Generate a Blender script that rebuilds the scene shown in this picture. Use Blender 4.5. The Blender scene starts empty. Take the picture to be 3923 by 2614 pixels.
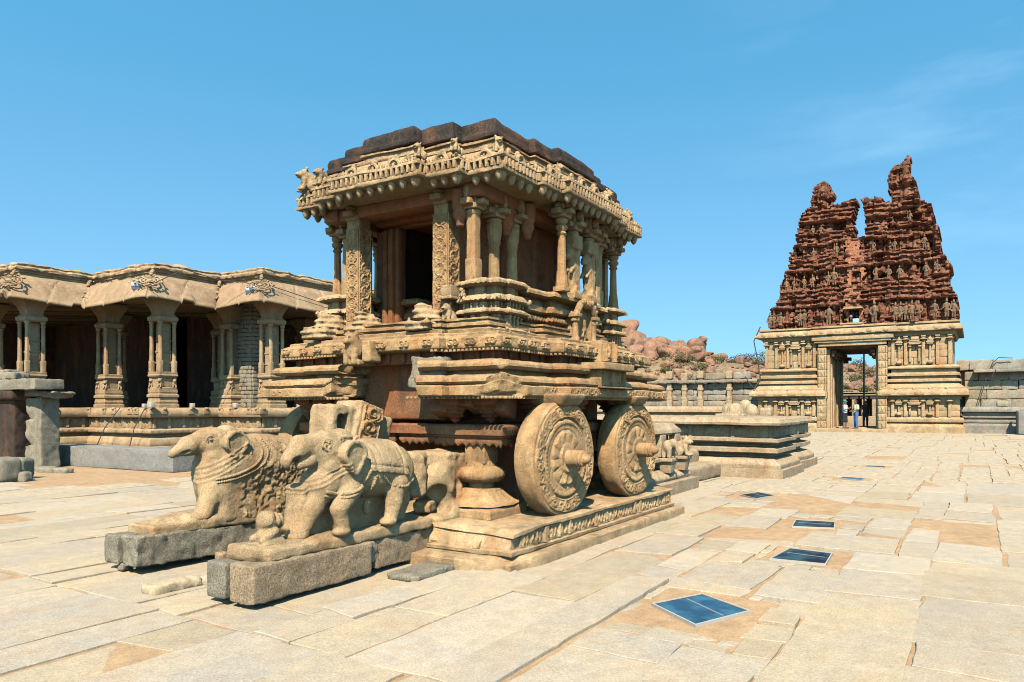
import bpy, math
import numpy as np
from mathutils import Vector, Matrix

# ---------------------------------------------------------------- camera, light, exposure
SC = bpy.context.scene
COL = SC.collection
cam_d = bpy.data.cameras.new('camera')
cam = bpy.data.objects.new('camera', cam_d)
COL.objects.link(cam)
cam.location = (0, 0, 1.5)
cam.rotation_euler = (math.radians(90), 0, math.radians(-57.67))
cam_d.sensor_width = 36
cam_d.lens = 25.72
cam_d.shift_y = 0.065
cam_d.clip_start = 0.05
cam_d.clip_end = 3000
SC.camera = cam

SUN = Vector((-0.64, -0.30, 0.76)).normalized()
sun_d = bpy.data.lights.new('sun', 'SUN')
sun_d.energy = 5.0
sun_d.angle = math.radians(0.5)
sun_d.color = (1.0, 0.92, 0.79)
sun = bpy.data.objects.new('sun', sun_d)
COL.objects.link(sun)
sun.location = (-20, -10, 30)
sun.rotation_euler = SUN.to_track_quat('Z', 'Y').to_euler()

W = bpy.data.worlds.new('World')
SC.world = W
W.use_nodes = True
nt = W.node_tree
nt.nodes.clear()
n_out = nt.nodes.new('ShaderNodeOutputWorld')
n_bg = nt.nodes.new('ShaderNodeBackground')
n_sky = nt.nodes.new('ShaderNodeTexSky')
n_sky.sky_type = 'NISHITA'
n_sky.sun_disc = False
n_sky.sun_elevation = math.asin(SUN.z)
n_sky.sun_rotation = math.atan2(SUN.x, SUN.y)
n_sky.altitude = 400
n_sky.air_density = 1.0
n_sky.dust_density = 0.3
n_sky.ozone_density = 2.0
n_bg.inputs['Strength'].default_value = 0.132
# thin high cloud wisps, by direction in the sky
n_tc = nt.nodes.new('ShaderNodeTexCoord')
n_map = nt.nodes.new('ShaderNodeMapping')
n_map.inputs['Rotation'].default_value = (0.75, 0.0, 0.0)
n_map.inputs['Scale'].default_value = (2.0, 2.6, 11.0)
n_no = nt.nodes.new('ShaderNodeTexNoise')
n_no.inputs['Scale'].default_value = 1.6
n_no.inputs['Detail'].default_value = 7
n_no.inputs['Roughness'].default_value = 0.55
n_rp = nt.nodes.new('ShaderNodeValToRGB')
n_rp.color_ramp.elements[0].position = 0.50
n_rp.color_ramp.elements[0].color = (0, 0, 0, 1)
n_rp.color_ramp.elements[1].position = 0.86
n_rp.color_ramp.elements[1].color = (0.13, 0.13, 0.13, 1)
n_tint = nt.nodes.new('ShaderNodeMix')
n_tint.data_type = 'RGBA'
n_tint.blend_type = 'MULTIPLY'
n_tint.inputs['Factor'].default_value = 1.0
n_tint.inputs['B'].default_value = (0.75, 1.50, 1.38, 1)
n_cl = nt.nodes.new('ShaderNodeMix')
n_cl.data_type = 'RGBA'
n_cl.inputs['B'].default_value = (6.5, 8.0, 9.0, 1)
L = nt.links.new
L(n_tc.outputs['Generated'], n_map.inputs['Vector'])
n_lift = nt.nodes.new('ShaderNodeMapping')
n_lift.inputs['Location'].default_value = (0, 0, 0.34)
n_lift.inputs['Scale'].default_value = (1, 1, 0.9)
L(n_tc.outputs['Generated'], n_lift.inputs['Vector'])
L(n_lift.outputs['Vector'], n_sky.inputs['Vector'])
L(n_map.outputs['Vector'], n_no.inputs['Vector'])
L(n_no.outputs['Fac'], n_rp.inputs['Fac'])
n_sep = nt.nodes.new('ShaderNodeSeparateXYZ')
L(n_tc.outputs['Generated'], n_sep.inputs['Vector'])
n_hz = nt.nodes.new('ShaderNodeMapRange')
n_hz.inputs['From Min'].default_value = 0.0
n_hz.inputs['From Max'].default_value = 0.42
L(n_sep.outputs['Z'], n_hz.inputs['Value'])
n_tm = nt.nodes.new('ShaderNodeMix')
n_tm.data_type = 'RGBA'
n_tm.inputs['A'].default_value = (1.30, 1.55, 1.30, 1)
n_tm.inputs['B'].default_value = (0.72, 1.54, 1.42, 1)
L(n_hz.outputs['Result'], n_tm.inputs['Factor'])
L(n_tm.outputs['Result'], n_tint.inputs['B'])
L(n_sky.outputs['Color'], n_tint.inputs['A'])
L(n_tint.outputs['Result'], n_cl.inputs['A'])
# the wisps only drift in the part of the sky above the gate tower
n_ds = nt.nodes.new('ShaderNodeVectorMath'); n_ds.operation = 'DISTANCE'
n_ds.inputs[1].default_value = (0.90, -0.02, 0.34)
L(n_tc.outputs['Generated'], n_ds.inputs[0])
n_mk = nt.nodes.new('ShaderNodeMapRange')
n_mk.inputs['From Min'].default_value = 0.34
n_mk.inputs['From Max'].default_value = 0.05
L(n_ds.outputs['Value'], n_mk.inputs['Value'])
n_mm = nt.nodes.new('ShaderNodeMath'); n_mm.operation = 'MULTIPLY'
L(n_rp.outputs['Color'], n_mm.inputs[0])
L(n_mk.outputs['Result'], n_mm.inputs[1])
L(n_mm.outputs[0], n_cl.inputs['Factor'])
L(n_cl.outputs['Result'], n_bg.inputs['Color'])
L(n_bg.outputs['Background'], n_out.inputs['Surface'])

SC.view_settings.view_transform = 'Standard'
SC.view_settings.look = 'None'
SC.view_settings.exposure = 0.86
SC.view_settings.gamma = 1.0
SC.view_settings.use_curve_mapping = False

SC.cycles.filter_width = 1.0
SC.cycles.diffuse_bounces = 1
SC.cycles.max_bounces = 6
SC.cycles.sample_clamp_indirect = 0.022
rng = np.random.default_rng(11)
PI = math.pi

# ---------------------------------------------------------------- noise
def _hash(ix, iy, iz, s):
    n = (ix * 73856093) ^ (iy * 19349663) ^ (iz * 83492791) ^ (s * 265443576 + 977)
    n = (n ^ (n >> 13)) & 0xffffffff
    n = (n * 1274126177) & 0xffffffff
    n = n ^ (n >> 16)
    n = (n * 668265263) & 0xffffffff
    n = n ^ (n >> 15)
    return n / 4294967295.0 * 2 - 1

def vnoise(P, s=0):
    P = np.asarray(P, float)
    f = np.floor(P)
    i = f.astype(np.int64)
    t = P - f
    t = t * t * (3 - 2 * t)
    x, y, z = i[..., 0], i[..., 1], i[..., 2]
    tx, ty, tz = t[..., 0], t[..., 1], t[..., 2]
    def g(a, b, c):
        return _hash(x + a, y + b, z + c, s)
    x00 = g(0, 0, 0) * (1 - tx) + g(1, 0, 0) * tx
    x10 = g(0, 1, 0) * (1 - tx) + g(1, 1, 0) * tx
    x01 = g(0, 0, 1) * (1 - tx) + g(1, 0, 1) * tx
    x11 = g(0, 1, 1) * (1 - tx) + g(1, 1, 1) * tx
    return (x00 * (1 - ty) + x10 * ty) * (1 - tz) + (x01 * (1 - ty) + x11 * ty) * tz

def fbm(P, scale, octv=3, s=0):
    P = np.asarray(P, float) * scale
    v = 0; a = 1; tot = 0
    for k in range(octv):
        v = v + a * vnoise(P * (2.03 ** k) + 17.3 * k, s + k * 13)
        tot += a
        a *= 0.5
    return v / tot

# ---------------------------------------------------------------- mesh building
WLOC = {}
MESHN = 0

class MB:
    """collects vertices and faces of ONE mesh object"""
    def __init__(s):
        s.V = []; s.F = []; s.n = 0
    def add(s, V, F):
        V = np.asarray(V, float).reshape(-1, 3)
        s.V.append(V)
        for f in F:
            if isinstance(f, np.ndarray):
                if len(f):
                    s.F.append(f + s.n)
            else:
                s.F.append(np.asarray([f], dtype=np.int64) + s.n)
        s.n += len(V)
        return s
    def data(s):
        V = np.concatenate(s.V)
        return V, s.F
    def normals(s, V):
        N = np.zeros_like(V)
        for f in s.F:
            k = f.shape[1]
            p0 = V[f[:, 0]]
            n = np.zeros_like(p0)
            for j in range(1, k - 1):
                n += np.cross(V[f[:, j]] - p0, V[f[:, j + 1]] - p0)
            for j in range(k):
                np.add.at(N, f[:, j], n)
        l = np.linalg.norm(N, axis=1, keepdims=True)
        return N / np.maximum(l, 1e-12)
    def build(s, name, mat, parent=None, noise=None, angle=38, kind=None, label=None, category=None,
              group=None, post=None, origin=None, flat=False):
        V, F = s.data()
        if post is not None:
            V = post(V)
        if noise is not None:
            N = s.normals(V)
            for (amp, sc, oc) in noise:
                V = V + N * (fbm(V, sc, oc, 5) * amp)[:, None]
        me = bpy.data.meshes.new(name)
        if origin is None:
            lo, hi = V.min(0), V.max(0)
            origin = np.array([(lo[0] + hi[0]) / 2, (lo[1] + hi[1]) / 2, lo[2]])
        origin = np.asarray(origin, float)
        Vl = V - origin
        me.vertices.add(len(Vl))
        me.vertices.foreach_set('co', Vl.astype(np.float32).ravel())
        loops = np.concatenate([f.ravel() for f in F]).astype(np.int32)
        tot = np.concatenate([np.full(len(f), f.shape[1], dtype=np.int32) for f in F])
        st = np.concatenate([[0], np.cumsum(tot)[:-1]]).astype(np.int32)
        me.loops.add(len(loops))
        me.loops.foreach_set('vertex_index', loops)
        me.polygons.add(len(tot))
        me.polygons.foreach_set('loop_start', st)
        me.update(calc_edges=True)
        me.validate()
        if flat:
            me.shade_flat()
        else:
            me.shade_smooth()
            if angle < 179:
                me.set_sharp_from_angle(angle=math.radians(angle))
        if mat is not None:
            me.materials.append(mat)
        o = bpy.data.objects.new(name, me)
        COL.objects.link(o)
        place(o, origin, parent)
        tag(o, label, category, group, kind)
        return o

def place(o, wl, parent=None):
    wl = np.asarray(wl, float)
    WLOC[o.name] = wl
    if parent is not None:
        o.parent = parent
        o.location = wl - WLOC[parent.name]
    else:
        o.location = wl

def tag(o, label=None, category=None, group=None, kind=None):
    if label: o['label'] = label
    if category: o['category'] = category
    if group: o['group'] = group
    if kind: o['kind'] = kind
    return o

def thing(name, loc, label, category, group=None):
    o = bpy.data.objects.new(name, None)
    o.empty_display_size = 0.2
    COL.objects.link(o)
    place(o, loc)
    return tag(o, label, category, group)

def part(name, parent, label=None):
    """an Empty part that carries sub-parts is not needed: parts are meshes"""
    raise NotImplementedError

def inst(src, wl, parent=None, rotz=0.0, scale=None, name=None, label=None, rot=None):
    """another object on the same mesh data"""
    o = src.copy()
    if name: o.name = name
    COL.objects.link(o)
    o.parent = None
    place(o, wl, parent)
    o.rotation_euler = rot if rot is not None else (0, 0, rotz)
    if scale is not None: o.scale = scale
    if label: o['label'] = label
    return o

# ---------------------------------------------------------------- shapes (return V, F)
def rotm(rx=0, ry=0, rz=0):
    return np.array(Matrix.Rotation(rz, 3, 'Z') @ Matrix.Rotation(ry, 3, 'Y') @ Matrix.Rotation(rx, 3, 'X'))

def _axis(h, r, res):
    inner = max(h - r, 1e-6)
    n = max(1, int(round(2 * inner / res)))
    mid = np.linspace(-inner, inner, n + 1)
    if r > 0:
        return np.concatenate([[-h, -h + 0.3 * r], mid, [h - 0.3 * r, h]])
    return np.linspace(-h, h, n + 1)

def rbox(c, size, r=0.01, res=0.1, rot=None, taper=None, R=None):
    """rounded box on a grid fine enough to be worn by noise"""
    h = np.asarray(size, float) / 2
    r = min(r, h.min() * 0.9)
    ax = [_axis(h[k], r, res) for k in range(3)]
    Vs = []; Fs = []; off = 0
    for k in range(3):
        i, j = (k + 1) % 3, (k + 2) % 3
        A, B = np.meshgrid(ax[i], ax[j], indexing='ij')
        na, nb = A.shape
        for sgn in (-1, 1):
            P = np.zeros((na, nb, 3))
            P[..., i] = A; P[..., j] = B; P[..., k] = sgn * h[k]
            Vs.append(P.reshape(-1, 3))
            idx = np.arange(na * nb).reshape(na, nb) + off
            q = np.stack([idx[:-1, :-1], idx[1:, :-1], idx[1:, 1:], idx[:-1, 1:]], -1).reshape(-1, 4)
            if sgn < 0: q = q[:, ::-1]
            Fs.append(q); off += na * nb
    V = np.concatenate(Vs); F = np.concatenate(Fs)
    key = np.round(V * 20000).astype(np.int64)
    _, ui, inv = np.unique(key, axis=0, return_index=True, return_inverse=True)
    V = V[ui]; F = inv.reshape(-1)[F]
    if r > 0:
        cl = np.clip(V, -(h - r), h - r)
        d = V - cl
        l = np.linalg.norm(d, axis=1, keepdims=True)
        V = cl + d / np.maximum(l, 1e-9) * np.minimum(l, r)
    if taper is not None:
        t = (V[:, 2:3] / h[2] + 1) / 2
        V = V * np.concatenate([1 + (taper - 1) * t, 1 + (taper - 1) * t, np.ones_like(t)], 1)
    if rot is not None: V = V @ rotm(*rot).T
    if R is not None: V = V @ np.asarray(R).T
    return V + np.asarray(c, float), [F]

def box2(a0, a1, b0, b1, z0, z1, r=0.01, res=0.1):
    return rbox(((a0 + a1) / 2, (b0 + b1) / 2, (z0 + z1) / 2), (a1 - a0, b1 - b0, z1 - z0), r, res)

def grid_faces(nu, nv, wrap_u=False, wrap_v=False):
    idx = np.arange(nu * nv).reshape(nu, nv)
    a = idx if not wrap_u else np.concatenate([idx, idx[:1]], 0)
    if wrap_v: a = np.concatenate([a, a[:, :1]], 1)
    return np.stack([a[:-1, :-1], a[1:, :-1], a[1:, 1:], a[:-1, 1:]], -1).reshape(-1, 4)

def lathe(prof, n=24, c=(0, 0, 0), mod=None, cap=True, R=None, square=0.0):
    """prof: (r, z) from bottom to top; mod(theta, k) scales the radius"""
    prof = np.asarray(prof, float)
    th = np.linspace(0, 2 * PI, n, endpoint=False)
    r = np.repeat(prof[:, 0][:, None], n, 1)
    if square > 0:
        sq = 1 / np.maximum(np.abs(np.cos(th)), np.abs(np.sin(th)))
        r = r * (1 + (sq - 1) * square)[None]
    if mod is not None: r = r * mod(th[None, :], np.arange(len(prof))[:, None])
    V = np.stack([r * np.cos(th), r * np.sin(th), np.repeat(prof[:, 1][:, None], n, 1)], -1).reshape(-1, 3)
    F = [grid_faces(len(prof), n, False, True)[:, ::-1]]
    if cap:
        F.append(np.arange(n)[None, ::-1].copy())
        F.append((np.arange(n) + (len(prof) - 1) * n)[None])
    if R is not None: V = V @ np.asarray(R).T
    return V + np.asarray(c, float), F

def ngon_prism(n, r0, r1, z0, z1, c=(0, 0, 0), ph=0.0, nz=1):
    th = np.linspace(0, 2 * PI, n, endpoint=False) + ph
    zs = np.linspace(z0, z1, nz + 1); rs = np.linspace(r0, r1, nz + 1)
    V = np.stack([rs[:, None] * np.cos(th), rs[:, None] * np.sin(th), np.repeat(zs[:, None], n, 1)], -1).reshape(-1, 3)
    F = [grid_faces(nz + 1, n, False, True)[:, ::-1], np.arange(n)[None, ::-1].copy(), (np.arange(n) + nz * n)[None]]
    return V + np.asarray(c, float), F

def ellipsoid(c, rad, nu=8, nv=12, R=None):
    ph = np.linspace(-PI / 2, PI / 2, nu + 1)[1:-1]
    th = np.linspace(0, 2 * PI, nv, endpoint=False)
    V = np.stack([np.cos(ph)[:, None] * np.cos(th), np.cos(ph)[:, None] * np.sin(th), np.repeat(np.sin(ph)[:, None], nv, 1)], -1).reshape(-1, 3)
    m = len(V)
    V = np.concatenate([V, [[0, 0, -1], [0, 0, 1]]]) * np.asarray(rad, float)
    k = nu - 1
    F = [grid_faces(k, nv, False, True)[:, ::-1]]
    j = np.arange(nv); j2 = (j + 1) % nv
    F.append(np.stack([np.full(nv, m), j2, j], -1))
    F.append(np.stack([np.full(nv, m + 1), j + (k - 1) * nv, j2 + (k - 1) * nv], -1))
    if R is not None: V = V @ np.asarray(R).T
    return V + np.asarray(c, float), F

def tube(path, rad, n=8, cap=True):
    path = np.asarray(path, float); m = len(path)
    rad = np.broadcast_to(np.asarray(rad, float), (m,))
    T = np.gradient(path, axis=0)
    T /= np.maximum(np.linalg.norm(T, axis=1, keepdims=True), 1e-9)
    up = np.array([0, 0, 1.0]) if abs(T[0, 2]) < 0.9 else np.array([1.0, 0, 0])
    th = np.linspace(0, 2 * PI, n, endpoint=False)
    V = []
    for k in range(m):
        x = np.cross(up, T[k]); x /= max(np.linalg.norm(x), 1e-9)
        y = np.cross(T[k], x)
        up = y
        V.append(path[k] + rad[k] * (np.cos(th)[:, None] * x + np.sin(th)[:, None] * y))
    F = [grid_faces(m, n, False, True)[:, ::-1]]
    if cap:
        F.append(np.arange(n)[None, ::-1].copy()); F.append((np.arange(n) + (m - 1) * n)[None])
    return np.concatenate(V), [f[:, ::-1] for f in F]

def resample(pts, ds, closed=False):
    pts = np.asarray(pts, float)
    out = []; m = len(pts)
    for k in range(m if closed else m - 1):
        p, q = pts[k], pts[(k + 1) % m]
        n = max(1, int(math.ceil(np.linalg.norm(q - p) / ds)))
        for j in range(n): out.append(p + (q - p) * j / n)
    if not closed: out.append(pts[-1])
    return np.array(out)

def offset_poly(poly, d):
    """mitre offset of a ccw polygon, outward positive"""
    poly = np.asarray(poly, float)
    e = np.roll(poly, -1, 0) - poly
    e /= np.linalg.norm(e, axis=1, keepdims=True)
    nrm = np.stack([e[:, 1], -e[:, 0]], 1)
    n0 = np.roll(nrm, 1, 0)
    m = nrm + n0
    m /= np.maximum((m * nrm).sum(1, keepdims=True), 0.25)
    return poly + m * d

def sweep(poly, prof, ds=0.06, dz=0.05, cap_top=True, cap_bot=True, mod=None):
    """carries a moulding profile (offset, z), bottom to top, round a ccw plan polygon"""
    poly = np.asarray(poly, float)
    prof = resample(prof, dz)
    base = poly
    m = len(base)
    el = np.linalg.norm(np.roll(base, -1, 0) - base, axis=1)
    nseg = np.maximum(1, np.ceil(el / ds).astype(int))
    rows = []
    S = None
    for (off, z) in prof:
        P = offset_poly(base, off)
        Q = np.roll(P, -1, 0)
        ring = []
        for k in range(m):
            t = np.arange(nseg[k])[:, None] / nseg[k]
            ring.append(P[k] + (Q[k] - P[k]) * t)
        ring = np.concatenate(ring)
        rows.append(np.concatenate([ring, np.full((len(ring), 1), z)], 1))
    nr = len(rows[0])
    V = np.array(rows)
    if mod is not None:
        s = np.concatenate([[0], np.cumsum(np.repeat(el / nseg, nseg))[:-1]])
        V = mod(V, s, prof)
    V = V.reshape(-1, 3)
    F = [grid_faces(len(prof), nr, False, True)[:, ::-1]]
    if cap_bot: F.append(np.arange(nr)[None, ::-1].copy())
    if cap_top: F.append((np.arange(nr) + (len(prof) - 1) * nr)[None])
    return V, [f[:, ::-1] for f in F] if False else F

def redent(ac, bc, ha, hb, pa=(), pb=()):
    """ccw stepped plan: pa = projections (half width, depth) on the +-a faces, pb on the +-b faces"""
    pts = []
    # +a face, b from -hb to hb
    seq = [(ha, -hb)]
    d0 = 0
    for (w, d) in pa:
        seq += [(ha + d0, -w), (ha + d, -w)]; d0 = d
    seq += [(x, -y) for (x, y) in seq[::-1]]
    pts += seq
    seq = [(ha, hb)]
    d0 = 0
    for (w, d) in pb:
        seq += [(w, hb + d0), (w, hb + d)]; d0 = d
    seq += [(-x, y) for (x, y) in seq[::-1]]
    pts += seq[1:]
    n = [(-x, -y) for (x, y) in pts]
    pts += n[1:-1] if n[-1] == pts[0] else n[1:]
    out = [pts[0]]
    for p in pts[1:]:
        if abs(p[0] - out[-1][0]) + abs(p[1] - out[-1][1]) > 1e-6: out.append(p)
    if abs(out[0][0] - out[-1][0]) + abs(out[0][1] - out[-1][1]) < 1e-6: out.pop()
    return np.array(out) + np.array([ac, bc])

def rect(a0, a1, b0, b1):
    return np.array([(a0, b0), (a1, b0), (a1, b1), (a0, b1)], float)

def relief(o, u, v, Wd, Hd, hf, res=0.01, depth=0.05, mask=None):
    """carved panel: origin o, unit vectors u, v; height hf(U, V) along u x v, closed at the back"""
    u = np.asarray(u, float); v = np.asarray(v, float); n = np.cross(u, v)
    nu = max(2, int(Wd / res) + 1); nv = max(2, int(Hd / res) + 1)
    U, Vv = np.meshgrid(np.linspace(0, Wd, nu), np.linspace(0, Hd, nv), indexing='ij')
    Hh = hf(U, Vv)
    P = np.asarray(o, float) + U[..., None] * u + Vv[..., None] * v + Hh[..., None] * n
    Fr = grid_faces(nu, nv)
    V = P.reshape(-1, 3)
    idx = np.arange(nu * nv).reshape(nu, nv)
    ring = np.concatenate([idx[:-1, 0], idx[-1, :-1], idx[:0:-1, -1], idx[0, :0:-1]])
    B = (np.asarray(o, float) + U[..., None] * u + Vv[..., None] * v - depth * n).reshape(-1, 3)[ring]
    k = len(V); m = len(ring)
    r2 = np.arange(m) + k
    side = np.stack([ring, r2, np.roll(r2, -1), np.roll(ring, -1)], -1)
    return np.concatenate([V, B]), [Fr, side, r2[None, ::-1].copy()]

# ---------------------------------------------------------------- signed distance shapes
def s_ell(P, c, r, R=None):
    q = P - np.asarray(c, float)
    if R is not None: q = q @ np.asarray(R)
    r = np.asarray(r, float)
    k0 = np.linalg.norm(q / r, axis=-1)
    k1 = np.linalg.norm(q / (r * r), axis=-1)
    return k0 * (k0 - 1) / np.maximum(k1, 1e-9)

def s_cap(P, a, b, ra, rb=None):
    rb = ra if rb is None else rb
    a = np.asarray(a, float); b = np.asarray(b, float)
    ab = b - a
    t = np.clip(((P - a) @ ab) / max(ab @ ab, 1e-12), 0, 1)
    return np.linalg.norm(P - (a + t[..., None] * ab), axis=-1) - (ra + (rb - ra) * t)

def s_box(P, c, h, r=0.0, R=None):
    q = P - np.asarray(c, float)
    if R is not None: q = q @ np.asarray(R)
    q = np.abs(q) - (np.asarray(h, float) - r)
    return np.linalg.norm(np.maximum(q, 0), axis=-1) + np.minimum(q.max(-1), 0) - r

def smin(a, b, k):
    if k <= 0: return np.minimum(a, b)
    h = np.clip(0.5 + 0.5 * (b - a) / k, 0, 1)
    return b * (1 - h) + a * h - k * h * (1 - h)

def smax(a, b, k):
    return -smin(-a, -b, k)

def nets(fn, lo, hi, h):
    """surface nets over a distance function"""
    lo = np.asarray(lo, float); hi = np.asarray(hi, float)
    n = np.maximum(3, np.ceil((hi - lo) / h).astype(int) + 1)
    ax = [lo[k] + np.arange(n[k]) * h for k in range(3)]
    G = np.stack(np.meshgrid(*ax, indexing='ij'), -1)
    D = fn(G.reshape(-1, 3)).reshape(n)
    D[0] = np.maximum(D[0], h); D[-1] = np.maximum(D[-1], h)
    D[:, 0] = np.maximum(D[:, 0], h); D[:, -1] = np.maximum(D[:, -1], h)
    D[:, :, 0] = np.maximum(D[:, :, 0], h); D[:, :, -1] = np.maximum(D[:, :, -1], h)
    S = D < 0
    c = n - 1
    acc = np.zeros((*c, 3)); cnt = np.zeros(c)
    def sl(o): return tuple(slice(o[k], o[k] + c[k]) for k in range(3))
    for axis in range(3):
        e = [0, 0, 0]; e[axis] = 1
        o1, o2 = [k for k in range(3) if k != axis]
        for p in (0, 1):
            for q in (0, 1):
                a = [0, 0, 0]; a[o1] = p; a[o2] = q
                b = list(a); b[axis] = 1
                da = D[sl(a)]; db = D[sl(b)]
                m = (da < 0) != (db < 0)
                t = np.where(m, da / np.where(m, da - db, 1), 0)
                off = np.zeros((*c, 3)); off[..., o1] = p; off[..., o2] = q
                off[..., axis] = t
                acc += off * m[..., None]; cnt += m
    act = cnt > 0
    idx = -np.ones(c, dtype=np.int64)
    idx[act] = np.arange(act.sum())
    ii = np.argwhere(act)
    V = lo + (ii + acc[act] / cnt[act][:, None]) * h
    quads = []
    for axis in range(3):
        o1, o2 = (axis + 1) % 3, (axis + 2) % 3
        s0 = [slice(None)] * 3; s1 = [slice(None)] * 3
        s0[axis] = slice(0, -1); s1[axis] = slice(1, None)
        A = S[tuple(s0)]; B = S[tuple(s1)]
        E = np.argwhere(A != B)
        ok = (E[:, o1] > 0) & (E[:, o2] > 0) & (E[:, o1] < n[o1] - 1) & (E[:, o2] < n[o2] - 1)
        E = E[ok]
        if not len(E): continue
        def cell(d1, d2):
            q = E.copy(); q[:, o1] -= d1; q[:, o2] -= d2
            return idx[q[:, 0], q[:, 1], q[:, 2]]
        q = np.stack([cell(1, 1), cell(0, 1), cell(0, 0), cell(1, 0)], -1)
        fl = ~A[E[:, 0], E[:, 1], E[:, 2]]
        q[fl] = q[fl][:, ::-1]
        quads.append(q)
    return V, [np.concatenate(quads)]

# ---------------------------------------------------------------- materials
def stone(name, c1, c2, rust=0.0, dark=0.0, speck=0.35, bump=0.35, rough=0.9, scale=1.0, rnd=0.0, red=None,
          fine=70.0, darkc=(0.035, 0.03, 0.026), rustc=(0.40, 0.15, 0.045), mott=0.22):
    m = bpy.data.materials.new(name)
    m.use_nodes = True
    t = m.node_tree; N = t.nodes; K = t.links.new
    bs = N['Principled BSDF']
    bs.inputs['Roughness'].default_value = rough
    bs.inputs['Specular IOR Level'].default_value = 0.2
    geo = N.new('ShaderNodeNewGeometry')
    def noise(sc, det=4, ro=0.6, vec=None, w=None):
        n = N.new('ShaderNodeTexNoise')
        n.inputs['Scale'].default_value = sc
        n.inputs['Detail'].default_value = det
        n.inputs['Roughness'].default_value = ro
        K(vec if vec is not None else geo.outputs['Position'], n.inputs['Vector'])
        return n.outputs['Fac']
    def ramp(f, p0, p1, v0=0.0, v1=1.0):
        r = N.new('ShaderNodeMapRange')
        r.inputs['From Min'].default_value = p0; r.inputs['From Max'].default_value = p1
        r.inputs['To Min'].default_value = v0; r.inputs['To Max'].default_value = v1
        K(f, r.inputs['Value'])
        return r.outputs['Result']
    def mix(f, a, b, mode='MIX'):
        x = N.new('ShaderNodeMix'); x.data_type = 'RGBA'; x.blend_type = mode
        for sock, v in (('Factor', f), ('A', a), ('B', b)):
            if isinstance(v, (tuple, list)): x.inputs[sock].default_value = (*v[:3], 1)
            elif isinstance(v, float): x.inputs[sock].default_value = v
            else: K(v, x.inputs[sock])
        return x.outputs['Result']
    big = ramp(noise(1.3 * scale, 5, 0.65), 0.33, 0.67)
    col = mix(big, c1, c2)
    if red is not None:
        col = mix(ramp(noise(2.6 * scale, 4), 0.55, 0.72), col, red)
    if rust > 0:
        mp = N.new('ShaderNodeMapping')
        mp.inputs['Scale'].default_value = (3.2 * scale, 3.2 * scale, 0.9 * scale)
        mp.inputs['Location'].default_value = (3.1, 7.7, 1.9)
        K(geo.outputs['Position'], mp.inputs['Vector'])
        f = ramp(noise(1.0, 6, 0.62, mp.outputs['Vector']), 0.50, 0.72, 0.0, rust)
        col = mix(f, col, rustc)
    if dark > 0:
        mp2 = N.new('ShaderNodeMapping')
        mp2.inputs['Scale'].default_value = (4.0 * scale, 4.0 * scale, 1.3 * scale)
        K(geo.outputs['Position'], mp2.inputs['Vector'])
        f = ramp(noise(1.0, 7, 0.68, mp2.outputs['Vector']), 0.50, 0.70, 0.0, dark)
        col = mix(f, col, darkc)
    if mott > 0:
        k0 = ramp(noise(6.5 * scale, 6, 0.72), 0.34, 0.66, 1.0 - mott, 1.0 + mott * .7)
        kc = N.new('ShaderNodeCombineColor')
        for ch in ('Red', 'Green', 'Blue'): K(k0, kc.inputs[ch])
        col = mix(1.0, col, kc.outputs['Color'], 'MULTIPLY')
    sp = noise(fine, 3, 0.7)
    k = ramp(sp, 0.36, 0.64, 1.0 - speck, 1.0 + speck)
    kk = N.new('ShaderNodeCombineColor')
    for ch in ('Red', 'Green', 'Blue'): K(k, kk.inputs[ch])
    col = mix(1.0, col, kk.outputs['Color'], 'MULTIPLY')
    if rnd > 0:
        oi = N.new('ShaderNodeObjectInfo')
        r1 = ramp(oi.outputs['Random'], 0, 1, 1 - rnd, 1 + rnd)
        mm = N.new('ShaderNodeMath'); mm.operation = 'MULTIPLY'; mm.inputs[1].default_value = 7.31
        K(oi.outputs['Random'], mm.inputs[0])
        fr = N.new('ShaderNodeMath'); fr.operation = 'FRACT'; K(mm.outputs[0], fr.inputs[0])
        r2 = ramp(fr.outputs[0], 0, 1, 1 - rnd * 1.1, 1 + rnd * 0.8)
        cc = N.new('ShaderNodeCombineColor')
        K(r1, cc.inputs['Red'])
        mg = N.new('ShaderNodeMath'); mg.operation = 'MULTIPLY'; K(r1, mg.inputs[0]); K(ramp(fr.outputs[0], 0, 1, 1 - rnd * .35, 1 + rnd * .15), mg.inputs[1]); K(mg.outputs[0], cc.inputs['Green'])
        mu = N.new('ShaderNodeMath'); mu.operation = 'MULTIPLY'; K(r1, mu.inputs[0]); K(r2, mu.inputs[1])
        K(mu.outputs[0], cc.inputs['Blue'])
        col = mix(1.0, col, cc.outputs['Color'], 'MULTIPLY')
    K(col, bs.inputs['Base Color'])
    if bump > 0:
        b1 = N.new('ShaderNodeBump'); b1.inputs['Strength'].default_value = bump; b1.inputs['Distance'].default_value = 0.03
        K(noise(20 * scale, 8, 0.78), b1.inputs['Height'])
        b2 = N.new('ShaderNodeBump'); b2.inputs['Strength'].default_value = bump; b2.inputs['Distance'].default_value = 0.006
        K(sp, b2.inputs['Height']); K(b1.outputs['Normal'], b2.inputs['Normal'])
        K(b2.outputs['Normal'], bs.inputs['Normal'])
    return m

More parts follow.
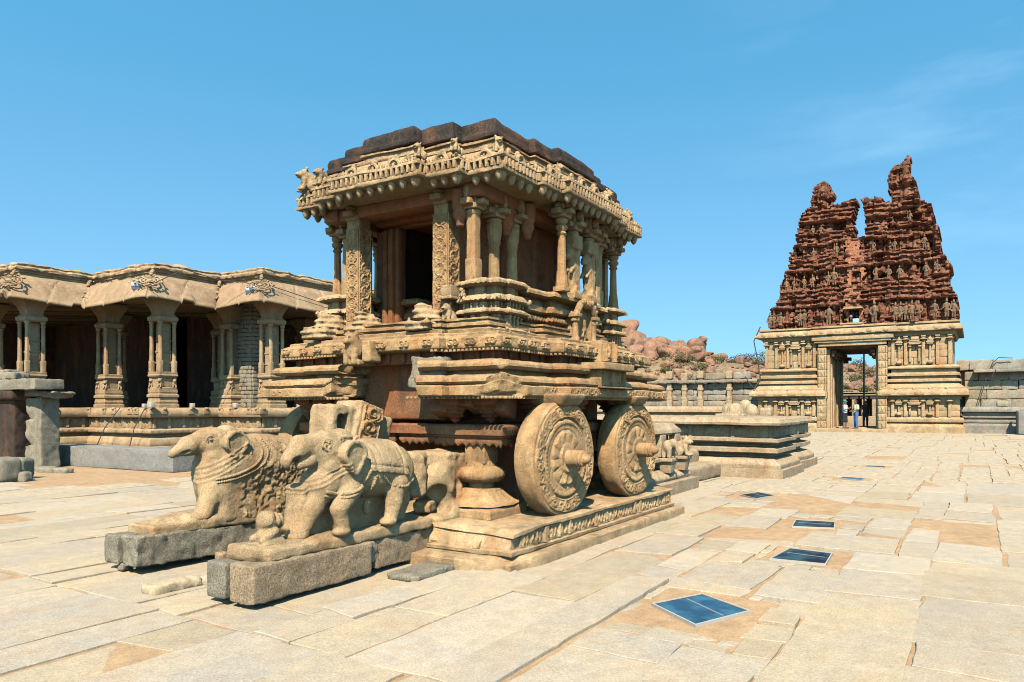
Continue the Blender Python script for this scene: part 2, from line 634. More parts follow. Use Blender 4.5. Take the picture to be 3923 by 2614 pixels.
def plain(name, col, rough=0.6, metal=0.0, emit=None):
    m = bpy.data.materials.new(name); m.use_nodes = True
    t = m.node_tree
    b = t.nodes['Principled BSDF']
    n = t.nodes.new('ShaderNodeTexNoise'); n.inputs['Scale'].default_value = 35; n.inputs['Detail'].default_value = 4
    r = t.nodes.new('ShaderNodeMapRange'); r.inputs['To Min'].default_value = 0.8; r.inputs['To Max'].default_value = 1.2
    g = t.nodes.new('ShaderNodeNewGeometry'); t.links.new(g.outputs['Position'], n.inputs['Vector'])
    t.links.new(n.outputs['Fac'], r.inputs['Value'])
    x = t.nodes.new('ShaderNodeMix'); x.data_type = 'RGBA'; x.blend_type = 'MULTIPLY'; x.inputs['Factor'].default_value = 1
    x.inputs['A'].default_value = (*col, 1)
    cc = t.nodes.new('ShaderNodeCombineColor')
    for ch in ('Red', 'Green', 'Blue'): t.links.new(r.outputs['Result'], cc.inputs[ch])
    t.links.new(cc.outputs['Color'], x.inputs['B']); t.links.new(x.outputs['Result'], b.inputs['Base Color'])
    b.inputs['Roughness'].default_value = rough; b.inputs['Metallic'].default_value = metal
    return m

M_CHAR = stone('carved_granite', (0.52, 0.325, 0.155), (0.35, 0.20, 0.09), rust=0.65, dark=0.5, speck=0.34, bump=0.8, fine=110, mott=0.3)
M_STAINSHADE = stone('stained_shade_granite', (0.15, 0.068, 0.034), (0.24, 0.125, 0.062), rust=0.75, dark=0.65, speck=0.28, bump=0.4, red=(0.19, 0.045, 0.025), rustc=(0.32, 0.105, 0.03))  # red stain plus a darkened base that paints shade under eaves and platform
M_INNERSHADE = stone('inner_shade_black', (0.022, 0.016, 0.013), (0.03, 0.02, 0.015), speck=0.2, bump=0.3)  # near-black tone paints the shade inside the chamber
M_PALE = stone('pale_carved_granite', (0.54, 0.365, 0.195), (0.38, 0.24, 0.12), rust=0.5, dark=0.5, speck=0.36, bump=0.8, fine=110, mott=0.3)
M_ROOF = stone('blackened_roof_masonry', (0.032, 0.027, 0.023), (0.055, 0.042, 0.033), rust=0.5, dark=0.5, speck=0.5, bump=0.9, rustc=(0.26, 0.11, 0.055), mott=.4)
M_ELE = stone('elephant_granite', (0.47, 0.325, 0.175), (0.345, 0.225, 0.115), rust=0.35, dark=0.22, speck=0.42, bump=0.75, fine=120, mott=0.25)
M_BEAMT = stone('tan_granite', (0.37, 0.26, 0.155), (0.28, 0.195, 0.115), rust=0.15, dark=0.2, speck=0.4, bump=0.8)
M_BEAMG = stone('grey_granite', (0.205, 0.175, 0.125), (0.29, 0.245, 0.17), rust=0.1, dark=0.35, speck=0.4, bump=0.8)
M_BLOCK = stone('fresh_grey_granite', (0.215, 0.195, 0.165), (0.265, 0.24, 0.205), speck=0.4, bump=0.8, fine=38, mott=.12)
M_PAVE = stone('paving_granite', (0.43, 0.325, 0.205), (0.365, 0.30, 0.22), rust=0.45, mott=0.12, dark=0.05, speck=0.18, bump=0.28, rnd=0.085, rustc=(0.40, 0.255, 0.145), fine=75)
M_SAND = stone('sandy_earth', (0.42, 0.265, 0.14), (0.36, 0.22, 0.115), speck=0.12, bump=0.35, fine=60)
M_HALL = stone('hall_granite', (0.40, 0.275, 0.155), (0.29, 0.19, 0.10), rust=0.35, dark=0.3, speck=0.2, bump=0.4, scale=0.6, fine=30)
M_EAVE = stone('eave_granite', (0.35, 0.235, 0.135), (0.28, 0.18, 0.10), rust=0.3, dark=0.16, speck=0.12, bump=0.25, scale=0.5, fine=30)
M_HALLD = stone('dark_and_shade_stone', (0.055, 0.038, 0.027), (0.035, 0.026, 0.02), rust=0.3, dark=0.5, speck=0.2, bump=0.3)  # near-black paints the hall's inner shade; other dark stone uses it too
M_GATE = stone('gate_granite', (0.46, 0.32, 0.175), (0.34, 0.225, 0.115), rust=0.65, dark=0.3, speck=0.15, bump=0.4, scale=0.5, fine=12)
M_BRICK = stone('old_red_brick', (0.15, 0.052, 0.027), (0.21, 0.085, 0.047), rust=0.55, dark=0.8, speck=0.55, bump=0.7, scale=0.8, fine=7, rustc=(0.27, 0.155, 0.085), mott=0.4)
M_BRICKC = stone('clean_red_brick', (0.30, 0.125, 0.065), (0.25, 0.10, 0.055), rust=0.3, dark=0.3, speck=0.3, bump=0.5, fine=9)
M_WALL = stone('weathered_wall_stone', (0.30, 0.255, 0.185), (0.23, 0.20, 0.145), rust=0.2, dark=0.25, speck=0.2, bump=0.5, scale=0.5, rnd=0.16, fine=12)
M_PLAT = stone('platform_granite', (0.42, 0.305, 0.185), (0.31, 0.22, 0.13), rust=0.4, dark=0.25, speck=0.2, bump=0.4, fine=30)
M_BOULD = stone('boulder_granite', (0.27, 0.135, 0.08), (0.21, 0.125, 0.08), rust=0.25, dark=0.6, speck=0.2, bump=0.7, scale=0.12, fine=4, rnd=0.14, mott=.3)
M_BUSH = stone('scrub_leaf', (0.06, 0.07, 0.025), (0.12, 0.105, 0.05), speck=0.4, bump=0.0, scale=0.3, fine=3)
M_HILL = stone('hill_earth', (0.27, 0.17, 0.10), (0.19, 0.14, 0.07), rust=0.2, dark=0.2, speck=0.3, bump=0.6, scale=0.15, fine=2)
M_FRAME = plain('white_painted_steel', (0.40, 0.34, 0.27), 0.7)
M_BLACK = plain('black_metal', (0.012, 0.012, 0.013), 0.45)
M_GREY = plain('grey_metal', (0.35, 0.35, 0.37), 0.4, 0.6)
M_LAMPG = plain('lamp_glass', (0.70, 0.74, 0.78), 0.12)
M_CABLE = plain('cable', (0.03, 0.028, 0.026), 0.7)
# ================================================================ ground, paving, glass covers
def ground_sheet():
    b = MB()
    xs = np.concatenate([np.linspace(-900, -40, 8), np.linspace(-30, 70, 41), np.linspace(90, 900, 9)])
    ys = np.concatenate([np.linspace(-900, -60, 8), np.linspace(-40, 60, 41), np.linspace(80, 900, 9)])
    X, Y = np.meshgrid(xs, ys, indexing='ij')
    Z = np.full_like(X, -0.020) + 0.005 * vnoise(np.stack([X * .7, Y * .7, X * 0], -1), 3)
    b.add(np.stack([X, Y, Z], -1), [grid_faces(len(xs), len(ys))])
    return b.build('ground', M_SAND, kind='structure', origin=(0, 0, 0))
G = ground_sheet()
G['label'] = 'sandy earth courtyard ground showing between the paving slabs'

PANELS = [
    ([(5.306, 2.094), (5.81, 1.862), (5.505, 1.399), (4.937, 1.628)], 'largest and nearest blue glass floor cover with a pale steel frame'),
    ([(7.508, 1.726), (8.208, 1.675), (8.15, 1.239), (7.526, 1.206)], 'second nearest blue glass floor cover, in a steel frame among the paving'),
    ([(9.692, 1.957), (10.30, 2.03), (10.409, 1.55), (9.839, 1.475)], 'third blue glass floor cover from the camera, level with the plinth end'),
    ([(12.753, 3.425), (13.321, 3.256), (12.952, 2.876), (12.35, 3.047)], 'blue glass floor cover turned cornerwise in front of the stepped platform'),
    ([(16.873, 2.444), (17.252, 2.395), (17.165, 1.983), (16.618, 1.976)], 'small far glass floor cover beside the corner of the stepped platform'),
    ([(20.5, 2.40), (21.0, 2.36), (20.95, 1.92), (20.45, 1.95)], 'farthest glass floor cover, a thin dark strip beyond the stepped platform'),
    ([(5.62, 8.92), (6.15, 8.85), (6.10, 8.40), (5.55, 8.45)], 'glass floor cover half hidden behind the knee of the rough elephant'),
]

M_GLASS = bpy.data.materials.new('blue_cover_glass'); M_GLASS.use_nodes = True
_t = M_GLASS.node_tree; _b = _t.nodes['Principled BSDF']
_n = _t.nodes.new('ShaderNodeTexNoise'); _n.inputs['Scale'].default_value = 5; _n.inputs['Detail'].default_value = 5
_g = _t.nodes.new('ShaderNodeNewGeometry'); _t.links.new(_g.outputs['Position'], _n.inputs['Vector'])
_r = _t.nodes.new('ShaderNodeValToRGB')
_r.color_ramp.elements[0].position = 0.42; _r.color_ramp.elements[0].color = (0.006, 0.022, 0.045, 1)
_r.color_ramp.elements[1].position = 0.62; _r.color_ramp.elements[1].color = (0.03, 0.10, 0.13, 1)
_t.links.new(_n.outputs['Fac'], _r.inputs['Fac']); _t.links.new(_r.outputs['Color'], _b.inputs['Base Color'])
_b.inputs['Roughness'].default_value = 0.12
_b.inputs['Specular IOR Level'].default_value = 0.35

def quad_prism(q, z0, z1, r=0.0):
    q = np.asarray(q, float)
    n = len(q)
    V = np.concatenate([np.c_[q, np.full(n, z0)], np.c_[q, np.full(n, z1)]])
    F = [np.arange(n)[None, ::-1].copy(), (np.arange(n) + n)[None]]
    j = np.arange(n); j2 = (j + 1) % n
    F.append(np.stack([j, j2, j2 + n, j + n], -1))
    return V, F

for q, lab in PANELS:
    q = np.array(q)
    if np.cross(q[1] - q[0], q[2] - q[1]) < 0: q = q[::-1]
    c = q.mean(0)
    t = thing('glass_floor_cover', (c[0], c[1], -0.03), lab, 'floor cover', 'glass covers set in the paving')
    fr = MB()
    inner = c + (q - c) * 0.955
    for k in range(4):
        k2 = (k + 1) % 4
        quad = np.array([q[k], q[k2], inner[k2], inner[k]])
        fr.add(*quad_prism(quad, -0.03, 0.004))
    fr.build('frame', M_FRAME, t, flat=True)
    gl = MB(); gl.add(*quad_prism(c + (q - c) * 0.952, -0.028, -0.002))
    gl.build('glass', M_GLASS, t, flat=True)
    bar = MB()
    e = q[1] - q[0]; p0 = q[0] * .45 + q[1] * .55; p1 = q[2] * .62 + q[3] * .38
    d = (p1 - p0) / np.linalg.norm(p1 - p0); nn = np.array([-d[1], d[0]]) * 0.010
    p0 = p0 + d * .05; p1 = p1 - d * .05
    bar.add(*quad_prism(np.array([p0 + nn, p0 - nn, p1 - nn, p1 + nn])[::-1], -0.003, 0.0005))
    bar.build('bar', plain_bar if 'plain_bar' in globals() else M_GREY, t, flat=True)

def slab_mesh(poly, z, tilt, fine):
    """one irregular paving slab with a chipped rim"""
    poly = np.asarray(poly, float)
    if fine:
        P = resample(poly, 0.09, True)
        amp, fr = 0.014, 3.0
    else:
        P = resample(poly, 0.5, True); amp, fr = 0.03, 2.0
    n = len(P)
    c = P.mean(0)
    off = np.stack([vnoise(np.c_[P * fr, np.zeros(n)], 21), vnoise(np.c_[P * fr, np.ones(n) * 5], 22)], 1) * amp
    off += np.stack([vnoise(np.c_[P * fr * 3.1, np.zeros(n)], 23), vnoise(np.c_[P * fr * 3.1, np.ones(n) * 5], 24)], 1) * amp * .5
    P = P + off
    d = c - P
    l = np.linalg.norm(d, axis=1, keepdims=True)
    I = P + d / l * 0.006
    zz = z + ((P - c) @ tilt)
    zi = z + ((I - c) @ tilt)
    dz = 0.003 + 0.004 * np.abs(vnoise(np.c_[P * 9, np.zeros(n)], 31))
    V = np.concatenate([np.c_[P, np.full(n, -0.06)], np.c_[P, zz - dz], np.c_[I, zi]])
    j = np.arange(n); j2 = (j + 1) % n
    F = [np.stack([j, j2, j2 + n, j + n], -1), np.stack([j + n, j2 + n, j2 + 2 * n, j + 2 * n], -1)]
    V = np.concatenate([V, [[c[0], c[1], z]]])
    F.append(np.stack([j + 2 * n, j2 + 2 * n, np.full(n, 3 * n)], -1))
    return V, F

def in_view(c):
    w = c[0] * .845 + c[1] * .535
    r = c[0] * .535 - c[1] * .845
    return w > 1.5 and abs(r) < w * .74 + 3.2

def make_paving():
    R = np.random.default_rng(5)
    cells = []
    # the courses are laid in short fields, so that no joint runs the whole court
    a_lo = -1.5
    while a_lo < 50.0:
        fl = R.uniform(2.6, 5.2) if a_lo < 16 else R.uniform(4, 7)
        b = -26.0 + R.uniform(0, 1)
        while b < 17.0:
            wd = R.choice([0.38, 0.5, 0.65, 0.8, 1.0]) * R.uniform(.9, 1.1)
            a = a_lo
            while a < a_lo + fl - .05:
                ln = R.choice([0.6, 0.95, 1.4, 1.9, 2.6], p=[.16, .26, .28, .2, .10]) * R.uniform(.85, 1.15)
                if a_lo + fl - a - ln < .45: ln = a_lo + fl - a
                end = a + ln >= a_lo + fl - .05
                sb = R.normal(0, .012)
                cells.append((a, a + ln, b + sb, b + wd + sb, R.uniform(-.06, .06) if a > a_lo + .01 else 0, 0 if end else R.uniform(-.06, .06)))
                a += ln
            b += wd
        a_lo += fl
    out = []
    pq = [np.array(p[0]) for p in PANELS]
    def hits(a0, a1, b0, b1):
        for q in pq:
            if a0 < q[:, 0].max() + .07 and a1 > q[:, 0].min() - .07 and b0 < q[:, 1].max() + .05 and b1 > q[:, 1].min() - .05:
                return True
        return False
    def put(a0, a1, b0, b1, j0, j1, lv=0):
        c = ((a0 + a1) / 2, (b0 + b1) / 2)
        if not in_view(c): return
        # sand round the hall and a few lost slabs
        edge = 14.6 + 0.5 * math.sin(c[0] * 1.3)
        if c[1] > edge and c[0] > 7.5: return
        if 5.9 < c[0] < 9.9 and 4.0 < c[1] < 7.3: return
        if hits(a0, a1, b0, b1):
            if lv < 6:
                am, bm = (a0 + a1) / 2, (b0 + b1) / 2
                if a1 - a0 > b1 - b0:
                    put(a0, am, b0, b1, j0, 0, lv + 1); put(am, a1, b0, b1, 0, j1, lv + 1)
                else:
                    put(a0, a1, b0, bm, j0, j1, lv + 1); put(a0, a1, bm, b1, j0, j1, lv + 1)
            return
        if lv == 0 and R.random() < 0.003: return
        if (a1 - a0) * (b1 - b0) < 0.008: return
        g = R.choice([.002, .004, .008, .016])
        out.append((np.array([(a0 + g, b0 + g), (a1 - g + j1, b0 + g), (a1 - g - j1, b1 - g), (a0 + g, b1 - g)]) +
                    np.array([(j0, 0), (0, 0), (0, 0), (-j0, 0)]) + R.uniform(-.02, .02, (4, 2)), c))
    prev = None
    for cl in cells:
        # neighbours in one strip share the slanting joint
        j0 = prev[5] if prev is not None and abs(prev[1] - cl[0]) < 1e-6 else cl[4]
        cl = (cl[0], cl[1], cl[2], cl[3], j0, cl[5])
        put(*cl); prev = cl
    # nearest ones first
    out.sort(key=lambda o: (o[1][0] * .845 + o[1][1] * .535))
    # lost slab patches seen in the photograph
    lost = []
    res = []
    for p, c in out:
        if any(p[:, 0].min() < x < p[:, 0].max() and p[:, 1].min() < y < p[:, 1].max() for x, y in lost): continue
        res.append((p, c))
    far = MB()
    for i, (p, c) in enumerate(res):
        z = R.normal(0, 0.008) - 0.006
        tilt = R.normal(0, 0.008, 2)
        V, F = slab_mesh(p, z, tilt, i < 900)
        if i < 298:
            MB().add(V, F).build('paving_slab', M_PAVE, G, angle=180, flat=True)
        else:
            far.add(V, F)
    o = far.build('distant_paving', M_PAVE2, G, kind='stuff', flat=True)
M_PAVE2 = stone('far_paving_granite', (0.45, 0.34, 0.215), (0.39, 0.305, 0.21), rust=0.4, dark=0.05, speck=0.16, bump=0.28, rustc=(0.42, 0.27, 0.155), fine=40, red=(0.37, 0.29, 0.22))
make_paving()
# ================================================================ carved detail helpers
def dome(d, r):
    return np.sqrt(np.maximum(0, r * r - d * d))

def seg2(U, V, a, b):
    a = np.asarray(a, float); b = np.asarray(b, float); ab = b - a
    t = np.clip(((U - a[0]) * ab[0] + (V - a[1]) * ab[1]) / max(ab @ ab, 1e-12), 0, 1)
    return np.hypot(U - a[0] - t * ab[0], V - a[1] - t * ab[1])

def fig2(U, V, x, y, h, R, wide=1.0):
    """small dancing figure carved in relief, feet at (x, y), height h"""
    g = lambda lo, hi: R.uniform(lo, hi)
    s = R.choice([-1, 1])
    hip = (x + s * h * g(0, .06), y + h * .46); sh = (x - s * h * g(0, .06), y + h * .74); hd = (sh[0] + s * h * g(-.03, .05), y + h * .89)
    H = dome(seg2(U, V, hip, sh), h * .105 * wide)
    H = np.maximum(H, dome(np.hypot(U - hd[0], V - hd[1]), h * .095))
    H = np.maximum(H, dome(np.hypot(U - hd[0], V - hd[1] - h * .08), h * .05))
    for k in (-1, 1):
        kn = (hip[0] + k * h * g(.08, .2), y + h * g(.2, .28)); ft = (kn[0] - k * h * g(0, .12), y + h * .03)
        H = np.maximum(H, dome(seg2(U, V, hip, kn), h * .075 * wide)); H = np.maximum(H, dome(seg2(U, V, kn, ft), h * .055))
        el = (sh[0] + k * h * g(.12, .2), sh[1] + h * g(-.2, .05)); ha = (el[0] + k * h * g(-.08, .1), el[1] + h * g(-.12, .22))
        H = np.maximum(H, dome(seg2(U, V, (sh[0] + k * h * .06, sh[1]), el), h * .048)); H = np.maximum(H, dome(seg2(U, V, el, ha), h * .042))
    return H

def scroll(X, Y, lobe, amp, turns=2.2):
    """running vine: X along, Y across (-1..1)"""
    k = np.floor(X / lobe)
    s = np.where(k % 2 == 0, 1, -1)
    x = (X / lobe - k - 0.5) * 2; y = Y - s * 0.08
    r = np.hypot(x, y); th = np.arctan2(y * s, x)
    v = 0.5 + 0.5 * np.cos(th - r * turns * 2 * PI * 0.62)
    wave = np.exp(-((Y - 0.75 * np.sin(PI * X / lobe)) / 0.22) ** 2)
    return amp * np.clip(np.maximum(v * (r < 1.05), wave), 0, 1)

def rnd_noise(U, V, sc, s):
    return vnoise(np.stack([U * sc, V * sc, np.zeros_like(U)], -1), s)

WORN = [(0.008, 5, 2), (0.006, 26, 3)]
WORNF = [(0.006, 7, 2), (0.004, 30, 2)]
A0, B0 = 8.2, 5.68

CH = thing('stone_chariot', (A0, B0, 0.0), 'large carved stone chariot shrine with four stone wheels on a frieze plinth', 'stone chariot')

# ---------------------------------------------------------------- step and plinth
def nip_front(V):
    # the front right corner of the step is broken away in two bites
    d = np.hypot(V[:, 0] - 5.47, V[:, 1] - 3.50)
    k = np.clip(1 - d / 0.62, 0, 1)
    V = V.copy()
    bite = np.clip(np.sin((V[:, 0] + V[:, 1]) * 7.0) * 0.5 + 0.6, 0, 1)
    V[:, 2] -= np.where(V[:, 2] > 0.02, k * 0.05 * bite, 0)
    V[:, 0] += k * 0.26 * bite; V[:, 1] += k * 0.10 * bite
    return V
b = MB(); b.add(*sweep(rect(5.45, 10.12, 3.50, 7.86), [(0, -.05), (0.0, .085), (-.012, .10), (-.2, .102)], 0.09, 0.05))
b.build('base_step', M_PALE, CH, WORN, post=nip_front)
b = MB()
def plinth_wear(V):
    V = V.copy()
    d = np.hypot(V[:, 0] - 5.70, V[:, 1] - 3.60)
    k = np.clip(1 - d / 0.55, 0, 1) * (0.55 + 0.45 * vnoise(V * 6, 4))
    V[:, 0] += k * 0.08; V[:, 1] += k * 0.05
    V[:, 2] -= np.where(V[:, 2] > .25, k * 0.06, 0)
    # the whole front edge has been worn round
    f = np.clip(1 - (V[:, 0] - 5.68) / .16, 0, 1) * np.clip((V[:, 2] - .16) / .19, 0, 1)
    V[:, 0] += f * (.10 + .05 * vnoise(V * 3.2, 14)); V[:, 2] -= f * f * (.04 + .03 * vnoise(V * 4.1, 15))
    return V
b.add(*sweep(rect(5.72, 10.0, 3.635, 7.72), [(-.03, .10), (0.02, .11), (.025, .145), (0, .15), (-.018, .155), (-.018, .305), (0.0, .31), (.02, .318), (.02, .345), (0, .358), (-.1, .36)], 0.07, 0.03))
b.build('plinth', M_PALE, CH, [(0.02, 4, 3), (0.006, 20, 2)], post=plinth_wear)
def frieze_h(Wd, Hd, n, seed, joints=()):
    R = np.random.default_rng(seed)
    def f(U, V):
        H = np.zeros_like(U)
        x = 0.05
        while x < Wd - .04:
            h = Hd * R.uniform(.8, .97)
            if R.random() < .14:
                H = np.maximum(H, 0.03 * ((np.abs(U - x) < .018) & (V > 0))); x += .06; continue
            H = np.maximum(H, fig2(U, V, x, 0.0, h, R, 1.15) * 1.3)
            x += R.uniform(.055, .10)
        for j in joints: H = np.where(np.abs(U - j) < .03, .03, H)
        return H + 0.004 * rnd_noise(U, V, 40, 3)
    return f
b = MB()
b.add(*relief((5.93, 3.652, .155), (1, 0, 0), (0, 0, 1), 4.05, .152, frieze_h(4.05, .152, 60, 3, (.45, 1.6, 2.9)), .010, .03))
b.build('figure_frieze', M_PALE, CH, [(0.004, 30, 2)])
b = MB()
b.add(*relief((5.80, 7.6, .155), (0, -1, 0), (0, 0, 1), 3.6, .11, lambda U, V: .03 + .05 * rnd_noise(U, V, 9, 6) + .03 * rnd_noise(U, V, 28, 7) - .06 * (V / .11) ** 2, .014, .03))
b.build('worn_frieze', M_PALE, CH)

# ---------------------------------------------------------------- wheels
WR = 0.622
def wheel_mesh():
    mb = MB()
    nth = 300
    rr = np.concatenate([np.linspace(0.01, .27, 14), np.linspace(.28, .93, 74), [.95, .97, .985, .995, 1.0]]) * WR
    th = np.linspace(0, 2 * PI, nth, endpoint=False)
    Rr, Th = np.meshgrid(rr, th, indexing='ij')
    q = Rr / WR
    h = np.zeros_like(q)
    def band(a, b, s=.012): return 1 / (1 + np.exp(-(q - a) / s)) * (1 / (1 + np.exp((q - b) / s)))
    h += 0.016 * band(.70, .925, .005)
    Y = (q - .812) / .10
    arc = Th * .812
    h += np.where((np.abs(Y) < 1), scroll(arc, Y, .812 * 2 * PI / 26, .014), 0) * (np.abs(Y) < 1)
    h += .006 * (np.abs(np.abs(Y) - 1.02) < .09)
    h += 0.020 * band(.585, .665, .006)
    bead = 0.5 + .5 * np.cos(Th * 56)
    h += .008 * band(.60, .65, .004) * bead
    h += 0.010 * band(.50, .585, .006)
    h -= 0.006 * band(.665, .70, .004)
    # lotus petals round the hub
    pet = np.abs(np.sin(Th * 6))
    h += (.016 + .016 * pet ** .6) * band(.25, .47, .012) * np.clip((.485 - q) / .06 + pet * .5, 0, 1)
    h += .012 * band(.26, .45, .01) * (0.5 + .5 * np.cos(Th * 12 + 20 * (q - .26))) * .6
    h += 0.050 * band(-.1, .25, .008)
    wear = vnoise(np.stack([Rr * np.cos(Th) * 5, Rr * np.sin(Th) * 5, q * 0], -1), 9)
    h = h * np.clip(.9 + .4 * wear, .35, 1.1)
    # rounded rim
    h -= np.where(q > .965, ((q - .965) / .035) ** 2 * .028, 0)
    T = 0.25
    wob = 1 + 0.012 * vnoise(np.stack([np.cos(Th) * 2.2, np.sin(Th) * 2.2, q * 0], -1), 10)
    V1 = np.stack([Rr * wob * np.cos(Th), -h, Rr * wob * np.sin(Th)], -1)
    # rim and back
    back = []
    for (r, y) in [(1.0, .06), (1.0, .11), (1.0, .165), (.985, .2), (.95, T), (.6, T + .01), (.02, T + .01)]:
        back.append(np.stack([r * WR * wob[-1] * np.cos(th), np.full(nth, y), r * WR * wob[-1] * np.sin(th)], -1))
    V = np.concatenate([V1, np.array(back)], 0)
    F = [grid_faces(V.shape[0], nth, False, True)]
    mb.add(V, F)
    return mb
WCH = 0.955
wheels = [(6.97, 3.73, -.075), (8.92, 3.73, -.06), (6.97, 7.64, PI), (8.92, 7.64, PI)]
w0 = wheel_mesh().build('wheel', M_CHAR, None, [(0.004, 6, 2), (0.0025, 40, 2)], origin=(0, 0, 0))
axp = [(.0, 0.05), (.094, .04), (.094, -.12), (.094, -.17), (.086, -.178), (.090, -.186), (.090, -.20), (.082, -.206), (.084, -.214), (.06, -.222), (.055, -.23), (.055, -.245), (.044, -.27), (.026, -.286), (0.0, -.292)]
axp = [(max(r, .001), -y) for r, y in axp]
mb = MB(); V, F = lathe(axp, 28, R=rotm(rx=PI / 2)); mb.add(V, F)
ax0 = mb.build('axle', M_CHAR, None, [(0.006, 9, 2)], origin=(0, 0, 0))
for i, (a, bb, rz) in enumerate(wheels):
    if i == 0:
        w = w0; w.parent = CH; place(w, (a, bb, WCH), CH); w.rotation_euler = (0, 0, rz)
        x = ax0
    else:
        w = inst(w0, (a, bb, WCH), CH); x = ax0.copy(); COL.objects.link(x)
        w.rotation_euler = (0, 0, rz)
        if i == 1: w.rotation_euler = (0, math.radians(200), rz)
    x.parent = w; x.location = (0, -0.015, 0)
    WLOC[x.name] = np.array([a, bb, WCH])

# ---------------------------------------------------------------- under the platform
b = MB()
b.add(*box2(6.95, 9.9, 4.75, 6.65, .34, 1.64, .03, .15))
b.build('core', M_STAINSHADE, CH, WORN)
def under_ped(a, bb):
    m = MB()
    m.add(*sweep(np.array(offset_poly(rect(a - .36, a + .36, bb - .36, bb + .36), 0))[[0, 1, 2, 3]], [(0, .355), (.0, .43), (-.02, .455), (-.08, .46)], .05, .03))
    petal = lambda t, k: 1 + .05 * np.abs(np.sin(t * 8)) * (k > 1) * (k < 5)
    m.add(*lathe([(.37, .47), (.36, .485), (.31, .50), (.25, .55), (.20, .60), (.20, .63), (.15, .64)], 64, (a, bb, 0), petal, square=.5))
    m.add(*lathe([(.14, .62), (.14, .72)], 12, (a, bb, 0)))
    m.add(*lathe([(.17, .70), (.215, .725), (.245, .77), (.245, .81), (.21, .85), (.15, .87), (.14, .93)], 72, (a, bb, 0), lambda t, k: 1 + .035 * np.abs(np.sin(t * 12)), square=.25))
    m.add(*box2(a - .13, a + .13, bb - .13, bb + .13, .9, 1.12, .01, .06))
    return m.build('lotus_pedestal', M_CHAR, CH, WORNF, angle=50)
p0 = under_ped(6.52, 4.52)
inst(p0, np.array([6.52, 6.86, .355]), CH); inst(p0, np.array([9.75, 4.52, .355]), CH); inst(p0, np.array([9.75, 6.86, .355]), CH)
b = MB()
sc = lambda V, s, prof: V + 0
for (r0, r1) in ((4.14, 5.02), (5.06, 5.62), (5.66, 7.2)):
    q = rect(6.34 if r0 < 5 else 6.42, 9.95, r0, r1)
    def scal(V, s, prof):
        V = V.copy()
        z = V[..., 2]
        w = np.abs(np.sin(s * PI / .105))[None, :]
        V[..., 2] = np.where((z < 1.155) & (z > 1.10), z - .045 * (1 - w) , z)
        return V
    b.add(*sweep(q, [(-.12, 1.13), (-.02, 1.12), (-.01, 1.14), (-.01, 1.155), (-.02, 1.175), (.0, 1.185), (.0, 1.20), (.03, 1.21), (.03, 1.30), (.0, 1.32), (-.2, 1.325)], .03, .03, mod=scal))
b.build('lintel_slab', M_STAINSHADE, CH, WORNF)
R_ = np.random.default_rng(8)
# heavy carved brackets hanging under the platform edge
for (a, bb, s_) in [(6.45, 4.35, 1.0), (6.32, 4.72, .8), (6.45, 6.75, 1.0), (6.40, 7.05, .8), (6.95, 4.12, .9), (7.9, 4.12, .9), (9.0, 4.12, 1.0), (9.7, 4.2, 1)]:
    b = MB()
    b.add(*lathe([(.01, 1.34), (.045, 1.37), (.03, 1.385), (.08, 1.41), (.06, 1.43), (.10 * s_, 1.45), (.09 * s_, 1.47), (.14 * s_, 1.49), (.12 * s_, 1.52), (.17 * s_, 1.55), (.17 * s_, 1.66)], 16, (a, bb, 0), lambda t, k: 1 + .12 * np.sin(t * 4), square=.6))
    b.build('hanging_bracket', M_STAINSHADE, CH, [(0.012, 9, 3), (0.008, 30, 2)], angle=40)
for k, (a, bb, w, h) in enumerate([(6.42, 4.55, .16, .16), (6.38, 4.90, .20, .22), (6.44, 6.42, .24, .2), (6.46, 6.95, .2, .2), (6.52, 4.22, .16, .22)]):
    b = MB(); b.add(*rbox((a, bb, 1.63 - h / 2), (.30, w, h), .02, .05, rot=(0, .35, R_.uniform(-.15, .15)))); b.build('corbel_block', M_STAINSHADE, CH, [(0.02, 8, 3), (0.008, 30, 2)], angle=40)
b = MB()
b.add(*rbox((7.02, 3.86, 1.585), (.42, .36, .13), .03, .04, taper=1.35)); b.build('wheel_corbel', M_CHAR, CH, WORNF)
b = MB(); b.add(*rbox((8.92, 3.86, 1.59), (.34, .36, .12), .03, .04, taper=1.35)); b.build('wheel_corbel', M_CHAR, CH, WORNF)

# ---------------------------------------------------------------- platform slabs
PS = redent(A0, B0, 2.03, 1.64, pa=[(.95, .12)], pb=[(1.0, .17)])
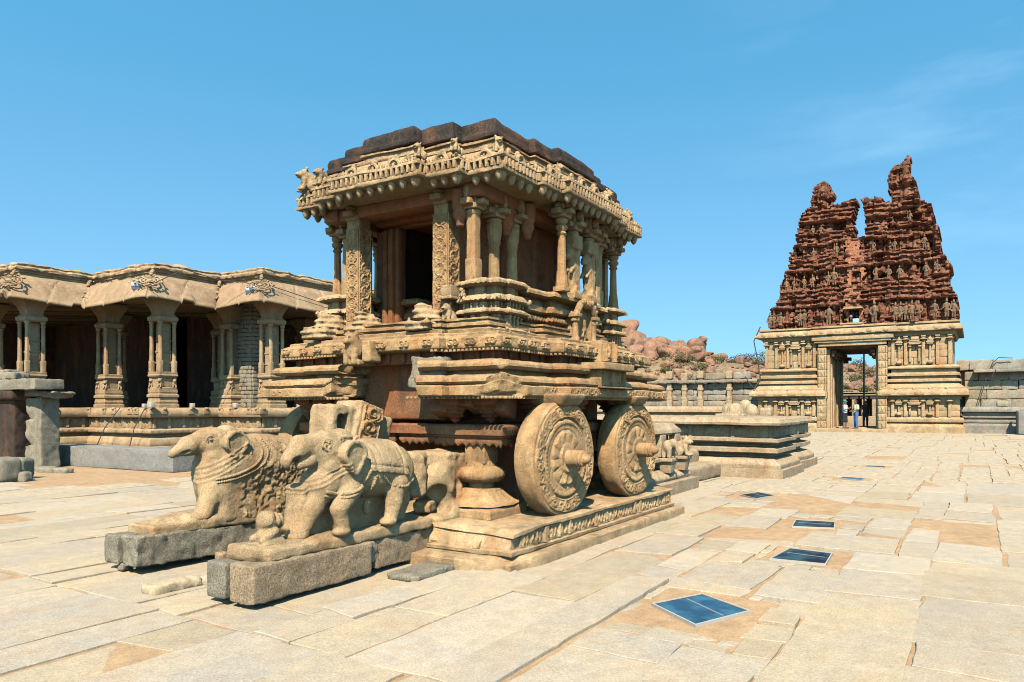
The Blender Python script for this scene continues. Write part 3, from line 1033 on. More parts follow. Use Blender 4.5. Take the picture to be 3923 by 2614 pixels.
# lower platform with the front middle left out, where the stair stood
def notch(poly, lo, hi, depth):
    # insert a recess in the -a face between b = lo and b = hi
    poly = [tuple(p) for p in poly]
    amin = min(p[0] for p in poly)
    out = []
    for i, p in enumerate(poly):
        q = poly[(i + 1) % len(poly)]
        out.append(p)
        if abs(p[0] - amin) < 1e-6 and abs(q[0] - amin) < 1e-6 and p[1] > q[1]:
            out += [(amin, hi), (amin + depth, hi), (amin + depth, lo), (amin, lo)]
    return np.array(out)
PL = notch(PS, 4.98, 6.10, .55)
def break_corner(V):
    V = V.copy()
    def chop(V, c, n, d, amp, far, rough=14):
        n = np.asarray(n, float); n /= np.linalg.norm(n)
        s = (V - np.asarray(c)) @ n
        lim = d + amp * fbm(V, 3.5, 3, 8) + .25 * amp * fbm(V, rough, 2, 12)
        near = np.linalg.norm(V - np.asarray(c), axis=1) < far
        over = near & (s > lim)
        V[over] -= ((s - lim)[over])[:, None] * n
        return V
    V = chop(V, (5.98, 3.86, 1.70), (-.62, -.70, -.35), -.24, .08, 1.0)
    V = chop(V, (6.02, 3.90, 1.95), (-.66, -.74, .25), -.13, .06, .55)
    V = chop(V, (6.0, 5.0, 1.75), (-.35, .9, -.2), -.06, .08, .5)
    V = chop(V, (6.05, 6.12, 1.75), (-.2, -.95, -.2), -.05, .08, .45)
    return V
def wavy(V, s, prof):
    V = V.copy(); z = V[..., 2]
    w = np.abs(np.sin(s * PI / .085))[None, :]
    m = (z > 1.735) & (z < 1.765)
    V[..., 2] = np.where(m, z + .022 * (1 - w), z)
    return V
b = MB()
b.add(*sweep(PL, [(-.55, 1.63), (.08, 1.612), (.155, 1.615), (.17, 1.63), (.17, 1.715), (.155, 1.728), (.10, 1.732), (.135, 1.738), (.15, 1.765), (.14, 1.80), (.10, 1.825), (.03, 1.84), (-.05, 1.845), (-.05, 1.885), (.03, 1.89), (.045, 1.90), (.075, 1.925), (.075, 1.955), (.05, 1.985), (.0, 1.995), (-.14, 2.0)], .032, .02, mod=wavy))
b.build('lower_platform', M_CHAR, CH, [(0.010, 5, 2), (0.006, 24, 2)], post=break_corner)
# running vine on the edge of the lower platform, right side
b = MB()
def vine(U, V): return scroll(U, (V - .04) / .045, .11, .012) + .003 * rnd_noise(U, V, 50, 3)
b = None
for (a0, a1, bb) in ((6.75, 7.2, 3.87), (7.2, 9.2, 3.70), (9.2, 10.3, 3.87)):
    b = MB(); b.add(*relief((a0 + (0 if a0 < 7 else -.17 if a0 < 9 else .17), bb, 1.632), (1, 0, 0), (0, 0, 1), a1 - a0 + (0 if a0 < 7 else .34 if a0 < 9 else -.17), .08, vine, .011, .03)); b.build('vine_band', M_CHAR, CH)
b = MB(); b.add(*relief((6.0, 7.3, 1.632), (0, -1, 0), (0, 0, 1), .62, .08, vine, .011, .03))
b.build('vine_band', M_CHAR, CH)
# small teeth under the lower edge
def teeth_row(m, poly, off, z, pitch, size):
    P = offset_poly(poly, off)
    for k in range(len(P)):
        p, q = P[k], P[(k + 1) % len(P)]
        d = q - p; l = np.linalg.norm(d)
        if l < pitch: continue
        d /= l; n = int(l / pitch)
        ang = math.atan2(d[1], d[0])
        for j in range(n):
            c = p + d * (j + .5) * l / n
            if in_front(c) and not (c[0] > 6.0 and 4.85 < c[1] < 6.25 and c[0] < 7): m.add(*rbox((c[0], c[1], z), size, .006, .2, rot=(0, 0, ang)))
def in_front(c):
    return c[0] < A0 + 2.2 and (c[1] < B0 + 1.9)
b = MB(); teeth_row(b, PL, .10, 1.603, .052, (.03, .07, .028))
b.build('tooth_row', M_CHAR, CH, kind='stuff')
b = MB()
b.add(*sweep(PS, [(-.16, 1.98), (-.16, 2.105), (-.2, 2.11)], .06, .05))
# pilaster strips on the neck
P = offset_poly(PS, -.16)
for k in range(len(P)):
    p, q = P[k], P[(k + 1) % len(P)]
    d = q - p; l = np.linalg.norm(d)
    if l < .3: continue
    d /= l; nrm = np.array([d[1], -d[0]])
    for j in range(int(l / .22) + 1):
        c = p + d * min(l - .03, .03 + j * .22) + nrm * .01
        b.add(*rbox((c[0], c[1], 2.05), (.05, .04, .11), .005, .1, rot=(0, 0, math.atan2(d[1], d[0]))))
b.build('neck', M_STAINSHADE, CH, WORNF)
def chain(V, s, prof):
    V = V.copy()
    return V
b = MB()
b.add(*sweep(PS, [(-.14, 2.10), (-.05, 2.106), (-.015, 2.112), (.0, 2.125), (.005, 2.15), (-.004, 2.215), (-.02, 2.24), (-.06, 2.255), (-.075, 2.262), (-.075, 2.285), (-.09, 2.295), (-.3, 2.30)], .04, .02))
b.build('upper_slab', M_CHAR, CH, [(0.012, 5, 2), (0.007, 26, 2)])
b = MB(); teeth_row(b, PS, -.03, 2.100, .05, (.03, .06, .026))
b.build('slab_tooth_row', M_CHAR, CH, kind='stuff')
# rosettes and curls carved along the slab edge
def slab_rel(Wd, seed):
    R = np.random.default_rng(seed)
    def f(U, V):
        H = np.zeros_like(U)
        x = .10
        while x < Wd - .08:
            for dx in (-.032, .032):
                r = np.hypot(U - x - dx, V - .045); th = np.arctan2(V - .045, (U - x - dx) * np.sign(dx))
                H = np.maximum(H, .018 * (r < .04) * (0.5 + .5 * np.cos(th - r * 190)) + .012 * (r < .04))
            if R.random() < .7: H = np.maximum(H, .022 * np.exp(-((U - x) / .018) ** 2) * (V > .02))
            x += R.uniform(.2, .34)
        return H + .003 * rnd_noise(U, V, 45, 5)
    return f
b = MB()
def edge_panels(m, poly, off, z, hgt, fun, res=.011):
    P = offset_poly(poly, off)
    for k in range(len(P)):
        p, q = P[k], P[(k + 1) % len(P)]
        d = q - p; l = np.linalg.norm(d)
        if l < .12: continue
        d /= l; nrm = np.array([d[1], -d[0]])
        if nrm[0] > .5 or nrm[1] > .5: continue
        m = MB(); m.add(*relief((p[0], p[1], z), (d[0], d[1], 0), (0, 0, 1), l, hgt, fun(l, int(k + 3)), res, .03)); m.build('rosette_band', M_CHAR, CH)
edge_panels(b, PS, -.002, 2.135, .09, slab_rel)

# the plain stained front wall under the door and its broken grey block
b = MB(); b.add(*box2(6.42, 7.2, 4.95, 6.15, 1.36, 2.1, .03, .1)); b.build('front_wall', M_STAINSHADE, CH, WORN)
b = MB(); b.add(*rbox((6.28, 4.97, 1.86), (.42, .42, .36), .04, .06, rot=(0.05, .1, .1))); b.build('broken_block', M_BEAMG, CH, [(0.05, 4, 3), (.02, 14, 2)], angle=30)

# figure panels in the middle of the right side, and the front
def niche_panel(nfig, Wd, Hd, seed):
    R = np.random.default_rng(seed)
    def f(U, V):
        H = np.zeros_like(U)
        for k in range(nfig):
            H = np.maximum(H, fig2(U, V, Wd * (k + .5) / nfig, .012, Hd * .93, R, 1.3) * 1.35)
        H = np.where((U < .022) | (U > Wd - .022), .055, H)
        return H + .003 * rnd_noise(U, V, 50, 5)
    return f
b = MB()
b.add(*box2(7.72, 8.52, 3.62, 3.9, 1.73, 1.745, .005, .1))
b.add(*box2(7.68, 8.56, 3.60, 4.0, 1.945, 2.03, .01, .08))
b.add(*box2(7.76, 8.48, 3.74, 4.0, 1.74, 1.95, .005, .1))
b.add(*relief((7.76, 3.735, 1.745), (1, 0, 0), (0, 0, 1), .72, .20, niche_panel(3, .72, .2, 2), .01, .02))
b.build('dancer_panel', M_CHAR, CH, WORNF)
b = MB()
b.add(*box2(8.02, 8.38, 3.80, 4.05, 2.03, 2.31, .01, .06))
b.add(*relief((8.05, 3.795, 2.06), (1, 0, 0), (0, 0, 1), .30, .22, niche_panel(1, .30, .22, 5), .009, .02))
b.build('seated_figure_panel', M_CHAR, CH, WORNF)
def lion_front():
    c = np.array([6.0, 5.86, 2.12])
    def f(P):
        d = s_ell(P, c + (-.03, 0, .03), (.11, .10, .15))
        d = smin(d, s_ell(P, c + (-.08, 0, .13), (.085, .08, .085)), .03)
        d = smin(d, s_ell(P, c + (-.15, 0, .11), (.05, .05, .04)), .02)
        for k in (-1, 1):
            d = smin(d, s_ell(P, c + (-.06, k * .06, .20), (.03, .025, .04)), .01)
            d = smin(d, s_cap(P, c + (-.09, k * .06, 0), c + (-.10, k * .06, -.12), .04, .035), .02)
            d = np.maximum(d, -s_ell(P, c + (-.145, k * .035, .15), (.018, .016, .018)))
        d = smin(d, s_box(P, c + (.05, 0, -.12), (.14, .12, .03), .01), .01)
        d = smin(d, s_box(P, c + (.03, -.2, .0), (.10, .06, .12), .02), .02)
        return d + .006 * fbm(P, 30, 2, 4)
    return nets(f, c - (.28, .35, .2), c + (.3, .25, .3), .0125)
b = MB(); b.add(*lion_front()); b.build('guardian_lion', M_CHAR, CH, angle=60)
# ================================================================ chariot: shrine storey
# seated lion used on the shrines and on the hall pillars (local, faces -x)
def lion_sdf(P):
    d = s_ell(P, (.02, 0, .16), (.13, .085, .13))
    d = smin(d, s_ell(P, (-.06, 0, .27), (.085, .08, .09)), .04)
    d = smin(d, s_ell(P, (-.14, 0, .25), (.06, .055, .045)), .02)
    d = np.maximum(d, -s_ell(P, (-.19, 0, .235), (.05, .04, .014)))
    for k in (-1, 1):
        d = smin(d, s_cap(P, (-.06, k * .055, .18), (-.10, k * .06, .03), .038, .03), .02)
        d = smin(d, s_ell(P, (-.13, k * .06, .025), (.05, .03, .025)), .01)
        d = smin(d, s_ell(P, (.06, k * .08, .08), (.10, .04, .09)), .02)
        d = smin(d, s_ell(P, (-.04, k * .07, .345), (.025, .02, .035)), .015)
        d = np.maximum(d, -s_ell(P, (-.125, k * .045, .295), (.018, .015, .015)))
    d = smin(d, s_cap(P, (.15, 0, .08), (.13, 0, .30), .025, .03), .02)
    return d + .004 * fbm(P, 35, 2, 4)
LV, LF = nets(lion_sdf, (-.26, -.17, -.02), (.24, .17, .42), .013)
def lion_at(m, c, s=1.0, rz=0.0):
    m.add((LV * s) @ rotm(rz=rz).T + np.asarray(c, float), LF)

SB = redent(A0, B0, 1.80, 1.34, pa=[(.78, .10)], pb=[(.85, .12)])
b = MB()
b.add(*sweep(SB, [(.06, 2.29), (.07, 2.335), (.04, 2.345), (.0, 2.35), (-.02, 2.365), (.02, 2.38), (.02, 2.41), (-.04, 2.42), (-.05, 2.445), (-.02, 2.45), (-.02, 2.47), (-.2, 2.475)], .05, .025))
b.build('sanctum_steps', M_CHAR, CH, [(0.018, 5, 3), (0.007, 24, 2)])

def pilasters(m, poly, off, z0, z1, pitch, w, dpt, sides=None):
    P = offset_poly(poly, off)
    for k in range(len(P)):
        p, q = P[k], P[(k + 1) % len(P)]
        d = q - p; l = np.linalg.norm(d)
        if l < w * 1.5: continue
        d /= l; nrm = np.array([d[1], -d[0]])
        n = max(1, int(l / pitch))
        for j in range(n + 1):
            c = p + d * (w * .5 + (l - w) * j / n) + nrm * dpt * .3
            m.add(*rbox((c[0], c[1], (z0 + z1) / 2), (w, dpt, z1 - z0), .004, .2, rot=(0, 0, math.atan2(d[1], d[0]))))
            m.add(*rbox((c[0], c[1], z1 - .018), (w * 1.7, dpt * 1.3, .022), .004, .2, rot=(0, 0, math.atan2(d[1], d[0]))))

def shrine(a, bb, ha, hb):
    m = MB()
    q = redent(a, bb, ha, hb, pa=[(hb * .5, .05)], pb=[(ha * .5, .05)])
    def sca(V, s, prof):
        V = V.copy(); z = V[..., 2]
        w = np.abs(np.sin(s * PI / .055))[None, :]
        for z0, z1 in ((2.655, 2.675), (2.838, 2.855)):
            V[..., 2] = np.where((z > z0) & (z < z1), z + .016 * (1 - w), z)
        return V
    m.add(*sweep(q, [(.04, 2.31), (.05, 2.345), (.02, 2.355), (.0, 2.375), (-.05, 2.38), (-.06, 2.40), (-.06, 2.52), (-.01, 2.53), (.03, 2.54), (.03, 2.56), (.0, 2.585), (-.045, 2.59), (-.045, 2.655),
                     (.015, 2.662), (.03, 2.67), (.02, 2.70), (-.01, 2.735), (-.07, 2.74), (-.075, 2.83), (-.01, 2.84), (.03, 2.85), (.03, 2.88), (.005, 2.905), (-.03, 2.915), (-.1, 2.92)], .03, .02, mod=sca))
    pilasters(m, q, -.055, 2.385, 2.525, .085, .028, .03)
    pilasters(m, q, -.04, 2.59, 2.66, .06, .018, .02)
    R = np.random.default_rng(int(a * 10 + bb))
    for k in range(14):
        P = offset_poly(q, .02); e = R.integers(len(P)); t = R.random()
        p = P[e] * t + P[(e + 1) % len(P)] * (1 - t)
        m.add(*ellipsoid((p[0], p[1], R.choice([2.70, 2.56, 2.36])), (.028, .028, .03), 5, 7))
    return m.build('corner_shrine', M_PALE, CH, [(0.010, 7, 2), (0.006, 30, 2)])
s0 = shrine(6.88, 4.60, .30, .26)
for (a, bb, sa, sb) in ((2 * A0 - 6.88 + .12, 4.60, -1, 1), (6.88, 2 * B0 - 4.55, 1, -1), (2 * A0 - 6.8, 2 * B0 - 4.55, -1, -1)):
    inst(s0, (a, bb, WLOC['corner_shrine'][2]), CH, scale=(sa, sb, 1))
b = MB(); lion_at(b, (6.52, 4.96, 2.44), .62); lion_at(b, (6.55, 4.80, 2.72), .28)
b.add(*box2(6.42, 6.62, 4.86, 5.04, 2.70, 2.735, .01, .05)); b.add(*box2(6.45, 6.6, 4.88, 5.02, 2.735, 2.86, .01, .05))
b.build('seated_lion', M_PALE, CH, angle=60)

# worn balustrade stumps at both sides of the door step
def stump(c, seed, s=1.0):
    c = np.asarray(c, float)
    def f(P):
        Q = P - c
        d = s_ell(Q, (0, 0, .05), (.22 * s, .17 * s, .16 * s))
        d = smin(d, s_ell(Q, (-.10 * s, .03, .12), (.10 * s, .09 * s, .12 * s)), .05)
        d = smin(d, s_box(Q, (.0, 0, -.03), (.3 * s, .2 * s, .06), .03), .05)
        return d + .05 * fbm(P, 7, 3, seed) + .015 * np.sin(Q[:, 2] * 90)
    return nets(f, c - .42, c + .42, .018)
for c, sd, s in (((6.42, 5.16, 2.44), 3, .85), ((6.40, 6.66, 2.42), 5, 1.0), ((6.52, 6.18, 2.44), 9, .8)):
    b = MB(); b.add(*stump(c, sd, s)); b.build('worn_balustrade', M_PALE, CH, angle=60)

# base mouldings of the middle of each long side
for side in (0, 1):
    m = MB()
    q = redent(8.2, 4.86, .98, .50, pb=[(.55, .10)])
    if side: q = q * [1, -1] + [0, 2 * B0]; q = q[::-1]
    def sca(V, s, prof):
        V = V.copy(); z = V[..., 2]
        w = np.sin(s * PI / .035)[None, :]
        V[..., 2] = np.where((z > 2.515) & (z < 2.585), z + .010 * w, z)
        w2 = np.abs(np.sin(s * PI / .07))[None, :]
        V[..., 2] = np.where((z > 2.395) & (z < 2.415), z + .018 * (1 - w2), z)
        V[..., 2] = np.where((z > 2.79) & (z < 2.815), z + .018 * (1 - w2), z)
        return V
    m.add(*sweep(q, [(.04, 2.30), (.05, 2.33), (.04, 2.36), (.03, 2.40), (-.02, 2.41), (-.08, 2.42), (-.09, 2.51), (-.03, 2.52), (.0, 2.535), (.0, 2.565), (-.03, 2.58), (-.09, 2.59), (-.09, 2.61), (-.02, 2.62), (.01, 2.635), (.01, 2.69), (-.01, 2.71), (-.08, 2.72), (-.10, 2.79), (.02, 2.80), (.07, 2.815), (.07, 2.85), (.03, 2.885), (-.1, 2.89)], .022, .018, mod=sca))
    m.build('side_moulding', M_CHAR, CH, [(0.009, 6, 2), (0.005, 28, 2)])
# niche with an arch and a standing figure
b = MB()
for x in (8.05, 8.55):
    b.add(*lathe([(.055, 2.31), (.055, 2.36), (.04, 2.38), (.04, 2.55), (.06, 2.57), (.06, 2.60), (.045, 2.62)], 10, (x, 4.17, 0)))
    b.add(*rbox((x, 4.17, 2.64), (.15, .13, .05), .01, .05))
th = np.linspace(0, PI, 22)
arch = np.stack([8.30 - .25 * np.cos(th), np.full(22, 4.15), 2.64 + .16 * np.sin(th) + .02 * np.cos(th * 6)], -1)
b.add(*tube(arch, .045, 8))
for k in range(2, 20, 2): b.add(*ellipsoid(arch[k] + [0, -.03, .03], (.035, .03, .035), 5, 7))
b.add(*box2(8.06, 8.54, 4.22, 4.4, 2.31, 2.70, .01, .1))
b.add(*relief((8.10, 4.215, 2.32), (1, 0, 0), (0, 0, 1), .40, .36, niche_panel(1, .40, .36, 12), .010, .02))
b.build('figure_niche', M_CHAR, CH, WORNF)

# sanctum walls
b = MB()
b.add(*box2(7.15, 7.26, 4.86, 5.40, 2.46, 3.86, .01, .2))
b.add(*box2(7.15, 7.26, 6.22, 6.5, 2.46, 3.86, .01, .2))
b.add(*box2(7.15, 7.26, 5.40, 6.22, 3.80, 3.90, .01, .2))
b.add(*box2(7.00, 7.15, 5.2, 6.5, 3.82, 3.9, .01, .1))
b.add(*box2(7.26, 9.25, 4.86, 5.0, 2.46, 3.9, .01, .2)); b.add(*box2(7.26, 9.25, 6.36, 6.5, 2.46, 3.9, .01, .2))
b.add(*box2(9.1, 9.25, 5.0, 6.36, 2.46, 3.9, .01, .3))
b.build('sanctum_wall', M_STAINSHADE, CH, WORN)
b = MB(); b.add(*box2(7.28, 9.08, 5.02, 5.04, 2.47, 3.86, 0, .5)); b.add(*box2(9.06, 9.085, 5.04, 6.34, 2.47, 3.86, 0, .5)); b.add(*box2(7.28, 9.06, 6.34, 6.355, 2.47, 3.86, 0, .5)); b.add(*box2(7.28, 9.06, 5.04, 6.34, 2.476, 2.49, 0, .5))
b.build('shade_lining', M_INNERSHADE, CH)  # added lining, its black stands in for the shade behind the door
b = MB()
for (y0, y1, dp) in ((6.20, 6.26, .06), (6.27, 6.34, .10), (6.50, 6.60, .02)):
    b = MB(); b.add(*box2(7.15 - dp, 7.2, y0, y1, 2.46, 3.78, .01, .1)); b.build('door_strip', M_STAINSHADE, CH, WORNF)
b = MB(); b.add(*lathe([(.06, 2.46), (.05, 2.7), (.045, 3.7), (.06, 3.76)], 14, (7.10, 6.42, 0))); b.build('door_colonnette', M_STAINSHADE, CH, WORNF)
b = MB(); b.add(*lathe([(.07, 2.46), (.06, 2.7), (.055, 3.7), (.07, 3.76)], 14, (7.02, 6.66, 0))); b.build('door_colonnette', M_STAINSHADE, CH, WORNF)
b = MB(); b.add(*box2(7.09, 7.2, 5.36, 5.45, 2.46, 3.7, .01, .1)); b.build('door_strip', M_STAINSHADE, CH, WORNF)
# right wall ornaments: pilasters, discs, vases
def discs(Wd, Hd, r, pitch):
    def f(U, V):
        y = (V / pitch - np.floor(V / pitch) - .5) * pitch; x = U - Wd / 2
        q = np.hypot(x, y); th = np.arctan2(y, x)
        H = .016 * (np.abs(q - r * .92) < r * .10) + .012 * (q < r * .78) * (0.5 + .5 * np.cos(5 * th + 26 * q / r))
        H += .010 * ((np.abs(x) > Wd / 2 - .012))
        H += .008 * np.clip(np.sin(x * 160) * np.sin(y * 160), 0, 1) * (q > r)
        return H + .002 * rnd_noise(U, V, 60, 3)
    return f
for a in (7.22, 7.62, 8.75, 9.0):
    b = MB(); b.add(*relief((a, 4.855, 2.9), (1, 0, 0), (0, 0, 1), .16, .84, discs(.16, .84, .07, .16), .010, .02)); b.build('disc_panel', M_STAINSHADE, CH)
for a in (7.45, 8.2, 9.15):
    b = MB(); b.add(*lathe([(.09, 2.88), (.11, 2.93), (.07, 3.0), (.06, 3.1), (.06, 3.62), (.09, 3.68), (.09, 3.8)], 16, (a, 4.88, 0))); b.build('wall_pilaster', M_STAINSHADE, CH, WORNF)

# ---------------------------------------------------------------- pillars
def capital(m, a, bb, z, s=1.0, top=3.95):
    m.add(*lathe([(.05 * s, z), (.085 * s, z + .03), (.095 * s, z + .06), (.07 * s, z + .085)], 12, (a, bb, 0)))
    z += .08
    m.add(*rbox((a, bb, z + .03), (.20 * s, .20 * s, .05), .008, .05))
    m.add(*rbox((a, bb, z + .07), (.38 * s, .14 * s, .06), .01, .04)); m.add(*rbox((a, bb, z + .073), (.14 * s, .375 * s, .055), .01, .04))
    zt = z + .10
    if top > zt + .02:
        h = top - zt
        m.add(*rbox((a, bb, zt + h / 2), (.17 * s, .17 * s, h), .02, .05))
        for dx, dy in ((-1, 0), (1, 0), (0, -1), (0, 1)):
            m.add(*ellipsoid((a + dx * .11 * s, bb + dy * .11 * s, zt + h * .55), (.065 * s, .065 * s, h * .5), 6, 8))
            m.add(*ellipsoid((a + dx * .15 * s, bb + dy * .15 * s, zt + h * .25), (.03 * s, .03 * s, h * .28), 5, 6))
def pillar(name, fn, mat=M_CHAR):
    m = MB(); fn(m); return m.build(name, mat, CH, WORNF)
def main_pillar(m, a, bb):
    m.add(*rbox((a, bb, 3.12), (.20, .20, 1.34), .008, .05))
    m.add(*relief((a - .105, bb + .10, 2.56), (0, -1, 0), (0, 0, 1), .20, 1.12, discs(.20, 1.12, .075, .14), .0085, .02))
    m.add(*relief((a - .10, bb - .105, 2.56), (1, 0, 0), (0, 0, 1), .20, 1.12, discs(.20, 1.12, .075, .14), .0085, .02))
    m.add(*rbox((a, bb, 2.5), (.26, .26, .10), .02, .05))
    capital(m, a - .02, bb, 3.70, 1.0)
pillar('main_pillar', lambda m: main_pillar(m, 6.61, 5.07))
pillar('main_pillar', lambda m: main_pillar(m, 6.61, 6.42))
def slender(m, a, bb, z0, z1, r=.05):
    m.add(*rbox((a, bb, z0 + .02), (.16, .16, .06), .01, .05))
    m.add(*ngon_prism(8, r * 1.55, r * 1.15, z0 + .05, z0 + .24, (a, bb, 0), PI / 8))
    m.add(*ngon_prism(8, r * 1.05, r * .9, z0 + .24, z1 - .12, (a, bb, 0), PI / 8))
    m.add(*lathe([(r * .9, z1 - .14), (r * 1.3, z1 - .11), (r * .9, z1 - .085), (r * 1.45, z1 - .05), (r * 1.5, z1 - .02), (r, z1)], 12, (a, bb, 0)))
    capital(m, a, bb, z1 - .01, .85)
for (a, bb, z0, z1) in ((7.75, 4.20, 2.9, 3.70), (6.88, 7.06, 2.9, 3.66), (9.72, 4.42, 2.88, 3.62), (9.72, 6.94, 2.9, 3.66), (7.75, 7.16, 2.9, 3.7)):
    pillar('slender_pillar', lambda m: slender(m, a, bb, z0, z1))
def square_p(m, a, bb, z0, z1, w=.11):
    m.add(*rbox((a, bb, (z0 + z1) / 2), (w, w, z1 - z0), .006, .06))
    m.add(*rbox((a, bb, z0 + .12), (w * 1.25, w * 1.25, .24), .012, .06))
    capital(m, a, bb, z1 - .02, .9)
for (a, bb, z0, z1) in ((6.60, 4.68, 2.9, 3.62), (6.76, 6.74, 2.88, 3.58), (9.55, 4.60, 2.9, 3.66), (9.9, 4.66, 2.7, 3.66)):
    pillar('square_pillar', lambda m: square_p(m, a, bb, z0, z1))
def fluted(m, a, bb, z0, z1, r=.062):
    m.add(*lathe([(r * 1.1, z0), (r, z0 + .1), (r * .95, z1 - .25), (r * 1.2, z1 - .22), (r * 1.05, z1 - .2), (r * 1.25, z1 - .14), (r * 1.4, z1)], 48, (a, bb, 0), lambda t, k: 1 + .035 * np.cos(t * 12)))
    capital(m, a, bb, z1 - .02, 1.0)
for (a, bb) in ((6.98, 4.66), (7.3, 4.62)):
    pillar('fluted_pillar', lambda m: fluted(m, a, bb, 2.92, 3.60))
def yali(m, a, bb):
    # rearing beast pillar
    def f(P):
        Q = P - np.array([a, bb, 0])
        d = s_box(Q, (.06, 0, 3.25), (.05, .06, .40), .01)
        d = smin(d, s_cap(Q, (-.0, 0, 2.98), (-.03, 0, 3.30), .055, .065), .03)
        d = smin(d, s_ell(Q, (-.07, -.01, 3.40), (.09, .065, .075)), .03)
        d = smin(d, s_ell(Q, (-.15, -.01, 3.36), (.05, .04, .035)), .02)
        for k in (-1, 1):
            d = smin(d, s_cap(Q, (-.03, k * .04, 3.26), (-.12, k * .04, 3.18), .026, .022), .015)
            d = smin(d, s_cap(Q, (.0, k * .045, 3.0), (-.03, k * .045, 2.90), .035, .03), .015)
        d = smin(d, s_box(Q, (0, 0, 2.90), (.10, .09, .05), .01), .02)
        d = smin(d, s_box(Q, (0, 0, 3.56), (.12, .09, .09), .02), .03)
        return d + .006 * fbm(P, 30, 2, 3)
    m.add(*nets(f, (a - .25, bb - .14, 2.84), (a + .2, bb + .14, 3.7), .013))
    capital(m, a, bb, 3.62, .9)
for (a, bb) in ((8.14, 4.26), (8.58, 4.26)):
    pillar('beast_pillar', lambda m: yali(m, a, bb))
for (a, bb) in ((8.9, 4.32), (9.2, 4.42)):
    pillar('plain_pillar', lambda m: square_p(m, a, bb, 2.88, 3.66, .10))
# hanging lotus bosses between the capitals
for (a, bb) in ((6.55, 4.82), (7.14, 4.60), (7.45, 4.50)):
    b = MB(); b.add(*lathe([(.035, 3.50), (.05, 3.515), (.05, 3.56), (.075, 3.60), (.09, 3.63), (.08, 3.68), (.10, 3.72), (.10, 3.9)], 14, (a, bb, 0))); b.build('hanging_boss', M_STAINSHADE, CH, WORNF)
b = MB()
b.add(*box2(6.46, 9.95, 4.5, 4.72, 3.80, 3.94, .01, .1)); b.add(*box2(6.46, 9.95, 6.64, 6.86, 3.80, 3.94, .01, .1))
b.add(*box2(6.50, 6.74, 4.5, 6.86, 3.805, 3.935, .01, .1)); b.add(*box2(9.7, 9.93, 4.5, 6.86, 3.805, 3.935, .01, .1))
b.add(*box2(6.75, 9.7, 4.72, 6.64, 3.88, 3.945, .01, .2))
b.build('architrave', M_STAINSHADE, CH, WORNF)

# ---------------------------------------------------------------- eaves and roof
RP = redent(8.18, 5.66, 1.86, 1.55, pa=[(1.10, .16), (.66, .30)], pb=[(1.15, .08), (.74, .18)])
def lip_wear(V):
    V = V.copy()
    k = fbm(V, 2.2, 2, 77)
    V[:, 2] += np.where(V[:, 2] > 4.1, .02 * k, 0)
    return V
b = MB()
b.add(*sweep(RP, [(-1.0, 3.945), (-.5, 3.93), (-.25, 3.945), (-.08, 3.96), (-.0, 3.975), (.005, 3.985), (.005, 4.012), (-.02, 4.018), (-.095, 4.022), (-.095, 4.095), (-.01, 4.10), (.006, 4.11), (.0, 4.135), (-.03, 4.15), (-.06, 4.16), (-.075, 4.185), (-.10, 4.19), (-.115, 4.215), (-.16, 4.225), (-.17, 4.25), (-.20, 4.262), (-.235, 4.30), (-.225, 4.31), (-.225, 4.325), (-.275, 4.335), (-.285, 4.395), (-.255, 4.405), (-.255, 4.425), (-.29, 4.435), (-.6, 4.44)], .04, .025))
b.build('eave', M_PALE, CH, [(0.014, 5, 3), (0.010, 26, 3)], post=lip_wear)
m = MB()
P = offset_poly(RP, -.02)
kud = MB(); R_ = np.random.default_rng(4)
pend = []
for k in range(len(P)):
    p, q = P[k], P[(k + 1) % len(P)]
    d = q - p; l = np.linalg.norm(d)
    if l < .05: continue
    d /= l; ang = math.atan2(d[1], d[0]); nrm = np.array([d[1], -d[0]])
    n = max(1, int(round(l / .074)))
    for j in range(n):
        c = p + d * (j + .5) * l / n
        m.add(*rbox((c[0], c[1], 4.058), (.028, .07, .085), .005, .2, rot=(0, 0, ang)))
        m.add(*ellipsoid((c[0] - nrm[0] * .01, c[1] - nrm[1] * .01, 4.15 + R_.uniform(-.01, .01)), (.022, .022, .026), 4, 6))
        if R_.random() < .5:
            c2 = c - nrm * R_.uniform(.10, .17)
            kud.add(*ellipsoid((c2[0], c2[1], 4.20 + R_.uniform(0, .03)), (.03, .03, .035 + R_.uniform(0, .02)), 4, 6))
    n2 = max(1, int(round(l / .16)))
    for j in range(n2):
        pend.append(p + d * (j + .5) * l / n2 - nrm * .06)
    if l > .4:
        for t in ([.5] if l < 1 else [.25, .5, .75]):
            c = p + d * l * t
            aa = np.linspace(-.6, PI + .6, 12)
            arc = np.stack([c[0] + d[0] * .07 * np.cos(aa), c[1] + d[1] * .07 * np.cos(aa), 4.13 + .07 * np.sin(aa)], -1)
            kud.add(*tube(arc, .022, 6))
            kud.add(*ellipsoid((c[0] - nrm[0] * .04, c[1] - nrm[1] * .04, 4.22), (.035, .035, .05), 5, 7))
m.build('eave_pillarette', M_PALE, CH, [(0.006, 30, 2)], kind='stuff')
kud.build('eave_ornament', M_PALE, CH, [(0.012, 25, 2)], kind='stuff')
dm = MB(); dm.add(*lathe([(.004, 3.875), (.022, 3.885), (.045, 3.92), (.052, 3.95), (.045, 3.985)], 10, (0, 0, 0)))
d0 = None
for c in pend:
    if d0 is None:
        d0 = dm.build('pendant_drop', M_PALE, CH, [(0.006, 20, 2)], origin=(0, 0, 3.875)); place(d0, (c[0], c[1], 3.875), CH)
    else: inst(d0, (c[0], c[1], 3.875), CH)
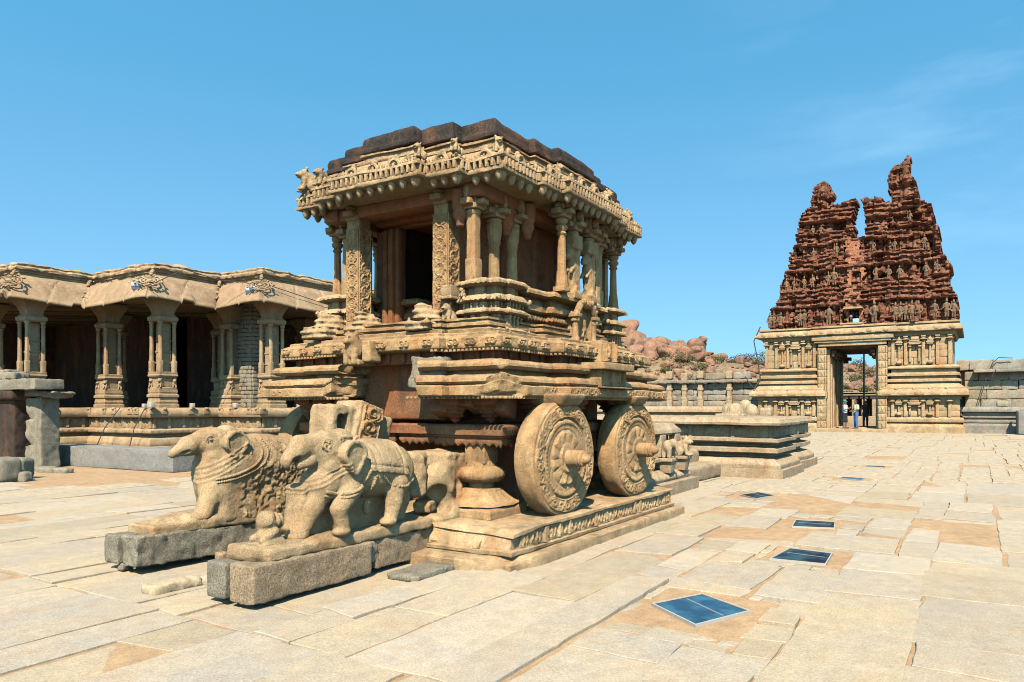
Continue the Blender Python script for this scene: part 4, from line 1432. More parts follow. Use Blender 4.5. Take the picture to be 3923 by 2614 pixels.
# beasts standing on the corners of the eave
for (a, bb, z, s, rz) in ((6.46, 4.26, 4.20, .50, .8), (6.35, 7.02, 4.20, .80, -.5), (6.28, 6.72, 4.20, .62, 0), (6.12, 5.05, 4.20, .45, 0), (7.5, 4.12, 4.20, .45, PI / 2), (8.85, 4.12, 4.20, .55, PI / 2), (9.85, 4.3, 4.18, .6, 2.3), (6.45, 7.18, 4.16, .5, -.7), (6.18, 4.62, 4.20, .42, 0.2)):
    b = MB(); lion_at(b, (a, bb, z - .02), s, rz); b.build('eave_beast', M_PALE, CH, [(0.012, 18, 2)], angle=60)
b = MB()
def lump(V):
    V = V.copy()
    V[:, 2] += np.where(V[:, 2] > 4.6, .03 * fbm(V, 1.7, 2, 31), 0)
    return V
b.add(*sweep(RP, [(-.34, 4.44), (-.255, 4.442), (-.245, 4.452), (-.245, 4.485), (-.265, 4.495), (-.275, 4.52), (-.275, 4.585), (-.29, 4.625), (-.325, 4.65), (-.38, 4.665), (-.5, 4.675), (-.9, 4.68)], .05, .03))
b.build('roof_block', M_ROOF, CH, [(0.012, 5, 3), (0.009, 22, 3)], post=lump)
# ================================================================ elephants on their granite beams
BODY = {}
def rough(P, amp, sc, s): return amp * fbm(P, sc, 3, s)

# ---- near elephant, striding, carved in the round on its right side
EB = 4.80
def ele_core(P):
    """head, trunk and body without the saddle cloth"""
    d = s_ell(P, (5.06, EB, .925), (.56, .245, .265))
    d = smin(d, s_ell(P, (5.33, EB, .87), (.27, .24, .27)), .06)
    d = smin(d, s_ell(P, (4.66, EB, .93), (.22, .225, .25)), .08)
    d = smin(d, s_ell(P, (4.46, EB - .01, .83), (.16, .18, .16)), .06)
    h = s_ell(P, (4.52, EB, 1.125), (.215, .175, .165))
    h = smin(h, s_ell(P, (4.69, EB, 1.225), (.115, .125, .088)), .03)
    h = smin(h, s_cap(P, (4.48, EB, 1.17), (4.25, EB, 1.165), .125, .098), .04)
    h = smin(h, s_cap(P, (4.25, EB, 1.165), (4.115, EB, 1.055), .098, .062), .03)
    h = smin(h, s_ell(P, (4.49, EB - .03, 1.01), (.12, .15, .105)), .03)
    h = smax(h, -s_ell(P, (4.165, EB - .07, 1.045), (.06, .12, .048), R=rotm(ry=-.5)), .012)
    h = smin(h, s_cap(P, (4.225, EB - .02, 1.02), (4.32, EB - .04, 1.055), .042, .06), .015)
    h = smax(h, -s_cap(P, (4.28, EB - .17, 1.085), (4.38, EB - .19, 1.075), .016), .008)
    return smin(d, h, .04)
def ear_sdf(P, c, ang, s=1.0):
    R = rotm(ry=ang)
    q = (P - np.asarray(c)) @ R
    d = np.maximum(np.hypot(q[:, 0] / .145, (q[:, 2] - .02) / .155) - 1, -9) * .14 * s
    # pointed below
    d = smax(d, (np.abs(q[:, 0]) * .80 - (q[:, 2] + .165) * .60), .02)
    slab = np.abs(q[:, 1] + .0) - .040
    rim = np.abs(d + .018) - .016
    e = smax(d, slab, .012)
    r2 = smax(rim, np.abs(q[:, 1] + .03) - .026, .006)
    return smin(e, r2, .008)
def leg(P, hip, knee, foot, r0, r1, r2):
    d = s_cap(P, hip, knee, r0, r1)
    d = smin(d, s_cap(P, knee, foot, r1, r2), .03)
    d = smin(d, s_ell(P, np.asarray(foot) + (-.03, 0, -.005), (r2 * 1.45, r2 * 1.25, r2 * .75)), .02)
    return d
def ele_near(P):
    d = ele_core(P)
    y0 = EB - .17
    d = smin(d, leg(P, (4.66, y0, .78), (4.50, y0 - .03, .63), (4.545, y0 - .04, .44), .105, .072, .060), .03)
    d = smin(d, leg(P, (4.46, EB - .02, .80), (4.34, EB - .04, .65), (4.19, EB - .06, .44), .125, .095, .07), .03)
    d = smin(d, leg(P, (5.25, y0, .78), (5.20, y0 - .03, .61), (5.135, y0 - .04, .45), .12, .075, .060), .03)
    d = smin(d, leg(P, (5.46, EB + .02, .78), (5.50, EB, .6), (5.46, EB, .44), .13, .10, .08), .04)
    d = smin(d, s_box(P, (4.86, EB + .07, .60), (.62, .12, .24), .03), .02)
    d = smin(d, s_box(P, (4.34, EB + .04, .56), (.17, .09, .15), .03, R=rotm(ry=.35)), .03)
    d = smin(d, s_cap(P, (4.86, EB - .17, .64), (4.86, EB - .17, .57), .032), .015)
    d = smin(d, ear_sdf(P, (4.645, EB - .215, 1.045), -.06), .004)
    d = smin(d, s_ell(P, (4.43, EB - .160, 1.165), (.020, .014, .016)), .003)
    ex = P - np.array([4.43, EB - .155, 1.167])
    ring = np.hypot(np.hypot(ex[:, 0] / 1.25, ex[:, 2]) - .035, ex[:, 1]) - .008
    d = smin(d, ring, .004)
    ring = np.hypot(np.hypot(ex[:, 0] / 1.2, ex[:, 2] - .006) - .056, ex[:, 1] - .010) - .007
    d = smin(d, np.where(ex[:, 2] > -.01, ring, 9), .004)
    # crease under the brow and beside the trunk
    d = smax(d, -s_cap(P, (4.36, EB - .17, 1.12), (4.50, EB - .19, 1.06), .010), .008)
    # jewel band on the brow
    for k in range(9):
        t = k / 8
        d = smin(d, s_ell(P, (4.58 + .20 * t, EB - .135, 1.235 - .05 * np.sin(t * PI)), (.013, .02, .02)), .004)
    bw = P - np.array([4.68, EB, 1.245])
    d = smin(d, np.hypot(np.hypot(bw[:, 0], bw[:, 1]) - .118, bw[:, 2] + .005) - .014, .005)
    # neck folds and collar lines
    for k, r in ((0, .010), (1, .012), (2, .010)):
        q = P - np.array([4.42, EB, .915])
        nrm = np.array([.43, 0, -.90])
        pl = q @ nrm + .02 - k * .034
        d = smin(d, np.maximum(np.maximum(np.abs(pl) - r * .8, d - .007), P[:, 0] - 4.60), .003)
    d = d + .005 * fbm(P, 9, 2, 3) + .005 * fbm(P, 36, 3, 4)
    return d
t = thing('elephant_statue', (4.7, EB, .34), 'striding stone elephant with a carved saddle cloth, on the nearer granite beam', 'elephant statue', 'stone elephants before the chariot')
b = MB(); V, F = nets(ele_near, (3.98, 4.34, .36), (5.75, 5.16, 1.40), .0092)
b.add(V, F); b.build('body', M_ELE, t, angle=180)

def project(sdf, pts, y0, ydir=1.0):
    """slides points along b until they meet the stone"""
    P = np.array(pts, float)
    P = np.c_[P[:, 0], np.full(len(P), y0), P[:, 1]]
    for _ in range(60):
        P[:, 1] += ydir * np.clip(sdf(P), -.05, .05) * .8
    return P
def beads(m, P, r, up=0.0):
    for p in P: m.add(*ellipsoid(p, (r, r, r), 4, 6))
def spline(pts, n):
    pts = np.array(pts, float)
    d = np.r_[0, np.cumsum(np.linalg.norm(np.diff(pts, axis=0), axis=1))]
    tt = np.linspace(0, d[-1], n)
    # smooth through the points
    k = np.c_[np.interp(tt, d, pts[:, 0]), np.interp(tt, d, pts[:, 1])]
    for _ in range(max(2, n // 6)):
        k[1:-1] = (k[:-2] + 2 * k[1:-1] + k[2:]) / 4
    return k
def cloth(P):
    d = ele_core(P) - .022
    d = smax(d, -(P[:, 0] - 4.86), .004); d = smax(d, P[:, 0] - 5.34, .004)
    d = smax(d, -(P[:, 2] - (.93 - .14 * (P[:, 0] - 4.86))), .004)
    # raised double border
    e = np.minimum(np.minimum(np.abs(P[:, 0] - 4.92), np.abs(P[:, 0] - 5.275)), np.abs(P[:, 2] - (.99 - .14 * (P[:, 0] - 4.86))))
    d = d + .009 * np.exp(-(e / .009) ** 2) - .006 * ((e > .02) & (e < .055)) * (0.5 + .5 * np.sin((P[:, 0] + P[:, 2]) * 160))
    return smax(d, -(ele_core(P) + .03), .005) + .003 * fbm(P, 30, 2, 4)
b = MB(); V, F = nets(cloth, (4.80, 4.48, .80), (5.40, 5.12, 1.28), .0092); b.add(V, F)
b.build('saddle_cloth', M_ELE, t, angle=70)
b = MB()
beads(b, project(ele_near, spline([(4.86, .93), (4.82, .875), (4.74, .81), (4.60, .765), (4.50, .755), (4.40, .785)], 30), 4.35), .019)
beads(b, project(ele_near, spline([(4.82, .86), (4.74, .785), (4.60, .735), (4.50, .725), (4.39, .75)], 30), 4.35), .014)
beads(b, project(ele_near, spline([(5.02, .875), (5.10, .80), (5.22, .76), (5.36, .775), (5.48, .81)], 18), 4.35), .017)
beads(b, project(ele_near, spline([(4.93, .88), (4.92, .82), (4.90, .76), (4.88, .71)], 9), 4.35), .020)
b.build('bead_garland', M_ELE, t, angle=180, kind='stuff')
def base_plate(P):
    q = P - np.array([4.72, EB, .355])
    d = s_box(P, (4.72, EB + .0, .352), (1.04, .225, .05), .02)
    d = smax(d, ((-P[:, 0] + 3.66) * .8 + np.abs(P[:, 1] - EB - .02) * .62 - .07), .02)
    d = smin(d, s_box(P, (4.1, EB, .38), (.44, .17, .05), .03), .03)
    return d + .022 * fbm(P, 6, 3, 8) + .006 * fbm(P, 25, 2, 9)
b = MB(); V, F = nets(base_plate, (3.6, 4.5, .26), (5.85, 5.12, .5), .018); b.add(V, F)
b.build('base_plate', M_ELE, t, angle=180)
def kneeler(P):
    c = np.array([3.86, EB - .05, .40])
    Q = P - c
    d = s_ell(Q, (0.0, 0, .20), (.082, .078, .085))
    d = smin(d, s_ell(Q, (.02, 0, .08), (.10, .085, .09)), .02)
    for k in (-1, 1):
        d = smin(d, s_cap(Q, (.04, k * .07, .12), (-.08, k * .06, .06), .028, .03), .015)
        d = smin(d, s_cap(Q, (.08, k * .06, .03), (-.06, k * .075, .025), .045, .035), .015)
    d = np.minimum(d, s_ell(Q, (.075, -.02, .2), (.03, .055, .06)))
    d = smin(d, s_ell(Q, (.12, -.01, .19), (.035, .05, .06)), .01)
    # turban folds
    d = d - .004 * np.sin(np.arctan2(Q[:, 2] - .2, Q[:, 0]) * 3 + Q[:, 1] * 40) * (Q[:, 2] > .15)
    d = smin(d, s_box(Q, (.02, 0, 0), (.13, .11, .03), .015), .02)
    return d + .004 * fbm(P, 25, 2, 4)
b = MB(); V, F = nets(kneeler, (3.66, 4.58, .36), (4.06, 4.95, .72), .010); b.add(V, F)
b.build('kneeling_mahout', M_ELE, t, angle=180)

# ---- far elephant: head and collar carved, flank left as rough stone
FB = 6.60
OFS = np.array([-.13, FB - EB, .02])
def ele_far_core(P):
    Q = P
    d = s_ell(Q, (5.20, FB, .92), (.66, .26, .30))
    d = smin(d, s_box(Q, (5.22, FB, .66), (.60, .23, .36), .10), .10)
    d = smin(d, s_ell(Q, (4.84, FB, .93), (.24, .235, .30)), .12)
    d = smin(d, s_ell(Q, (4.68, FB - .01, .76), (.17, .19, .26)), .10)
    h = s_ell(Q, (4.68, FB, 1.13), (.21, .18, .165))
    h = smin(h, s_ell(Q, (4.85, FB, 1.235), (.115, .125, .085)), .03)
    h = smin(h, s_cap(Q, (4.64, FB, 1.17), (4.42, FB, 1.12), .125, .095), .04)
    h = smin(h, s_cap(Q, (4.42, FB, 1.12), (4.245, FB, 1.05), .093, .040), .03)
    h = smin(h, s_ell(Q, (4.64, FB - .03, 1.03), (.11, .15, .09)), .03)
    h = smax(h, -s_ell(Q, (4.345, FB - .09, 1.06), (.055, .06, .018), R=rotm(ry=-.35)), .006)
    h = smax(h, -s_cap(Q, (4.44, FB - .17, 1.09), (4.56, FB - .19, 1.085), .015), .008)
    return smin(d, h, .05)
def ele_far(P):
    d = ele_far_core(P)
    d = smin(d, s_cap(P, (4.62, FB - .10, .66), (4.50, FB - .12, .44), .11, .09), .05)
    d = smin(d, s_ell(P, (4.42, FB - .12, .42), (.13, .10, .06)), .03)
    d = smin(d, ear_sdf(P, (4.80, FB - .215, 1.095), -.10), .006)
    d = smin(d, s_ell(P, (4.565, FB - .155, 1.178), (.02, .013, .015)), .004)
    ex = P - np.array([4.565, FB - .15, 1.18])
    d = smin(d, np.where(ex[:, 2] > -.015, np.hypot(np.hypot(ex[:, 0] / 1.2, ex[:, 2]) - .036, ex[:, 1]) - .008, 9), .006)
    d = smin(d, np.where(ex[:, 2] > 0, np.hypot(np.hypot(ex[:, 0] / 1.2, ex[:, 2]) - .056, ex[:, 1] - .01) - .006, 9), .006)
    for k in range(9):
        tt = k / 8
        d = smin(d, s_ell(P, (4.74 + .19 * tt, FB - .135, 1.235 - .045 * np.sin(tt * PI)), (.014, .016, .02)), .006)
    for k, r in enumerate((.010, .012, .011, .011)):
        q = P - np.array([4.66, FB, .985])
        pl = q @ np.array([.50, 0, -.866]) + .0 - k * .042
        d = smin(d, np.maximum(np.maximum(np.abs(pl) - r * .8, d - .007), P[:, 0] - 4.92), .003)
    # hammered, unfinished flank
    wgt = np.clip((P[:, 0] - 4.80) / .12, 0, 1) * np.clip((.84 - P[:, 2] + .55 * (P[:, 0] - 4.85)) / .10, 0, 1) * (P[:, 2] < 1.12)
    lump = fbm(P, 10, 3, 6)
    d = d + wgt * (.020 * lump + .02 * fbm(P, 26, 2, 16)) + .006 * fbm(P, 12, 2, 3) + .0035 * fbm(P, 34, 2, 4)
    return d
t = thing('elephant_statue', (4.9, FB, .34), 'unfinished stone elephant with a rough hammered flank and bead collar, on the farther beam', 'elephant statue', 'stone elephants before the chariot')
b = MB(); V, F = nets(ele_far, (4.10, 6.14, .34), (6.0, 6.98, 1.40), .0100); b.add(V, F); b.build('body', M_ELE, t, angle=180)
b = MB()
beads(b, project(ele_far, spline([(5.10, 1.17), (5.13, 1.06), (5.08, .96), (4.98, .885), (4.80, .82), (4.60, .785)], 40), 6.15), .018)
beads(b, project(ele_far, spline([(5.17, 1.16), (5.20, 1.05), (5.14, .93), (5.02, .85), (4.82, .785), (4.60, .75)], 40), 6.15), .015)
beads(b, project(ele_far, spline([(5.24, 1.15), (5.32, 1.05), (5.44, .98), (5.56, .95)], 20), 6.15), .015)
beads(b, project(ele_far, spline([(4.98, 1.19), (5.00, 1.10), (4.97, 1.02)], 14), 6.15), .014)
b.build('bead_garland', M_ELE, t, angle=180, kind='stuff')
def plate2(P):
    d = s_box(P, (4.85, FB, .352), (.93, .22, .055), .02)
    d = smin(d, s_ell(P, (4.18, FB - .03, .415), (.17, .08, .045)), .03)
    d = smin(d, s_box(P, (4.5, FB, .39), (.22, .19, .07), .04), .04)
    return d + .024 * fbm(P, 6, 3, 18) + .006 * fbm(P, 25, 2, 9)
b = MB(); V, F = nets(plate2, (3.85, 6.3, .26), (5.9, 6.95, .52), .018); b.add(V, F); b.build('base_plate', M_ELE, t, angle=180)

# ---------------------------------------------------------------- beams under them
def beam(name, c, size, mat, label, rot=(0, 0, 0), amp=.018, res=.03, r=.016):
    b = MB(); b.add(*rbox(c, size, r, res, rot=rot))
    return b.build(name, mat, None, [(amp, 5, 2), (amp * .9, 17, 3), (.004, 40, 1)], angle=60, label=label, category='stone beam', group='granite beams under the elephants')
beam('granite_beam', (4.20, 4.665, .165), (1.30, .27, .29), M_BEAMT, 'long tan granite beam nearest the camera, carrying the striding elephant', (0, .012, .02), .012)
beam('granite_beam', (4.42, 4.94, .165), (1.78, .22, .27), M_BEAMG, 'short greenish grey beam squeezed behind the nearest tan beam', (0, .01, .01), .012)
beam('granite_beam', (5.38, 4.72, .16), (.90, .24, .27), M_BEAMT, 'dark brown rear beam under the hind leg of the striding elephant', (0, .012, .03), .020)
beam('spacer_stone', (4.895, 4.69, .20), (.09, .22, .20), M_BEAMT, 'small upright spacer stone wedged between the two nearest beam ends', (0, 0, .1), .012)
beam('granite_beam', (4.72, 6.50, .17), (1.94, .24, .27), M_BEAMG, 'rough pitted grey beam under the unfinished elephant', (0, .02, .015), .030)
beam('granite_beam', (4.60, 6.75, .18), (1.75, .21, .26), M_BEAMG, 'weathered grey beam end farthest left, behind the rough pitted beam', (0, .02, .01), .014)
def rock(name, c, size, mat, label, category, seed, group=None, amp=.25, res=.03, rot=0.0):
    c = np.asarray(c, float); size = np.asarray(size, float)
    Rm = rotm(rz=rot)
    def f(P):
        q = P - c
        d = s_box(P, c, size / 2, size.min() * .25, R=Rm)
        return d + size.min() * amp * fbm(P / size.min(), 1.6, 3, seed)
    e = size.max() * .75 + .03
    b = MB(); V, F = nets(f, c - e, c + e, res); b.add(V, F)
    return b.build(name, mat, None, angle=45, label=label, category=category, group=group)
RB = 'packing stones under the beams'
rock('packing_stone', (3.80, 6.66, .03), (.09, .09, .08), M_BEAMG, 'little packing stone between the front ends of the two far beams', 'stone', 1, RB, res=.012)
rock('packing_stone', (4.62, 6.33, .02), (.13, .09, .09), M_BEAMT, 'flat packing stone under the middle of the pitted beam', 'stone', 2, RB, res=.014)
rock('packing_stone', (4.92, 6.30, .03), (.19, .10, .11), M_BEAMT, 'wide packing stone under the rear of the pitted beam', 'stone', 3, RB, res=.016)
rock('packing_stone', (4.73, 6.33, .03), (.07, .08, .10), M_BEAMT, 'upright packing stone beside the wide one under the pitted beam', 'stone', 4, RB, res=.012)
rock('loose_rubble', (5.90, 4.42, .08), (.20, .20, .17), M_BEAMG, 'pale broken rubble stone leaning between the rear beam and the plinth corner', 'stone', 5, None, res=.018, rot=.6)
rock('loose_rubble', (5.98, 4.86, .47), (.24, .2, .14), M_CHAR, 'brown broken lump on the plinth behind the striding elephant', 'stone', 6, None, res=.018, rot=.3)
rock('loose_rubble', (5.82, 4.90, .80), (.26, .26, .46), M_ELE, 'upright brown broken stone behind the rump of the striding elephant', 'stone', 7, None, res=.018, rot=.3)
LS = 'thin broken slabs lying by the beams'
for (c, s, rz, lab) in (((4.15, 5.55, .02), (.62, .16, .08), .06, 'thin broken slab lying between the two pairs of beams'),
                        ((3.62, 5.62, .02), (.46, .18, .10), .0, 'short thick slab lying in front of the gap between the beams'),
                        ((5.35, 4.25, .01), (.95, .34, .07), .04, 'flat grey slab lying along the nearer beam by the plinth corner')):
    rock('broken_slab', c, s, M_BEAMG if 'grey' in lab else M_PAVE, lab, 'stone slab', int(s[0] * 30), LS, amp=.22, res=.022, rot=rz)

# ---------------------------------------------------------------- broken carved fragments before the chariot
def frag(P):
    # leaning frame with a square hole beside a slab carved on its face
    d = s_box(P, (5.37, 5.60, .95), (.205, .17, .58), .05, R=rotm(ry=.10))
    d = smax(d, -s_box(P, (5.375, 5.60, 1.345), (.068, .5, .085), .012), .012)
    d2 = s_box(P, (5.615, 5.58, .98), (.185, .19, .575), .02, R=rotm(ry=.29))
    d = smin(d, d2, .01)
    d = smin(d, s_box(P, (5.96, 5.62, 1.15), (.13, .18, .27), .05, R=rotm(ry=.25)), .02)
    return d + .016 * fbm(P, 6, 3, 4) + .008 * fbm(P, 26, 2, 5)
t = thing('broken_frame_stone', (5.6, 5.6, .4), 'leaning broken stone with a square hole and a carved scroll face, behind the striding elephant', 'carved fragment')
b = MB(); V, F = nets(frag, (5.0, 5.25, .34), (6.3, 5.9, 1.62), .014); b.add(V, F)
b.build('stone_body', M_ELE, t, angle=180)
Rf = rotm(ry=.29)
u = Rf @ np.array([1, 0, 0]); v = Rf @ np.array([0, 0, 1]); o = np.array([5.615, 5.58, .98]) + Rf @ np.array([-.14, -.200, .08])
b = MB(); b.add(*relief(o, u, v, .28, .46, lambda U, V_: scroll(V_, (U - .14) / .125, .155, .024) + .012 * (np.abs(np.abs(U - .14) - .13) < .01) + .004 * rnd_noise(U, V_, 40, 3), .010, .05))
b.build('scroll_panel', M_CHAR, t)
def frag2(P):
    c = np.array([6.12, 4.80, .36])
    Q = P - c
    d = s_box(Q, (.28, .08, .33), (.26, .20, .33), .03)
    d = smax(d, -(Q[:, 0] * .80 - (Q[:, 2] - .62) * .42 + .02) , .04)
    d = smin(d, s_ell(Q, (-.02, -.02, .36), (.20, .16, .24)), .06)
    d = smin(d, s_ell(Q, (.05, -.12, .05), (.30, .13, .10)), .05)
    d = smax(d, -s_ell(Q, (-.12, -.10, .17), (.15, .16, .16)), .04)
    d = smin(d, s_box(Q, (.12, 0, -.02), (.42, .25, .05), .03), .04)
    d = smin(d, s_cap(Q, (.20, -.14, .05), (.22, -.12, .28), .06, .05), .03)
    return d + .045 * fbm(P, 5, 3, 14) + .008 * fbm(P, 24, 2, 5)
b = MB(); V, F = nets(frag2, (5.55, 4.4, .26), (6.75, 5.2, 1.15), .018); b.add(V, F)
b.build('broken_railing_block', M_ELE, None, angle=180, label='jagged broken block of a carved stair railing, between the elephant and the lotus pedestal', category='carved fragment')
# ================================================================ pillared hall on the left
HALL = thing('pillared_hall', (16, 24, 0), 'long pillared stone hall on a moulded terrace with curved overhanging eaves', 'pillared hall')
HP = np.array([(10.6, 36), (10.6, 24.6), (12.85, 24.6), (12.85, 21.05), (15.2, 21.05), (15.2, 18.95), (27, 18.95), (27, 36)], float)
HW = [(0.010, 3, 2), (0.006, 14, 2)]
def hscal(V, s, prof):
    V = V.copy(); z = V[..., 2]
    w = np.abs(np.sin(s * PI / .22))[None, :]
    V[..., 2] = np.where((z > .42) & (z < .47), z + .035 * (1 - w), z)
    return V
b = MB()
b.add(*sweep(HP, [(.16, -.05), (.16, .14), (.10, .15), (.10, .30), (.05, .32), (.06, .36), (.06, .41), (.045, .45), (.02, .53), (-.04, .57), (-.13, .58), (-.13, .68), (.0, .695), (.02, .72), (.02, .80), (-.03, .835), (-.10, .85), (-.16, .86), (-.16, 1.17), (-.03, 1.185), (.02, 1.20), (.04, 1.25), (.05, 1.33), (.03, 1.40), (-.02, 1.46), (-.08, 1.49), (-1.0, 1.50)], .11, .05, mod=hscal))
b.build('terrace', M_HALL, HALL, HW)
b = MB()
def hall_faces(off):
    P = offset_poly(HP, off)
    for k in range(1, 6):
        p, q = P[k], P[k + 1]
        d = q - p; l = np.linalg.norm(d); d /= l
        if k == 5: l = 6.0
        yield k, p, d, l, np.array([d[1], -d[0]])
def hall_frieze(Wd, seed):
    R = np.random.default_rng(seed)
    def f(U, V):
        H = np.zeros_like(U)
        x = .12
        while x < Wd - .1:
            H = np.maximum(H, fig2(U, V, x, .01, .27, R, 1.2) * 1.2); x += R.uniform(.13, .2)
        w = .5
        j = np.abs(((U + w / 2) / w - np.floor((U + w / 2) / w)) * w - w / 2)
        return np.where(j < .06, .07, H)
    return f
for k, p, d, l, n in hall_faces(-.155):
    b.add(*relief((p[0], p[1], .87), (d[0], d[1], 0), (0, 0, 1), l, .30, hall_frieze(l, k), .026, .03))
b.build('terrace_frieze', M_HALL, HALL)
b = MB()
def small_scroll(U, V): return scroll(U, (V - .04) / .04, .10, .016)
for k, p, d, l, n in hall_faces(.018):
    b.add(*relief((p[0], p[1], .722), (d[0], d[1], 0), (0, 0, 1), l, .075, small_scroll, .022, .03))
b.build('terrace_band', M_HALL, HALL)
b = MB(); R_ = np.random.default_rng(12)
for k, p, d, l, n in hall_faces(.04):
    x = .1
    while x < l - .05:
        c = p + d * x
        b.add(*rbox((c[0], c[1], 1.37), (.16 + R_.random() * .15, .05, .15), .012, .06, rot=(0, 0, math.atan2(d[1], d[0]))))
        b.add(*ellipsoid((c[0], c[1], 1.46), (.07, .07, .05), 5, 8))
        x += R_.choice([.35, .55, .9, 1.2])
b.build('terrace_rosette', M_HALL, HALL, HW, kind='stuff')

# ---- eaves
def flare(V):
    V = V.copy()
    conv = [HP[k] for k in (1, 3, 5)]
    conc = [HP[k] for k in (2, 4)]
    up = np.zeros(len(V))
    for c in conv:
        r = np.hypot(V[:, 0] - c[0], V[:, 1] - c[1]); up += .11 * np.exp(-(r / .9) ** 2)
    for c in conc:
        r = np.hypot(V[:, 0] - c[0], V[:, 1] - c[1]); up -= .03 * np.exp(-(r / .9) ** 2)
    wgt = np.clip((5.62 - V[:, 2]) / .8, 0, 1)
    V[:, 2] += up * wgt
    # chipped lip
    chip = vnoise(np.c_[V[:, 0] * 1.3, V[:, 1] * 1.3, V[:, 0] * 0], 61)
    lipm = V[:, 2] < 4.95
    V[:, 2] += np.where(lipm & (chip > .45) & (V[:, 1] > 20), .10, 0)
    return V
def eave_mod(V, s, prof):
    V = V.copy()
    off = prof[:, 0]; z = prof[:, 1]
    band = (z > 5.16) & (z < 5.42) & (off > 0)
    yy = np.clip((z - 5.29) / .13, -1, 1)
    SS, YY = np.meshgrid(s, yy)
    h = scroll(SS, YY, .26, .035)
    V[..., 2] += np.where(band[:, None], h, 0)
    # joints between the eave stones
    j = np.abs(s / 1.15 - np.round(s / 1.15)) * 1.15
    V[..., 2] -= np.where((j < .03)[None, :] & (off > -.3)[:, None], .05, 0)
    return V
b = MB()
b.add(*sweep(HP, [(-1.5, 5.05), (.05, 5.02), (.24, 4.86), (.34, 4.74), (.43, 4.68), (.45, 4.695), (.45, 4.745), (.43, 4.775), (.39, 4.83), (.30, 5.00), (.20, 5.16), (.185, 5.18), (.08, 5.34), (-.02, 5.44), (-.14, 5.53), (-.28, 5.59), (-.42, 5.61)], .06, .035, cap_top=False, mod=eave_mod))
b.build('curved_eave', M_EAVE, HALL, [(0.012, 2.5, 2), (0.005, 12, 2)], post=flare, angle=60)
b = MB()
def jag(V):
    V = V.copy()
    V[:, 2] += np.where(V[:, 2] > 5.78, .07 * fbm(V, 2.6, 3, 41), 0)
    return V
b.add(*sweep(HP, [(-.45, 5.56), (-.36, 5.58), (-.36, 5.68), (-.32, 5.70), (-.32, 5.74), (-.24, 5.78), (-.23, 5.84), (-.30, 5.90), (-.28, 5.95), (-.36, 6.0), (-.9, 6.02)], .07, .04))
b.build('parapet', M_HALL, HALL, [(0.05, 4, 3), (0.035, 13, 3)], post=jag)
# carved medallions at the corners of the eave
m = MB()
def eave_point(c, n2, t):
    prof = np.array([(.42, 4.82), (.30, 5.0), (.20, 5.16), (.08, 5.34), (-.02, 5.44), (-.14, 5.53), (-.28, 5.59)])
    o = np.interp(t, np.linspace(0, 1, 7), prof[:, 0]); z = np.interp(t, np.linspace(0, 1, 7), prof[:, 1])
    return np.array([c[0] + n2[0] * o, c[1] + n2[1] * o, z])
for k, heart in ((1, 0), (2, 1), (3, 0), (4, 1), (5, 0)):
    c = HP[k]; n2 = np.array([-1.0, -1.0])
    rad = .34
    base = eave_point(c, n2, .42); topp = eave_point(c, n2, .62)
    upv = topp - base; upv /= np.linalg.norm(upv)
    side = np.array([1, -1, 0]) / math.sqrt(2)
    nrm = np.cross(side, upv); nrm *= np.sign(nrm @ np.array([-1, -1, .5]))
    def P3(x, y, h=.03): return base + side * x + upv * y + nrm * h
    th = np.linspace(0, 2 * PI, 33)
    for r in (rad, rad * .72, rad * .42):
        if heart: ring = [P3(r * .95 * np.sin(a), r * (.55 + .8 * np.cos(a) - .45 * np.abs(np.sin(a)) * (np.cos(a) > -.2)) * .8, .015) for a in th]
        else: ring = [P3(r * np.sin(a), r * .85 * np.cos(a), .015 + .02 * (rad - r)) for a in th]
        m.add(*tube(ring, .020, 6, cap=False))
    m.add(*ellipsoid(P3(0, 0, .0), (.10, .10, .07), 6, 9))
    for y, r in ((.34, .06), (.43, .07), (.52, .06), (.60, .04)):
        m.add(*ellipsoid(P3(0, y, .06), (r, r, r * .8), 5, 8))
    R_ = np.random.default_rng(k)
    for _ in range(26):
        a = R_.uniform(0, 2 * PI); r = rad * R_.uniform(.8, 1.25)
        m.add(*ellipsoid(P3(r * np.sin(a), r * .85 * np.cos(a), .02), (.045, .045, .035), 4, 6))
m.build('eave_medallion', M_EAVE, HALL, [(0.02, 9, 2)], post=flare, kind='stuff')
# roof slab, inner walls and beams
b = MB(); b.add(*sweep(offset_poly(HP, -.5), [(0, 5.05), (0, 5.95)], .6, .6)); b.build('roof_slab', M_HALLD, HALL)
b = MB()
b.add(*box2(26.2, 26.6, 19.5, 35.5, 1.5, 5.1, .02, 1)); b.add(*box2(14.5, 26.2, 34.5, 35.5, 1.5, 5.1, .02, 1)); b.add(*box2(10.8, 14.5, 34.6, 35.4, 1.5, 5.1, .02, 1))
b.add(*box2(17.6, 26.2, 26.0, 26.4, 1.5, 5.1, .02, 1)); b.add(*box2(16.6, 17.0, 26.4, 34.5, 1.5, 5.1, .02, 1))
b.build('inner_wall', M_HALLD, HALL)  # added to close the hall off, near-black as its painted inner shade

